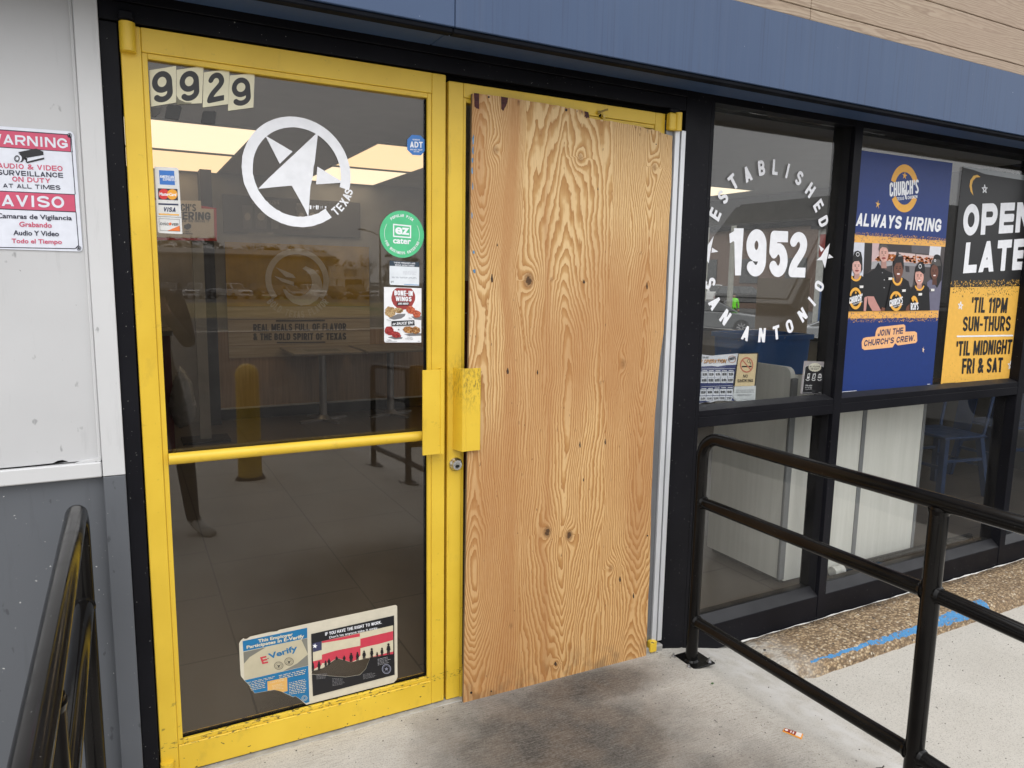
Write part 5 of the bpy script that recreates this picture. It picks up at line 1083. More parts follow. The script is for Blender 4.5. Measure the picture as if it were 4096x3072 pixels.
s = Decal('fine_print_notice', 'crumpled white fine print notice below the no smoking sign', 'notice', .0625, (2770, 1380, 3.95)); s.poly([(665, 655), (1002, 644), (990, 886), (690, 884), (655, 850), (642, 800)], ink(214, 220, 224)); s.part('lettering'); lines(s, [(688, 705), (975, 700), (972, 755), (684, 758)], 3, ink(60, 62, 70), 31, .35, .05, .06); lines(s, [(706, 775), (940, 772), (930, 806), (708, 808)], 2, ink(60, 62, 70), 32, .35, .1, .06); s.line((755, 856), (976, 856), 3, INK); s.line((672, 856), (716, 856), 3, INK); s.done()
s = Decal('order_notice', 'small black all flavor no wait order notice in the window corner', 'notice', .0650, (2770, 1380, 3.95)); s.poly([(1762, 250), (2132, 266), (2068, 776), (1704, 774)], ink(188, 182, 186, .2)); s.part('print')
P = [(1728, 770), (1776, 350), (1800, 326), (1840, 316), (2050, 326), (2085, 350), (2092, 380), (2048, 772)]; s.poly(P, ink(205, 205, 210)); s.poly([(1736, 768), (1784, 356), (1806, 334), (1842, 326), (2046, 336), (2076, 358), (2082, 384), (2040, 770)], ink(22, 22, 30))
s.poly([(1934+104*math.cos(2*math.pi*i/36)*(1 if i % 2 else .93), 352+72*math.sin(2*math.pi*i/36)*(1 if i % 2 else .93)) for i in range(36)], ink(236, 232, 216))
s.part('symbols'); s.poly([(1822, 450), (1860, 445), (1845, 530), (1808, 535)], WHT); s.poly([(1830, 462), (1850, 460), (1842, 500), (1822, 502)], INK); s.poly([(1905, 455), (1950, 448), (1938, 530), (1888, 535)], WHT); s.poly([(1915, 468), (1938, 465), (1928, 520), (1902, 522)], INK); s.poly([(1990, 470), (2005, 452), (2032, 455), (2042, 480), (2035, 525), (1978, 520)], WHT); s.poly([(1994, 480), (2034, 482), (2030, 500), (1988, 498)], INK)
for x_ in (1820, 1912, 2006): s.rpx((x_, 530), 36, 36, 12, WHT, 200, 340, 12)
s.part('lettering'); s.text('ALL FLAVOR.', (1852, 326), (2024, 328), (2020, 354), (1850, 352), INK, .03); s.text('NO WAIT.', (1872, 364), (2004, 366), (2000, 392), (1870, 390), INK, .03); s.text('Order online', (1785, 624), (1890, 624), (1888, 652), (1783, 652), WHT, .02, .2); s.text('or in our app.', (1782, 662), (1888, 664), (1886, 688), (1780, 688), WHT, .02, .2); s.line((1782, 706), (1886, 698), 4, WHT); s.line((1748, 750), (1886, 750), 3, WHT); s.line((1990, 750), (2030, 750), 3, WHT); s.done()

# --- hiring poster
def logo(s, c, rx, ry, th, mring, mtxt, tx, sub=True):
    s.rpx(c, rx, ry, th, mring, 20, 160, 24); s.rpx(c, rx, ry, th, mring, 206, 334, 24)
s = Decal('hiring_poster', 'blue ALWAYS HIRING poster with crew photo inside the wide window', 'poster', .0520, (3200, 400, 2.3705)); PB = ink(44, 66, 124); PB2 = ink(27, 54, 120)
s.poly([(505, 466), (1448, 598), (1345, 1720), (1252, 2715), (290, 2806)], PB2)
s.part('emblem'); s.rpx((990, 838), 133, 227, 42, GOLD, 19, 161, 30); s.rpx((990, 838), 133, 227, 42, GOLD, 207, 333, 30); s.spx((993, 718), 24, GOLD, 8, .4, 38)
s.text("CHURCH'S", (850, 784), (1128, 752), (1124, 886), (850, 918), WHT, .05); s.poly([(985, 852), (1003, 848), (1013, 945), (1000, 938)], WHT); s.text('TEXAS', (918, 924), (988, 916), (988, 946), (918, 952), WHT, .02); s.text('CHICKEN', (1020, 910), (1113, 902), (1112, 930), (1020, 942), WHT, .02)
s.spx((738, 990), 24, ink(236, 186, 96), 10, .3, 46)
s.part('lettering'); s.text('ALWAYS HIRING', (545, 1070), (1350, 1128), (1336, 1254), (528, 1192), WHT, .06, .08)
s.part('brush_band'); s.z = (3300, 900, 2.3706); GP = ink(240, 180, 92)
qa = [(270, 72), (1147, 140), (1140, 207), (262, 163)]; s.poly([(270, 90), (1146, 150), (1140, 207), (262, 163)], GP); grunge(s, [(270, 62), (1147, 124), (1146, 158), (270, 96)], GP, 420, 41, 1., (3, 8)); grunge(s, [(270, 88), (1146, 146), (1142, 195), (266, 150)], PB2, 420, 42, 1.8, (3, 8))
qb = [(205, 815), (1078, 808), (1070, 900), (196, 905)]; s.poly([(205, 815), (1078, 808), (1072, 880), (197, 888)], GP); grunge(s, [(197, 925), (1069, 915), (1073, 870), (200, 880)], GP, 420, 43, 1., (3, 8)); grunge(s, [(196, 892), (1072, 884), (1076, 822), (203, 830)], PB2, 420, 44, 1.8, (3, 8))
s.part('callout'); 
s.poly([(500, 975), (520, 966), (745, 942), (762, 955), (762, 1012), (850, 1008), (872, 1022), (875, 1100), (860, 1118), (690, 1142), (665, 1120), (640, 1160), (375, 1186), (350, 1170), (348, 1110), (362, 1075), (385, 1066), (475, 1056), (482, 1010)], ink(244, 186, 132)); CN = ink(40, 46, 90)
s.text('JOIN THE', (504, 995), (744, 970), (742, 1030), (496, 1056), CN, .05, .1); s.text("CHURCH'S CREW.", (372, 1092), (860, 1042), (856, 1098), (366, 1152), CN, .05, .1); s.spx((932, 1184), 14, ink(244, 214, 190), 10, .3, 34); s.line((160, 1583), (300, 1571), 4, WHT); s.line((968, 1511), (998, 1508), 4, WHT)
# crew photograph printed on the poster
s.part('photo_print'); s.z = (3370, 950, 5.028); K = ink(27, 26, 28); SK = [(214, 168, 158), (206, 160, 148), (112, 72, 56), (212, 160, 146), (104, 66, 52)]
s.poly([(170, 92), (2065, 190), (1935, 1465), (60, 1487)], ink(78, 72, 72)); s.poly([(170, 95), (445, 105), (415, 790), (100, 760)], ink(214, 216, 226)); s.poly([(445, 105), (600, 112), (575, 640), (420, 790)], ink(46, 42, 42)); s.poly([(600, 112), (740, 120), (735, 460), (585, 520)], ink(206, 178, 178)); s.poly([(590, 480), (1010, 480), (1000, 560), (575, 640)], ink(168, 166, 168)); s.poly([(740, 120), (1390, 155), (1390, 290), (735, 290)], ink(62, 56, 58)); s.poly([(1390, 155), (1760, 175), (1740, 330), (1390, 300)], ink(96, 92, 98)); s.poly([(1760, 172), (1985, 185), (1960, 430), (1735, 400)], ink(220, 220, 226))
for q in ([(640, 440), (740, 330), (740, 460)], [(920, 290), (1085, 290), (1050, 470), (880, 475)], [(1130, 300), (1465, 330), (1470, 510), (1180, 500)], [(1480, 335), (1850, 370), (1800, 530), (1480, 520)]):
    s.poly(q, ink(214, 190, 186)); cc = qlerp(q if len(q) == 4 else q+[q[-1]], .5, .6)
    rr = random.Random(len(q)+int(cc[0])); s.k += 1
    for i in range(46): u, v = rr.uniform(.05, .95), rr.uniform(.3, .95); c = qlerp(q if len(q) == 4 else q+[q[-1]], u, v); z_ = rr.uniform(14, 30); s.cur.face([s.pt(c[0]+z_*math.cos(b), c[1]+z_*.8*math.sin(b)) for b in (0, 1.1, 2.2, 3.3, 4.4, 5.4)], ink(*rr.choice([(206, 120, 62), (188, 98, 48), (220, 142, 84), (168, 84, 40)])))
s.poly([(1000, 520), (1480, 530), (1400, 1000), (1000, 900)], ink(120, 116, 118)); s.poly([(1180, 500), (1800, 545), (1780, 600), (1180, 560)], ink(150, 148, 152)); s.poly([(1260, 570), (1340, 580), (1350, 700), (1270, 690)], ink(60, 56, 60))
def face(c, rx, ry, col, smile=True, tilt=0):
    s.poly([(c[0]-rx*.5, c[1]+ry*.5), (c[0]+rx*.5, c[1]+ry*.5), (c[0]+rx*.62, c[1]+ry*1.75), (c[0]-rx*.62, c[1]+ry*1.75)], ink(*[int(v*.86) for v in col])); s.epx(c, rx, ry, ink(*col), 0, 360, 28, tilt); s.epx((c[0]+rx*.35, c[1]+ry*.1), rx*.55, ry*.75, ink(*[min(255, int(v*1.06)) for v in col]))
    dk = ink(*[int(v*.35) for v in col])
    for sx in (-.36, .36): s.epx((c[0]+sx*rx, c[1]-ry*.10), rx*.17, ry*.055, dk); s.line((c[0]+sx*rx-rx*.22, c[1]-ry*.26), (c[0]+sx*rx+rx*.22, c[1]-ry*.27), ry*.06, dk)
    s.poly([(c[0]-rx*.06, c[1]-ry*.05), (c[0]+rx*.16, c[1]+ry*.24), (c[0]-rx*.16, c[1]+ry*.26)], ink(*[int(v*.8) for v in col])); s.epx((c[0], c[1]+ry*.52), rx*.42, ry*.13, ink(150, 74, 72))
    if smile: s.epx((c[0], c[1]+ry*.49), rx*.34, ry*.08, ink(240, 236, 232))
def collar(c, rx, ry, wd): s.rpx(c, rx, ry, wd, GOLD, 185, 355, 24)
# back row then front row
s.poly([(1700, 900), (1760, 850), (1990, 830), (1965, 1250), (1940, 1465), (1740, 1465)], ink(110, 108, 128)); s.poly([(1770, 560), (1850, 360), (1960, 360), (2010, 560), (1990, 850), (1900, 1020), (1760, 780)], K); face((1850, 690), 78, 150, SK[4]); s.poly([(1775, 555), (1800, 460), (1860, 415), (1960, 450), (1985, 570), (1900, 575), (1830, 530)], ink(82, 78, 76)); s.rpx((1862, 462), 18, 26, 7, WHT); s.epx((1900, 390), 62, 50, K)
s.poly([(430, 760), (640, 640), (720, 520), (860, 650), (1010, 720), (1030, 1475), (440, 1475)], K); face((832, 330), 92, 165, SK[1], False); s.poly([(728, 260), (740, 170), (800, 135), (890, 150), (925, 210), (925, 260), (880, 200), (800, 190)], ink(88, 82, 78)); s.poly([(728, 500), (800, 640), (830, 670), (740, 640), (700, 540)], K)
s.poly([(500, 1180), (630, 1185), (690, 1310), (760, 1440), (800, 1475), (600, 1475), (520, 1330)], ink(196, 142, 134)); s.poly([(440, 1200), (500, 1185), (490, 1300), (470, 1478), (425, 1478)], ink(204, 150, 142)); s.epx((805, 708), 6, 8, WHT); s.epx((840, 852), 8, 10, WHT); s.epx((838, 1010), 8, 10, WHT)
s.poly([(60, 1485), (110, 850), (170, 760), (280, 870), (375, 760), (470, 830), (500, 1170), (440, 1210), (425, 1482)], K); face((292, 590), 96, 148, SK[0], False); s.poly([(195, 530), (205, 400), (250, 285), (310, 262), (375, 300), (400, 420), (405, 640), (370, 720), (375, 560), (330, 470), (240, 480)], K); s.rpx((307, 338), 34, 44, 8, WHT); collar((272, 760), 108, 122, 34)
s.poly([(1360, 1465), (1370, 1060), (1460, 950), (1540, 1050), (1645, 930), (1740, 1010), (1760, 1465)], K); face((1545, 790), 88, 160, SK[3]); s.poly([(1470, 690), (1480, 600), (1530, 500), (1600, 485), (1650, 540), (1665, 700), (1630, 740), (1560, 680)], K); s.rpx((1562, 578), 30, 46, 8, WHT); collar((1550, 960), 96, 110, 28)
s.poly([(860, 1475), (1000, 830), (1100, 960), (1200, 800), (1330, 880), (1380, 1100), (1350, 1340), (1270, 1475)], K); face((1125, 640), 95, 190, SK[2]); s.poly([(1030, 600), (1035, 470), (1090, 350), (1160, 332), (1225, 400), (1235, 560), (1225, 660), (1180, 500), (1080, 510)], K); s.poly([(1120, 380), (1190, 380), (1180, 350), (1140, 345)], ink(170, 166, 166)); collar((1104, 800), 104, 168, 30)
s.poly([(1290, 1390), (1355, 1330), (1345, 1470), (1265, 1470)], ink(110, 70, 56)); s.poly([(790, 1400), (860, 1420), (850, 1475), (780, 1475)], ink(120, 78, 62))
for (x_, y2) in ((375, 992), (955, 828), (1228, 1068), (1556, 1142), (1805, 1055)): s.poly([(x_-42, y2-22), (x_+45, y2-26), (x_+42, y2+22), (x_-42, y2+26)], ink(232, 230, 226)); s.poly([(x_-42, y2-18), (x_-26, y2-20), (x_-28, y2+22), (x_-42, y2+24)], K)
for (x_, y2, cut) in ((262, 1225, "CHURCH'"), (1075, 1280, "CHURCH'S"), (1445, 1390, "RCH'S")):
    rx2, ry2 = 128, 220 if cut != "CHURCH'S" else 200
    if cut == "RCH'S": s.rpx((x_-5, y2), 88, 218, 34, GOLD, 18, 130, 20); s.text(cut, (x_-72, y2-72), (x_+86, y2-85), (x_+80, y2+62), (x_-72, y2+70), WHT, .05)
    else: s.rpx((x_, y2), rx2, ry2, 36, GOLD, 16, 164, 24); s.rpx((x_, y2), rx2, ry2, 36, GOLD, 200, 340 if cut == "CHURCH'" else 345, 24); s.text(cut, (x_-128, y2-12), (x_+140, y2-100), (x_+135, y2+40), (x_-128, y2+112), WHT, .05); s.text('TEXAS CHICKEN', (x_-55, y2+108), (x_+135, y2+48), (x_+135, y2+74), (x_-55, y2+136), WHT, .02)
    s.spx((x_+ (5 if cut != "RCH'S" else -22), y2-118), 26, GOLD, 6, .4, 40)
s.done()

# --- late opening poster
s = Decal('late_hours_poster', 'black and gold OPEN LATE poster at the right edge of the wide window', 'poster', .0520, (3200, 400, 2.3705)); PK = ink(37, 37, 38); GY = ink(240, 186, 82)
def pw(X_, Z_): d = Vector((X_, .0520, Z_))-CAM; dd = d.dot(FW); return (2048+FPX*d.dot(RT)/dd, 1536-FPX*d.dot(UP)/dd)
TLp, BLp = at(3851, 664, .052), at(3764, 1543, .052); X0, X1, Z1p, Z0p = TLp.x, TLp.x+.735, TLp.z, BLp.z
s.z = (0, 0, 1); zs = at(3805, 1150, .052).z
s.poly([pw(X0, Z1p), pw(X1, Z1p), pw(X1, Z0p), pw(X0, Z0p)], PK); s.poly([pw(X0, Z1p), pw(X1, Z1p), pw(X1, Z1p-.03), pw(X0+.2, Z1p-.024), pw(X0+.1, Z1p-.012), pw(X0+.004, Z1p-.006)], ink(120, 126, 128, .15))
s.part('gold_panel'); s.poly([pw(X0+.001, zs), pw(X1, zs+.015), pw(X1, Z0p), pw(X0, Z0p)], GY); s.z = (0, 0, 1)
q = [pw(X0, zs+.035), pw(X1, zs+.05), pw(X1, zs+.004), pw(X0, zs-.012)]; grunge(s, q, GY, 500, 51, 1., (1.6, 4)); q = [pw(X0+.002, zs+.004), pw(X1, zs+.018), pw(X1, zs-.035), pw(X0+.002, zs-.05)]; grunge(s, q, PK, 380, 52, 1.8, (1.6, 4)); q = [pw(X0+.003, Z0p+.004), pw(X0+.5, Z0p+.004), pw(X0+.5, Z0p+.10), pw(X0+.003, Z0p+.12)]; grunge(s, q, PK, 60, 53, 1.3, (1, 3))
s.part('moon_and_stars'); s.z = (3200, 400, 2.3705); s.poly([(1712, 730), (1682, 709), (1645, 718), (1615, 762), (1607, 815), (1617, 866), (1644, 906), (1634, 858), (1629, 810), (1641, 765), (1670, 735)], GY)
def hstar(c, r, ry, rot=0):
    P = [(c[0]+math.sin(rad(72*i+rot))*r, c[1]-math.cos(rad(72*i+rot))*ry) for i in range(5)]
    for i in range(5): s.line(P[i], P[(i+2) % 5], 6, WHT)
hstar((1751, 845), 27, 44); s.z = (3300, 900, 2.3706); hstar((1285, 765), 25, 40, 8); hstar((1760, 1332), 27, 44, 5)
s.part('lettering'); s.z = (3200, 400, 2.3705)
s.text('OPEN', (1556, 988), (2214, 966), (2190, 1248), (1540, 1290), WHT, .085); s.text('LATE', (1576, 1352), (2160, 1312), (2138, 1606), (1546, 1644), WHT, .085)
s.z = (3300, 900, 2.3706); s.text("'TIL 11PM", (1398, 684), (1738, 690), (1722, 836), (1384, 830), PK, .03); s.text('SUN-THURS', (1314, 868), (1768, 862), (1757, 1005), (1304, 1008), PK, .03); s.line((1250, 1056), (1783, 1048), 15, WHT); s.text("'TIL MIDNIGHT", (1250, 1102), (1780, 1084), (1764, 1222), (1240, 1242), PK, .03); s.text('FRI & SAT', (1306, 1266), (1690, 1256), (1680, 1394), (1297, 1412), PK, .03); s.line((1115, 1502), (1235, 1494), 3, PK); s.done()

# ================================================================ INSIDE THE RESTAURANT
YB = BW-.012
lightm = emit('ceiling_panel_glow', (1, .77, .46), 1.2); lightm2 = emit('ceiling_panel_glow_bright', (1, .86, .62), 1.28)
FRW = mat('white_light_frame', (.6, .6, .58), .5)
def troffer(x0, x1, y0, y1, m, label):
    t = Thing('ceiling_light', label, 'ceiling light', 'ceiling light panels inside')
    p = t.part('frame'); z = 2.4995
    for a in ((x0-.02, x0, y0-.02, y1+.02), (x1, x1+.02, y0-.02, y1+.02), (x0, x1, y0-.02, y0), (x0, x1, y1, y1+.02)): p.box(*a, z-.012, z, FRW)
    t.part('diffuser').box(x0, x1, y0, y1, z-.008, z-.003, m); t.done()
troffer(-.02, .86, 3.22, 4.42, lightm2, 'lit ceiling panel behind the number plates, nearer of that pair')
troffer(-.02, .86, 4.52, 5.70, lightm, 'lit ceiling panel behind the number plates, farther of that pair')
troffer(1.73, 2.45, 3.25, 4.50, lightm, 'lit ceiling panel seen right of the star ring, nearer of that pair')
troffer(1.73, 2.45, 4.60, 5.70, lightm2, 'lit ceiling panel seen right of the star ring, farther of that pair')
troffer(5.35, 6.05, 3.70, 4.80, lightm2, 'lit ceiling panel seen through the 1952 window')
troffer(3.5, 4.3, 2.6, 3.8, lightm, 'lit ceiling panel over the blue chairs')

def woodlam(name, a, b_, st):
    m, t, b = base(name); f = noise(t, 1., detail=4, rough=.65, mul=st)
    t.links.new(ramp(t, [(.3, a), (.7, b_)], f), b.inputs['Base Color']); b.inputs['Roughness'].default_value = .5; return m
WOODW = woodlam('brown_wainscot_laminate', (.30, .195, .105), (.50, .345, .205), (40, 40, 2)); PLANK = woodlam('printed_wood_planks', (.42, .345, .235), (.62, .53, .40), (2, 4, 45)); TRIMW = mat('white_trim', (.6, .6, .58), .5)
t = Thing('wainscot', 'brown wood wainscot with white trim on the far wall', 'wainscot'); wx0 = at(866, 1500, YB).x
t.part('panel').box(wx0, 4.2, YB-.01, BW-.001, .13, at(900, 1324, YB).z, WOODW); p = t.part('trim'); p.box(wx0, 4.2, YB-.016, BW-.0005, .112, .1295, TRIMW); p.box(wx0, 4.2, YB-.016, BW-.0005, at(900, 1324, YB).z+.0005, at(900, 1324, YB).z+.014, TRIMW); p.box(wx0-.02, wx0-.0005, YB-.016, BW-.0005, .112, .93, TRIMW)
t.part('skirting').box(wx0, 4.2, YB-.006, BW-.0008, 0, .1115, BLKR); t.done()
t = Thing('wall_column', 'dark square column left of the wood wainscot', 'column'); t.part().box(at(808, 1000, 5.6).x, at(853, 1000, 5.6).x, 5.5, BW-.001, 0, 2.499, mat('charcoal_column', (.022, .023, .03), .6)); t.done()
# wall mural
s = Decal('wall_mural', 'mustard and plank wall mural lettered REAL MEALS FULL OF FLAVOR', 'mural', YB-.022, (0, 0, 1)); s.step = .0008; Dm = 1.8517
q = [(485*Dm, 515*Dm), (797*Dm, 540*Dm), (797*Dm, 742*Dm), (495*Dm, 800*Dm)]
MUST = mat('mustard_print', (.44, .29, .045), .6, var=.2)
tl, tr, br, bl = [at(*a, s.y) for a in q]; zt_, zb2 = (tl.z+tr.z)/2, (br.z+bl.z)/2; zsplit = at(640*Dm, 662*Dm, s.y).z
s.cur.box(tl.x, tr.x, s.y, s.y+.012, zsplit, zt_, MUST); s.part('plank_panel'); n_ = 4; hh = (zsplit-zb2)/n_
for i in range(n_): s.cur.box(tl.x, tr.x, s.y, s.y+.012, zb2+i*hh+.003, zb2+(i+1)*hh-.003, PLANK)
s.k = 2; s.part('emblem'); EMB = ink(222, 216, 208); ce = at(643*Dm, 605*Dm, s.y); y_ = s.y-.003; R0 = .33
for i in range(40):
    a, b_ = rad(-38+256*i/40), rad(-38+256*(i+1)/40); s.cur.face([(ce.x+R0*math.cos(a), y_, ce.z+R0*math.sin(a)), (ce.x+R0*math.cos(b_), y_, ce.z+R0*math.sin(b_)), (ce.x+R0*.82*math.cos(b_), y_, ce.z+R0*.82*math.sin(b_)), (ce.x+R0*.82*math.cos(a), y_, ce.z+R0*.82*math.sin(a))], EMB)
for P in ([(-.22, .13), (-.05, .06), (-.02, .02), (-.12, .03)], [(-.24, .04), (-.04, -.02), (-.04, -.06), (-.16, -.02)], [(.05+.21*math.cos(rad(a)), -.06+.21*math.sin(rad(a))) for a in range(80, -171, -25)]+[(-.0+.15*math.cos(rad(a)), -.02+.15*math.sin(rad(a))) for a in range(-150, 71, 22)]): s.cur.face([(ce.x+a, y_, ce.z+b_) for a, b_ in P], EMB)
for i, ch in enumerate('BOLD TEXAS FLAVOR'):
    if ch == ' ': continue
    a = rad(270+(i/16-.5)*104); vs, fs, w0, h0 = glyphs(ch, .05); rv = -Vector((math.cos(a), 0, math.sin(a))); tv = Vector((-math.sin(a), 0, math.cos(a))); C0 = Vector((ce.x, y_, ce.z))-rv*(R0*1.1); s.cur.raw([C0+tv*((u-.5)*.055*w0/h0*1.0)+rv*((v-.5)*.075) for (u, v) in vs], fs, EMB)
s.part('lettering'); DKT = ink(60, 52, 42); s.k = 4
s.text('REAL MEALS FULL OF FLAVOR', (547*Dm, 700*Dm), (748*Dm, 698*Dm), (748*Dm, 713*Dm), (547*Dm, 715*Dm), DKT, .05); s.text('& THE BOLD SPIRIT OF TEXAS', (547*Dm, 720*Dm), (748*Dm, 719*Dm), (748*Dm, 734*Dm), (547*Dm, 735*Dm), DKT, .05); s.line((596*Dm, 693*Dm), (702*Dm, 692*Dm), 6, DKT); s.line((598*Dm, 740*Dm), (703*Dm, 739*Dm), 5, DKT); s.done()
# menu board above it
s = Decal('menu_board', 'grey drink and side sizes menu board high on the far wall', 'menu board', YB-.022, (0, 0, 1)); s.step = .001; MG = ink(120, 118, 116); ML = ink(176, 172, 166)
a_, b_ = at(905, 785, s.y), at(1420, 905, s.y); s.cur.box(a_.x-.04, b_.x+.06, s.y, s.y+.02, b_.z-.12, a_.z+.02, ink(96, 94, 92))
s.part('lettering'); s.text('DRINK SIZES', (1010, 800), (1118, 802), (1118, 818), (1010, 816), ML, .03); s.text('SIDE', (1186, 812), (1222, 813), (1222, 826), (1186, 825), ML, .03); s.text('SIZES', (1182, 828), (1222, 829), (1222, 842), (1182, 841), ML, .03); s.text('HALF GALLONS', (992, 930), (1095, 930), (1095, 944), (992, 944), ML, .03)
s.part('cups')
for x_, w_ in ((990, 22), (1045, 28), (1100, 18), (1205, 20), (1250, 26)): s.poly([(x_-w_, 820), (x_+w_, 822), (x_+w_*.75, 915), (x_-w_*.75, 915)], MG); s.epx((x_, 866), w_*.55, 16, ML)
s.done()
# catering board on a stand at the left of the room
s = Decal('catering_board', 'red framed catering board on a pale post behind the card sticker', 'sign', 4.75, (600, 800, 1.8433)); s.step = .0008
s.thick([(-60, -30), (490, 60), (495, 302), (-60, 292)], ink(196, 52, 58), .02); s.k = 1; s.poly([(-50, 0), (375, 5), (378, 62), (470, 68), (474, 282), (-50, 272)], ink(232, 222, 208)); s.part('lettering'); s.text("CHURCH'S", (90, 22), (340, 30), (340, 84), (90, 78), INK, .03); s.text('CATERING', (95, 82), (446, 90), (446, 148), (95, 142), INK, .05); s.text("THAT'S HOW WE BRING IT", (110, 144), (440, 150), (440, 166), (110, 160), INK, .01); s.text('FAMILY', (255, 228), (300, 229), (300, 238), (255, 237), INK, .02); s.text('GATHERINGS', (238, 242), (316, 243), (316, 253), (238, 252), INK, .02)
s.part('symbol'); s.poly([(252, 185), (285, 172), (305, 184), (302, 205), (275, 218), (252, 206)], INK)
s.part('post'); pp = at(795, 1100, 4.8).x; s.cur.box(pp-.045, pp+.045, 4.775, 4.84, 0, 1.86, mat('pale_post', (.33, .32, .29), .6)); s.part('foot'); s.cur.box(pp-.2, pp+.2, 4.65, 4.95, 0, .02, BLKR); s.done()
# counter and bin at the left, half hidden behind the stile
t = Thing('red_counter', 'dark red counter block at the far left inside the door', 'counter'); RC = mat('dark_red_laminate', (.10, .012, .014), .4); t.part('front').box(-1.6, .30, 4.3, 5.0, 0, 1.0, RC); t.part('worktop').box(-1.62, .32, 4.27, 5.02, 1.0005, 1.04, mat('worktop_grey', (.12, .11, .10), .3)); t.done()
t = Thing('clear_bag', 'crumpled clear plastic bag hanging by the red counter', 'bag'); p = t.part(); rr = random.Random(3); bmx = bmesh.new(); bmesh.ops.create_icosphere(bmx, subdivisions=3, radius=1)
for v in bmx.verts: k = 1+rr.uniform(-.12, .12); v.co = Vector((.36+v.co.x*.075*k*(1.2-.5*v.co.z), 4.1+v.co.y*.07*k, .52+v.co.z*.24*k))
p.bm(bmx, mat('cloudy_plastic', (.30, .30, .29), .25), True); t.done()
# tables
STL = mat('table_column_steel', (.42, .42, .43), .38, metal=.8, var=.1); LAMT = mat('table_laminate', (.25, .215, .17), .4)
t = Thing('dining_table', 'steel pedestal table with a paper on it below the mural', 'table', 'pedestal tables by the far wall'); bx, by = 1.775, 5.33
p = t.part('tabletop'); p.box(bx-.36, bx+.33, by-.36, by+.36, .722, .75, LAMT, .004)
t.part('column').tube([(bx, by, .03), (bx, by, .721)], .038, STL, 20); p = t.part('base')
for a in range(4): an = rad(20+90*a); p.prism([(bx+math.cos(an)*.28-math.sin(an)*.02, by+math.sin(an)*.28+math.cos(an)*.02, .002), (bx+math.cos(an)*.28+math.sin(an)*.02, by+math.sin(an)*.28-math.cos(an)*.02, .002), (bx+math.sin(an)*.035, by-math.cos(an)*.035, .002), (bx-math.sin(an)*.035, by+math.cos(an)*.035, .002)], (0, 0, .022), STL)
p.tube([(bx, by, .024), (bx, by, .04), (bx, by, .06)], [.075, .06, .04], STL, 20); tab = t.done(org=Vector((bx, by, 0)))
dup(tab, Vector((2.52, 5.36, 0)), 'bare steel pedestal table nearer the door handle, below the mural')
pm = Thing('paper_placemat', 'printed paper lying on the pedestal table', 'paper'); p = pm.part(); p.box(bx-.26, bx+.2, by-.3, by+.05, .7515, .7525, ink(150, 146, 138)); p.box(bx-.2, bx+.14, by-.24, by-.02, .7530, .7532, ink(110, 106, 98)); pm.done()

# booth backs at the windows
WPAN = woodlam('pale_wood_laminate', (.60, .61, .575), (.70, .705, .675), (30, 30, 1.2)); TPAN = WPAN; ETR = mat('grey_edge_trim', (.17, .18, .19), .45)
t = Thing('booth_end', 'pale laminate booth end with grey edge trim behind the lower window', 'booth')
p = t.part('side_panel'); P = [(2.80, .70, .035), (2.80, .205, .035), (2.80, .205, 1.06)]
for i in range(1, 7): a = rad(90*i/6); P.append((2.80, .245-.04*math.cos(a), 1.06+.04*math.sin(a)))
P += [(2.80, .70, 1.10)]; p.prism(P, (.03, 0, 0), TPAN)
p = t.part('edge_trim'); p.box(2.797, 2.834, .186, .2045, .03, 1.05, ETR, .006, 2)
p = t.part('front_panel'); p.box(2.8345, 3.335, .19, .215, .02, 1.06, WPAN); p = t.part('front_panel'); p.box(3.365, 3.845, .19, .215, .02, 1.06, WPAN)
p = t.part('edge_trim'); p.box(3.3355, 3.3645, .185, .216, .02, 1.06, ETR); p = t.part('edge_trim'); p.box(3.8455, 3.868, .184, .24, .02, 1.065, ETR, .004)
p = t.part('bench_body'); p.box(2.84, 3.84, .217, .70, .0, .45, INT_D); p.box(2.84, 3.84, .23, .30, .45, 1.05, INT_G); t.done()
t = Thing('floor_pipe', 'black floor pipe with a white end cap along the window sill', 'pipe'); px0 = at(3350, 2300, .15); t.part('pipe').tube([(px0.x+.02, .15, .028), (4.35, .15, .028)], .022, RAIL, 16); t.part('end_cap').tube([(px0.x-.045, .15, .028), (px0.x+.03, .15, .028)], [.026, .026], mat('white_cap', (.5, .5, .47), .6, var=.2, vscale=40), 18); t.done()
t = Thing('caution_sign', 'folded yellow caution sign edge beside the booth end', 'sign'); cx0 = at(3575, 2100, .32).x; t.part('leaf').prism([(3.90, .30, .005), (3.945, .34, .005), (3.925, .32, .62)], (.006, .02, 0), mat('caution_yellow', (.62, .36, .03), .5)); t.part('leaf').prism([(3.90, .42, .005), (3.945, .46, .005), (3.925, .345, .62)], (.006, .02, 0), mat('caution_yellow', (0, 0, 0))); t.done()
t = Thing('blue_bin', 'tapered blue plastic bin standing behind the booth end', 'bin'); BB = mat('blue_plastic', (.055, .23, .70), .4, var=.08, speck=((.6, .6, .6), 40, .74))
bxc, byc = 3.44, 1.0
def rrect(hx, hy, z, rr_=.04, n=5): return [Vector((bxc+sx*(hx-rr_)+rr_*math.cos(rad(a0+90*i/n)), byc+sy*(hy-rr_)+rr_*math.sin(rad(a0+90*i/n)), z)) for sx, sy, a0 in ((1, 1, 0), (-1, 1, 90), (-1, -1, 180), (1, -1, 270)) for i in range(n+1)]
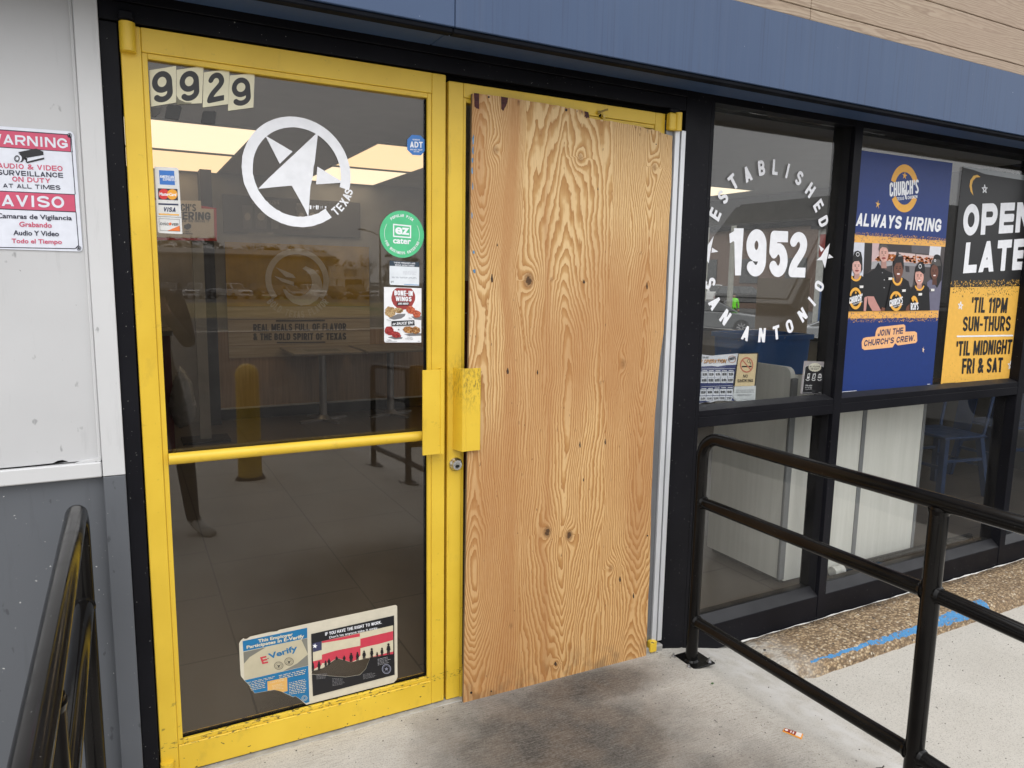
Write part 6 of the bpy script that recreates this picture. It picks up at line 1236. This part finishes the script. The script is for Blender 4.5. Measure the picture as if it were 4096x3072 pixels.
p = t.part('tub'); rings = [rrect(.165, .15, .0), rrect(.225, .195, 1.17), rrect(.24, .21, 1.172), rrect(.24, .21, 1.20), rrect(.218, .19, 1.20), rrect(.16, .14, .05)]; n_ = len(rings[0]); p.raw([v for r_ in rings for v in r_], [[i*n_+k, i*n_+(k+1) % n_, (i+1)*n_+(k+1) % n_, (i+1)*n_+k] for i in range(5) for k in range(n_)], BB); p.face(rings[0][::-1], BB); p.face(rings[-1], BB)
t.done()
# chairs
CBL = mat('navy_metal_chair', (.020, .045, .115), .35, metal=.2)
def chair(x, y, rz, label):
    t = Thing('metal_chair', label, 'chair', 'navy metal chairs inside'); M_ = Matrix.Translation((x, y, 0)) @ Matrix.Rotation(rz, 4, 'Z')
    p = t.part('seat'); p.box(-.2, .2, -.19, .19, .435, .455, CBL, .008, 2)
    for sx, sy in ((-1, -1), (1, -1), (-1, 1), (1, 1)): p = t.part('leg'); p.prism([(sx*.17-.022, sy*.16-.015, .434), (sx*.17+.022, sy*.16-.015, .434), (sx*.17+.022, sy*.16+.02, .434), (sx*.17-.022, sy*.16+.02, .434)], (sx*.05, sy*.06, -.433), CBL)
    for sy in (-1, 1): t.part('stretcher').box(-.2, .2, sy*.185-.01, sy*.185+.01, .22, .24, CBL)
    for sx in (-1, 1): p = t.part('stretcher'); p.box(sx*.195-.008, sx*.195+.008, -.19, .19, .27, .29, CBL)
    p = t.part('back_frame'); 
    for sx in (-1, 1): p.tube([(sx*.16, .17, .40), (sx*.18, .19, .47), (sx*.19, .25, .85), (sx*.17, .265, .92)], .012, CBL, 10)
    p.tube([(-.17, .265, .92), (0, .27, .94), (.17, .265, .92)], .012, CBL, 10); p = t.part('splat'); p.prism([(-.07, .185, .456), (.07, .185, .456), (.075, .262, .93), (-.075, .262, .93)], (0, .006, 0), CBL); return t.done(M_)
chair(5.22, .90, rad(-100), 'navy metal cafe chair nearest the booth end'); chair(6.0, .92, rad(-95), 'navy metal cafe chair nearer the far mullion')
chair(5.50, 2.42, rad(85), 'navy metal cafe chair beyond the brown topped table')
t = Thing('cafe_table', 'brown topped steel table behind the navy chairs', 'table'); t.part('tabletop').box(5.2, 5.9, 1.35, 2.05, .72, .75, mat('brown_top', (.10, .055, .03), .4), .004); t.part('column').tube([(5.55, 1.7, .03), (5.55, 1.7, .719)], .04, STL, 18); t.part('base').tube([(5.55, 1.7, .002), (5.55, 1.7, .02), (5.55, 1.7, .035)], [.27, .25, .05], STL, 24); t.done()
# poster on the side window, seen from behind
t = Thing('window_poster', 'brown paper poster covering the far side window, seen from behind', 'poster'); pbm, pbt, pbb = base('poster_back'); trn = node(pbt, 'ShaderNodeBsdfTranslucent'); trn.inputs[0].default_value = (.30, .245, .19, 1); pmx = node(pbt, 'ShaderNodeMixShader'); pmx.inputs[0].default_value = .35
pbb.inputs['Base Color'].default_value = (.22, .18, .14, 1); pbb.inputs['Roughness'].default_value = .8; pbt.links.new(pbb.outputs[0], pmx.inputs[1]); pbt.links.new(trn.outputs[0], pmx.inputs[2]); pbt.links.new(pmx.outputs[0], pbt.nodes['Material Output'].inputs[0])
t.part().face([(6.575, 3.30, .965), (6.575, 4.05, .965), (6.575, 4.05, 1.56), (6.575, 3.30, 1.56)], pbm); t.done()
t = Thing('red_poster', 'dark red snowflake poster seen in the slit beside the plywood', 'poster'); p = t.part('panel'); p.box(1.22, 1.50, .695, .705, .55, 1.49, mat('dark_red_print', (.095, .008, .012), .5)); q = t.part('snowflakes'); rr = random.Random(5)
for i in range(40): c = Vector((rr.uniform(1.23, 1.49), .6935, rr.uniform(.57, 1.42))); r = rr.uniform(.001, .004); q.face([c+Vector((r*math.cos(b), 0, r*math.sin(b))) for b in (0, 1.05, 2.1, 3.14, 4.2, 5.2)], ink(190, 170, 170))
p = t.part('stand'); p.box(1.34, 1.38, .706, .74, 0, 1.45, BLKR); p.box(1.22, 1.5, .60, .85, 0, .02, BLKR); t.done()

# ================================================================ OUTSIDE, SEEN IN THE PANES
CARP = {'white': (.62, .62, .62), 'silver': (.30, .31, .33), 'black': (.014, .014, .016), 'grey': (.12, .125, .135), 'blue': (.05, .09, .20), 'red': (.22, .02, .02)}
TYRE = mat('tyre_rubber', (.02, .02, .02), .85); RIM = mat('alloy_rim', (.42, .42, .44), .3, metal=.8); CGL = mat('car_window_glass', (.02, .024, .028), .06, spec=.8); LMP = mat('lamp_lens', (.6, .6, .62), .15); CHR = mat('dark_grille', (.05, .05, .055), .3, metal=.5); TAIL = mat('tail_lamp', (.25, .01, .01), .2)
def vehicle(name, label, cat, kind, col, loc, rz, group=None):
    t = Thing(name, label, cat, group); PA = mat('car_paint_'+col, CARP[col], .22, metal=.15 if col != 'white' else 0, var=.03, coat=.6); M_ = Matrix.Translation(loc) @ Matrix.Rotation(rz, 4, 'Z')
    if kind == 'pickup': L, Wd, low = 5.9, 2.0, [(-2.95, .55), (-2.95, 1.22), (-.55, 1.22), (-.5, 1.2), (1.35, 1.2), (1.5, 1.2), (2.75, 1.12), (2.92, 1.0), (2.95, .5), (2.3, .42), (-2.3, .42)]; cab = (-.75, 1.65, -.45, .85, 1.2, 1.92)
    elif kind == 'suv': L, Wd, low = 4.8, 1.9, [(-2.4, .5), (-2.4, 1.05), (-2.2, 1.1), (1.1, 1.08), (2.2, .98), (2.38, .8), (2.4, .4), (1.9, .35), (-1.9, .35)]; cab = (-2.3, 1.35, -2.0, .55, 1.07, 1.72)
    elif kind == 'van': L, Wd, low = 6.2, 2.05, [(-3.1, .5), (-3.1, 1.5), (1.9, 1.5), (2.3, 1.42), (2.95, 1.15), (3.1, .9), (3.1, .4), (2.5, .35), (-2.5, .35)]; cab = (-3.1, 2.25, -3.02, 1.25, 1.49, 2.72)
    else: L, Wd, low = 4.8, 1.83, [(-2.4, .5), (-2.42, .9), (-2.2, 1.02), (-1.5, 1.05), (1.0, .98), (2.1, .86), (2.38, .7), (2.4, .35), (1.9, .28), (-1.9, .28)]; cab = (-2.05, 1.35, -1.1, .45, 1.0, 1.45)
    h = Wd/2; p = t.part('body'); p.prism([(x_, -h, z_) for x_, z_ in low], (0, Wd, 0), PA, .06, 2)
    a, b_, c, d, z0, z1 = cab; hi = h*.80; hb = h*.97
    V = [(a, -hb, z0), (b_, -hb, z0), (b_, hb, z0), (a, hb, z0), (c, -hi, z1), (d, -hi, z1), (d, hi, z1), (c, hi, z1)]; bmx = bmesh.new(); bv = [bmx.verts.new(v) for v in V]
    for f in ((0, 1, 5, 4), (1, 2, 6, 5), (2, 3, 7, 6), (3, 0, 4, 7), (4, 5, 6, 7), (3, 2, 1, 0)): bmx.faces.new([bv[i] for i in f])
    bmesh.ops.bevel(bmx, geom=bmx.edges[:], offset=.05, segments=2, affect='EDGES'); p.bm(bmx, PA)
    def win(q, nm='window'):
        A, B, C_, D_ = [Vector(v) for v in q]; n = (B-A).cross(D_-A).normalized(); ctr = (A+B+C_+D_)/4; n = n if n.dot(ctr-Vector((0, 0, z0))) > 0 else -n
        w_ = t.part(nm); w_.face([ctr+(v-ctr)*.86+n*.012 for v in (A, B, C_, D_)], CGL)
    win((V[1], V[2], V[6], V[5]), 'windscreen')
    if kind != 'van': win((V[3], V[0], V[4], V[7]), 'rear_window')
    for s_ in (0, 1):
        i0, i1, i5, i4 = ((0, 1, 5, 4), (3, 2, 6, 7))[s_]
        for u0, u1 in (((0, .5), (.5, 1)) if kind != 'van' else ((.76, 1),)):
            f = lambda P_, Q_, u: Vector(P_)*(1-u)+Vector(Q_)*u; win((f(V[i0], V[i1], u0), f(V[i0], V[i1], u1), f(V[i4], V[i5], u1), f(V[i4], V[i5], u0)))
    r = .40 if kind in ('pickup', 'van') else .34; wx = L*.31
    for x_ in (-wx, wx):
        for s_ in (-1, 1):
            wp = t.part('wheel'); wp.tube([(x_, s_*(h-.24), r), (x_, s_*(h+.01), r)], r, TYRE, 24); rp = t.part('rim', sub=wp); rp.tube([(x_, s_*(h+.0105), r), (x_, s_*(h+.018), r)], r*.62, CHR, 24)
            for k in range(8): an = 2*math.pi*k/8; rp.prism([(x_+math.cos(an)*.05-math.sin(an)*.03, s_*(h+.019), r+math.sin(an)*.05+math.cos(an)*.03), (x_+math.cos(an)*.05+math.sin(an)*.03, s_*(h+.019), r+math.sin(an)*.05-math.cos(an)*.03), (x_+math.cos(an)*r*.6+math.sin(an)*.03, s_*(h+.019), r+math.sin(an)*r*.6-math.cos(an)*.03), (x_+math.cos(an)*r*.6-math.sin(an)*.03, s_*(h+.019), r+math.sin(an)*r*.6+math.cos(an)*.03)], (0, s_*.008, 0), RIM)
    fz = .88 if kind in ('pickup', 'van') else .68; fx = L/2
    for s_ in (-1, 1): t.part('headlight').box(fx-.08, fx+.012, s_*(h-.28)-.17, s_*(h-.28)+.17, fz-.08, fz+.08, LMP, .02); t.part('tail_light').box(-fx-.012, -fx+.05, s_*(h-.14)-.09, s_*(h-.14)+.09, fz-.05, fz+.2, TAIL, .02)
    t.part('grille').box(fx-.06, fx+.015, -h*.52, h*.52, fz-.14, fz+.1, CHR, .02); t.part('bumper').box(fx-.12, fx+.05, -h*.95, h*.95, .42, .60, LMP if kind == 'pickup' else CHR, .04); return t.done(M_, Vector(loc))
GZ = lambda y: terr(10, -y)
def mp(px, py, D): v = at(px, py, D); return Vector((v.x, -D, terr(v.x, -D)))
trucks = [(690, 'grey', 'pickup', 'grey pickup at the far left of the row across the road'), (790, 'silver', 'pickup', 'silver pickup beside the big white pickup across the road'), (925, 'white', 'pickup', 'big white pickup parked at an angle across the road'), (1035, 'black', 'pickup', 'black pickup right of the big white pickup'), (1095, 'black', 'suv', 'black sport utility car in the middle of the far row'), (1155, 'silver', 'suv', 'small silver sport utility car in the middle of the far row'), (1232, 'white', 'pickup', 'white pickup facing the road, middle of the far row'), (1345, 'grey', 'suv', 'dark grey sport utility car before the white showroom'), (1415, 'black', 'pickup', 'black pickup before the white showroom'), (1500, 'white', 'pickup', 'white pickup at the far right of the row across the road')]
for px, c, k, lab in trucks: v = mp(px, 1150, 95); vehicle('parked_pickup' if k == 'pickup' else 'parked_car', lab, 'pickup' if k == 'pickup' else 'car', k, c, v, rad(random.Random(px).choice([62, 70, 110, 75])), 'vehicles parked across the road')
vehicle('delivery_van', 'tall dark delivery van parked at the kerb side of the lot', 'van', 'van', 'black', (8.2, -3.95, zl(8.2, -3.95)-.01), rad(178))
t = Thing('ribbed_warehouse', 'long grey ribbed metal warehouse behind the parked pickups', 'building'); D = 120; a_ = at(560, 1030, D).x; b_ = at(1335, 1040, D).x; zg = terr(0, -D); zt2 = at(900, 1022, D).z
m, tt, bb = base('ribbed_metal_siding'); gg = node(tt, 'ShaderNodeNewGeometry').outputs['Position']; xy = node(tt, 'ShaderNodeSeparateXYZ'); tt.links.new(gg, xy.inputs[0]); tt.links.new(ramp(tt, [(.1, (.12, .125, .13)), (.5, (.2, .205, .21))], mth(tt, 'FRACT', mth(tt, 'MULTIPLY', xy.outputs['X'], 1.4))), bb.inputs['Base Color'])
t.part('wall').box(a_, b_, -D-18, -D, zg-.3, zt2, m); t.part('roof').prism([(a_-.4, -D-18.4, zt2+.0005), (a_-.4, -D+.4, zt2+.0005), (a_-.4, -D+.4, zt2+.3), (a_-.4, -D-9, zt2+1.3), (a_-.4, -D-18.4, zt2+.3)], (b_-a_+.8, 0, 0), mat('metal_roof', (.14, .145, .15), .5)); p = t.part('sign'); p.box(at(1225, 1080, D).x, at(1275, 1080, D).x, -D+.01, -D+.15, at(1200, 1096, D).z, at(1200, 1078, D).z, mat('white_sign', (.7, .7, .7), .5)); p = t.part('roller_door'); p.box(at(1165, 1130, D).x, at(1320, 1130, D).x, -D+.01, -D+.1, zg, at(1200, 1128, D).z, mat('dark_opening', (.02, .02, .02), .6)); t.done()
t = Thing('showroom', 'white fronted car showroom with a tall sign band across the road', 'building'); D = 112; a_, b_ = at(1322, 1065, D).x, at(1480, 1070, D).x; zg = terr(0, -D); zt2 = at(1400, 1066, D).z; zm = at(1400, 1117, D).z; SHW = mat('showroom_white', (.62, .61, .58), .5)
t.part('sign_band').box(a_, b_, -D-1.2, -D, zm, zt2, SHW); p = t.part('pillar'); p.box(a_, a_+.9, -D-1, -D-.1, zg-.3, zm-.0005, SHW); p = t.part('pillar'); p.box(b_-5.2, b_-4.0, -D-1, -D-.1, zg-.3, zm-.0005, SHW); p = t.part('pillar'); p.box(b_-.9, b_, -D-1, -D-.1, zg-.3, zm-.0005, SHW); t.part('window_wall').box(a_+.9, b_-.9, -D-12, -D-1.3, zg-.3, zt2-.5, CGL); p = t.part('sign_panel'); p.box(a_+2.2, b_-2.2, -D+.001, -D+.12, (zm+zt2)/2-.45, (zm+zt2)/2+.6, mat('sign_grey', (.25, .25, .25), .5)); t.done()
# lamp posts
def lamp(px, D, top, label):
    t = Thing('street_lamp', label, 'street lamp', 'tall twin arm lamp posts'); v = mp(px, 1150, D); zt3 = at(px, top, D).z; M2 = mat('galvanised_pole', (.16, .16, .16), .5, metal=.4)
    t.part('pole').tube([v, (v.x, v.y, zt3)], [.16, .08], M2, 12)
    for s_ in (-1, 1): t.part('arm').tube([(v.x, v.y, zt3-.3), (v.x+s_*.9, v.y, zt3+.15), (v.x+s_*2.2, v.y+.3, zt3+.35)], .05, M2, 8); t.part('lamp_head').box(v.x+s_*2.2-.4, v.x+s_*2.2+.4, v.y+.1, v.y+.5, zt3+.3, zt3+.45, M2, .03)
    return t.done()
lamp(1522, 80, 935, 'twin arm lamp post reflected beside the green sticker'); lamp(3072, 62, 842, 'twin arm lamp post reflected in the 1952 window')
# flag banner on that post's side
t = Thing('feather_flag', 'white feather flag standing beside the far lamp post', 'flag'); v = mp(1552, 1150, 84); t.part('pole').tube([v, v+Vector((0, 0, 4.6))], .03, CHR, 8); t.part('banner').prism([v+Vector((.06, 0, 1.2)), v+Vector((.75, 0, 1.4)), v+Vector((.8, 0, 4.0)), v+Vector((.4, 0, 4.5)), v+Vector((.06, 0, 4.55))], (0, .01, 0), mat('white_sign', (0, 0, 0))); t.done()
# bollard
b0 = atz(1001, 1839, -.15); t = Thing('bollard', 'yellow round topped bollard reflected in the door glass', 'bollard'); bx, by = .84, -3.95; bz = zl(bx, by); YB2 = mat('yellow_bollard_sleeve', (.50, .33, .03), .45)
p = t.part('sleeve'); p.tube([(bx, by, bz), (bx, by, .70)]+[(bx, by, .70+.085*math.sin(rad(a))) for a in (25, 50, 70, 85)], [.095, .092]+[.092*math.cos(rad(a)) for a in (25, 50, 70, 85)], YB2, 28); t.part('base_ring').tube([(bx, by, bz+.001), (bx, by, bz+.03)], [.12, .105], BLK, 24); t.done()
# trees
BARK = mat('grey_bark', (.07, .058, .048), .9); TWG = mat('bare_twigs', (.075, .060, .050), .9); EVG = [mat('evergreen_leaf_a', (.016, .030, .014), .8), mat('evergreen_leaf_b', (.028, .045, .02), .8), mat('evergreen_leaf_c', (.04, .055, .026), .8)]
def bare(loc, H, seed, label):
    r = random.Random(seed); t = Thing('bare_tree', label, 'tree', 'trees behind the far buildings'); tr = t.part('trunk'); cr = t.part('crown'); loc = Vector(loc)
    def br(p0, d, L, rad_, lev):
        p1 = p0+d*L*.5+Vector((r.uniform(-.05, .05), r.uniform(-.05, .05), 0))*L; p2 = p1+(d+Vector((r.uniform(-.2, .2), r.uniform(-.2, .2), r.uniform(-.05, .2)))).normalized()*L*.5
        (tr if lev == 0 else cr).tube([p0, p1, p2], [rad_, rad_*.8, rad_*.6], BARK if lev < 2 else TWG, 6 if lev < 2 else 3, False)
        if lev < 4:
            for k in range((4, 4, 4, 3)[lev]):
                a = r.uniform(0, 6.28); sp = r.uniform(.35, .95); nd = (d+Vector((math.cos(a)*sp, math.sin(a)*sp, r.uniform(-.1, .3)))).normalized(); br(p1.lerp(p2, r.uniform(.0, 1)), nd, L*r.uniform(.55, .78), max(.02, rad_*.5), lev+1)
    br(loc, Vector((0, 0, 1)), H*.38, H*.018, 0); return t.done(org=loc)
def ever(loc, H, W_, seed, label):
    r = random.Random(seed); t = Thing('evergreen_tree', label, 'tree', 'trees behind the far buildings'); loc = Vector(loc); t.part('trunk').tube([loc, loc+Vector((0, 0, H*.9))], [H*.02, H*.005], BARK, 8); cr = t.part('crown')
    cl = [(Vector((r.gauss(0, W_*.3), r.gauss(0, W_*.25), H*r.uniform(.25, .95))), r.uniform(.5, 1.3)) for _ in range(26)]
    for c, k in cl:
        for i in range(70):
            d = Vector((r.gauss(0, 1), r.gauss(0, 1), r.gauss(0, .6)))*W_*.10*k; p = loc+c+d; z_ = r.uniform(.12, .35); u = Vector((r.gauss(0, 1), r.gauss(0, 1), r.gauss(0, 1))).normalized()*z_; w_ = Vector((r.gauss(0, 1), r.gauss(0, 1), r.gauss(0, 1))).normalized()*z_*.6; cr.face([p-u, p+w_, p+u, p-w_], r.choice(EVG))
    return t.done(org=loc)
for i, (px, top, k) in enumerate([(640, 960, 'e'), (760, 940, 'e'), (860, 955, 'e'), (940, 985, 'e'), (1035, 930, 'b'), (1090, 985, 'e'), (1130, 960, 'b'), (1195, 985, 'e'), (1240, 935, 'b'), (1300, 1000, 'e'), (1360, 1005, 'b'), (1420, 1000, 'b'), (1470, 1010, 'b'), (1540, 1010, 'b'), (1610, 990, 'e')]):
    D = 150+7*(i % 3); v = at(px, top, D); g0 = terr(v.x, -D); H = v.z-g0
    if k == 'b': bare((v.x, -D, g0), H*1.05, 100+i, 'bare winter tree, number %d from the left behind the far buildings' % (i+1)) if False else bare((v.x, -D, g0), H*1.05, 100+i, ['', '', '', '', 'tall bare tree above the warehouse roof, left of the lettering', '', 'slim bare tree over the warehouse, right of the tall one', '', 'broad bare tree behind the warehouse end', '', 'bare tree just left behind the showroom band', 'bare tree over the middle of the showroom band', 'bare tree over the right end of the showroom', 'bare tree behind the far lamp post', ''][i])
    else: ever((v.x, -D, g0), H, H*.62, 200+i, {0: 'dark evergreen at the far left behind the warehouse', 1: 'tall dark evergreen behind the warehouse left end', 2: 'broad dark evergreen with a ragged top over the warehouse', 3: 'lower dark evergreen right of the broad one', 5: 'round evergreen behind the warehouse between bare trees', 7: 'evergreen clump over the mural ring reflection', 9: 'low evergreen beside the showroom', 14: 'dense evergreen at the right end of the tree line'}[i])
# street seen through the side window
vehicle('parked_sedan', 'dark grey sedan beyond the far side window', 'car', 'sedan', 'grey', (23.2, 22.8, terr(23, 20)), rad(-42)); vehicle('parked_car', 'white car far beyond the sedan', 'car', 'suv', 'white', (48, 48.5, terr(48, 40)+.6), rad(-50)); vehicle('parked_car', 'dark car beyond the sedan, nearer the poster', 'car', 'suv', 'black', (46, 43, terr(46, 40)+.5), rad(-40))
vehicle('parked_sedan', 'silver sedan beyond the side window, right of the poster', 'car', 'sedan', 'silver', (19, 11.0, terr(19, 12)), rad(-60))
t = Thing('blue_shop', 'pale shop building with a blue door far beyond the side window', 'building'); t.part('wall').box(34, 40, 14, 26, -1.2, 4.5, mat('pale_block_wall', (.42, .42, .40), .7)); t.part('door').box(33.95, 33.999, 24.2, 25.6, -1.2, 1.6, mat('shop_blue', (.03, .08, .20), .5)); t.part('roof').box(33.7, 40.3, 13.7, 26.3, 4.5005, 4.8, SOFF); t.part('sign').box(33.9, 33.998, 22.0, 25.8, 3.0, 4.2, ink(150, 60, 56)); t.done()
t = Thing('brick_block', 'brown brick block closing the street beyond the white car', 'building'); t.part('wall').box(58, 70, 38, 90, -1.2, 7, mat('dull_brick', (.14, .095, .075), .8, var=.2)); t.part('roof').box(57.6, 70.4, 37.6, 90.4, 7.0005, 7.5, SOFF)
for i in range(8): t.part('window').box(57.9, 57.999, 41+i*6, 43.5+i*6, 1.5, 4, CGL)
t.done()
for i, (x_, y_, lab) in enumerate(((27.2, 27.4, 'grey utility pole beyond the sedan, left one'), (28.5, 26.8, 'grey utility pole beyond the sedan, right one'))):
    t = Thing('utility_pole', lab, 'pole', 'utility poles beyond the side window'); t.part('pole').tube([(x_, y_, -1), (x_, y_, 9)], [.16, .12], mat('pole_grey', (.3, .3, .27), .8), 12); t.part('crossarm').box(x_-1, x_+1, y_-.06, y_+.06, 8.2, 8.35, BARK); t.done()

# ================================================================ PEOPLE
def person(name, label, J, cols, loc, rz=0., phone=False):
    """one skinned figure; J = joint table with radii, cols = (skin, top, trousers, shoe, hair) materials"""
    E = [('pel', 'wai'), ('wai', 'che'), ('che', 'nek'), ('nek', 'jaw'), ('jaw', 'hed')]
    for s_ in 'lr': E += [('che', 'sh'+s_), ('sh'+s_, 'el'+s_), ('el'+s_, 'wr'+s_), ('wr'+s_, 'pa'+s_), ('pel', 'hi'+s_), ('hi'+s_, 'kn'+s_), ('kn'+s_, 'an'+s_), ('an'+s_, 'ba'+s_), ('ba'+s_, 'to'+s_)]
    names = [n for n in J if n != 'face']; me = bpy.data.meshes.new('person_body'); vs = [Vector(J[n][0]) for n in names]; rs = [J[n][1] for n in names]; es = [(names.index(a), names.index(b_)) for a, b_ in E]
    for s_ in 'lr':
        pa = vs[names.index('pa'+s_)]; d = (pa-vs[names.index('wr'+s_)]).normalized(); side = Vector(J['side'+s_]) if 'side'+s_ in J else d.cross(Vector((0, 0, 1))).normalized(); nrm = d.cross(side).normalized(); ip = names.index('pa'+s_)
        for k in range(4):
            o = side*(.030-.020*k); L_ = (.070, .080, .076, .060)[k]; i0 = len(vs); vs += [pa+o+d*.025, pa+o*1.05+d*(.03+L_*.5)+nrm*.010, pa+o*1.0+d*(.022+L_*.85)+nrm*.035]; rs += [.0095, .0085, .0072]; es += [(ip, i0), (i0, i0+1), (i0+1, i0+2)]
        i0 = len(vs); vs += [pa+side*.045-d*.02+nrm*.01, pa+side*.062+d*.02+nrm*.022, pa+side*.058+d*.045+nrm*.03]; rs += [.011, .0095, .008]; es += [(ip, i0), (i0, i0+1), (i0+1, i0+2)]
    me.from_pydata([tuple(v) for v in vs], es, []); o = bpy.data.objects.new('person_body', me); COL.objects.link(o); md = o.modifiers.new('skin', 'SKIN'); md.use_smooth_shade = True
    if not me.skin_vertices: o.data.skin_vertices.new() if hasattr(o.data.skin_vertices, 'new') else None
    sk = me.skin_vertices[0].data if len(me.skin_vertices) else None
    if sk is None:
        bpy.context.view_layer.objects.active = o; o.select_set(True); bpy.ops.object.mode_set(mode='OBJECT'); bpy.ops.mesh.customdata_skin_add(); sk = me.skin_vertices[0].data
    for i, r_ in enumerate(rs): sk[i].radius = (r_, r_); sk[i].use_root = (names[i] == 'pel' if i < len(names) else False)
    o.modifiers.new('smooth', 'SUBSURF').levels = 1; o.modifiers['smooth'].render_levels = 1
    bpy.context.view_layer.update(); m2 = bpy.data.meshes.new_from_object(o.evaluated_get(bpy.context.evaluated_depsgraph_get())); bpy.data.objects.remove(o)
    M_ = Matrix.Translation(loc) @ Matrix.Rotation(rz, 4, 'Z'); t = Thing(name, label, 'person'); b = t.part('body'); skin, top, tro, sho, hair = cols
    hz = J['pel'][0][2]-.02; wr = [Vector(J['wrl'][0]), Vector(J['wrr'][0])]; el = [Vector(J['ell'][0]), Vector(J['elr'][0])]; az = max(J['anl'][0][2], J['anr'][0][2])
    base_i = len(b.v); b.v += [v.co.copy() for v in m2.vertices]
    for f in m2.polygons:
        c = f.center; hand = min((c-w2).length for w2 in wr) < .12 and any((c-e_).length > (w2-e_).length-.01 for e_, w2 in zip(el, wr) if (c-w2).length < .13)
        if c.z > J['nek'][0][2]+.0: m_ = skin
        elif hand: m_ = skin
        elif c.z < az+.01: m_ = sho
        elif c.z < hz and abs(c.x-J['pel'][0][0]) < .45 and not hand and (Vector((c.x, c.y))-Vector(J['pel'][0][:2])).length < .42 and min((c-e_).length for e_ in el) > .12: m_ = tro
        else: m_ = top
        b.f.append([base_i+i for i in f.vertices]); b.m.append(b.mi(m_)); b.sm.append(True)
    bpy.data.meshes.remove(m2)
    hd = Vector(J['hed'][0]); fd = Vector(J['face']); sd_ = fd.cross(Vector((0, 0, 1))).normalized(); hr = t.part('hair'); bmx = bmesh.new(); bmesh.ops.create_uvsphere(bmx, u_segments=20, v_segments=12, radius=1)
    bmesh.ops.delete(bmx, geom=[v for v in bmx.verts if v.co.z < -.25 or (v.co.y < -.45 and v.co.z < .35)], context='VERTS'); R3 = Matrix((sd_, -fd, Vector((0, 0, 1)))).transposed()
    for v in bmx.verts: v.co = hd+Vector((0, 0, .018))+R3 @ Vector((v.co.x*.088, v.co.y*.104, v.co.z*.108))
    hr.bm(bmx, hair, True); fc = t.part('face'); EY = mat('eye_white', (.6, .6, .58), .3); PU = mat('eye_pupil', (.02, .015, .012), .2)
    for s_ in (-1, 1):
        e = hd+sd_*s_*.032+fd*.088-Vector((0, 0, .012)); bmx = bmesh.new(); bmesh.ops.create_uvsphere(bmx, u_segments=10, v_segments=8, radius=.012); fc.bm(bmx, EY, True, Matrix.Translation(e)); bmx = bmesh.new(); bmesh.ops.create_uvsphere(bmx, u_segments=8, v_segments=6, radius=.006); fc.bm(bmx, PU, True, Matrix.Translation(e+fd*.008))
        e = hd+sd_*s_*.086-Vector((0, 0, .02)); bmx = bmesh.new(); bmesh.ops.create_uvsphere(bmx, u_segments=8, v_segments=8, radius=1); fc.bm(bmx, skin, True, Matrix.Translation(e) @ Matrix.Diagonal((.012, .018, .03, 1)))
    fc.tube([hd+fd*.088+Vector((0, 0, -.005)), hd+fd*.112-Vector((0, 0, .045)), hd+fd*.09-Vector((0, 0, .052))], [.008, .013, .008], skin, 8); fc.box(-.024, .024, -.006, .006, -.005, .005, mat('lips', (.35, .14, .12), .5), .003, 1, Matrix.Translation(hd+fd*.086-Vector((0, 0, .085))) @ R3.to_4x4())
    if phone:
        pass
    return t.done(M_, Vector(loc))
SKN = mat('skin', (.40, .24, .17), .5, var=.08); DTOP = mat('black_jacket_cloth', (.015, .015, .017), .9, var=.3); DTRO = mat('dark_jeans', (.022, .022, .026), .9, var=.3); WSH = mat('white_sneaker', (.50, .49, .46), .6); HAIR = mat('dark_hair', (.02, .014, .01), .6); HIV = mat('hi_vis_green', (.18, .75, .03), .6)
gz = zl(.1, -2.6)
JP = {'pel': ((0, 0, .98), .125), 'wai': ((0, .01, 1.12), .12), 'che': ((0, 0, 1.36), .135), 'nek': ((0, .0, 1.50), .055), 'jaw': ((0, .02, 1.57), .062), 'hed': ((0, .02, 1.66), .088),
      'shl': ((-.18, 0, 1.42), .062), 'ell': ((-.22, .09, 1.15), .047), 'wrl': ((-.12, .25, 1.36), .032), 'pal': ((-.09, .30, 1.44), .030), 'shr': ((.18, 0, 1.42), .062), 'elr': ((.23, .09, 1.15), .047), 'wrr': ((.10, .25, 1.36), .032), 'par': ((.07, .30, 1.44), .030),
      'hil': ((-.10, 0, .92), .095), 'knl': ((-.11, .03, .51), .062), 'anl': ((-.12, -.02, .09), .042), 'bal': ((-.14, .09, .045), .042), 'tol': ((-.15, .17, .035), .032), 'hir': ((.10, 0, .92), .095), 'knr': ((.17, .10, .51), .062), 'anr': ((.20, .14, .09), .042), 'bar': ((.26, .24, .045), .042), 'tor': ((.30, .31, .035), .032)}
J2 = dict(JP); J2['face'] = Vector((0, 1, 0))
PHX, PHY = .085, -2.56
person('person', 'person in black jacket and pale sneakers raising both hands, mirrored in the door glass', J2, (SKN, DTOP, DTRO, WSH, HAIR), Vector((PHX, PHY, zl(PHX, PHY)+.002)))
JS = dict(JP)
for s_, k in (('l', -1), ('r', 1)): JS['el'+s_] = ((k*.25, .0, 1.14), .047); JS['wr'+s_] = ((k*.26, .06, .90), .032); JS['pa'+s_] = ((k*.26, .08, .82), .030)
JS['face'] = Vector((0, 1, 0))
person('person', 'person in a bright green high visibility jacket by the utility poles', JS, (SKN, HIV, DTRO, mat('dark_boot', (.02, .018, .016), .7), HAIR), Vector((29.2, 27.2, terr(29, 20)+.01)), rad(140))
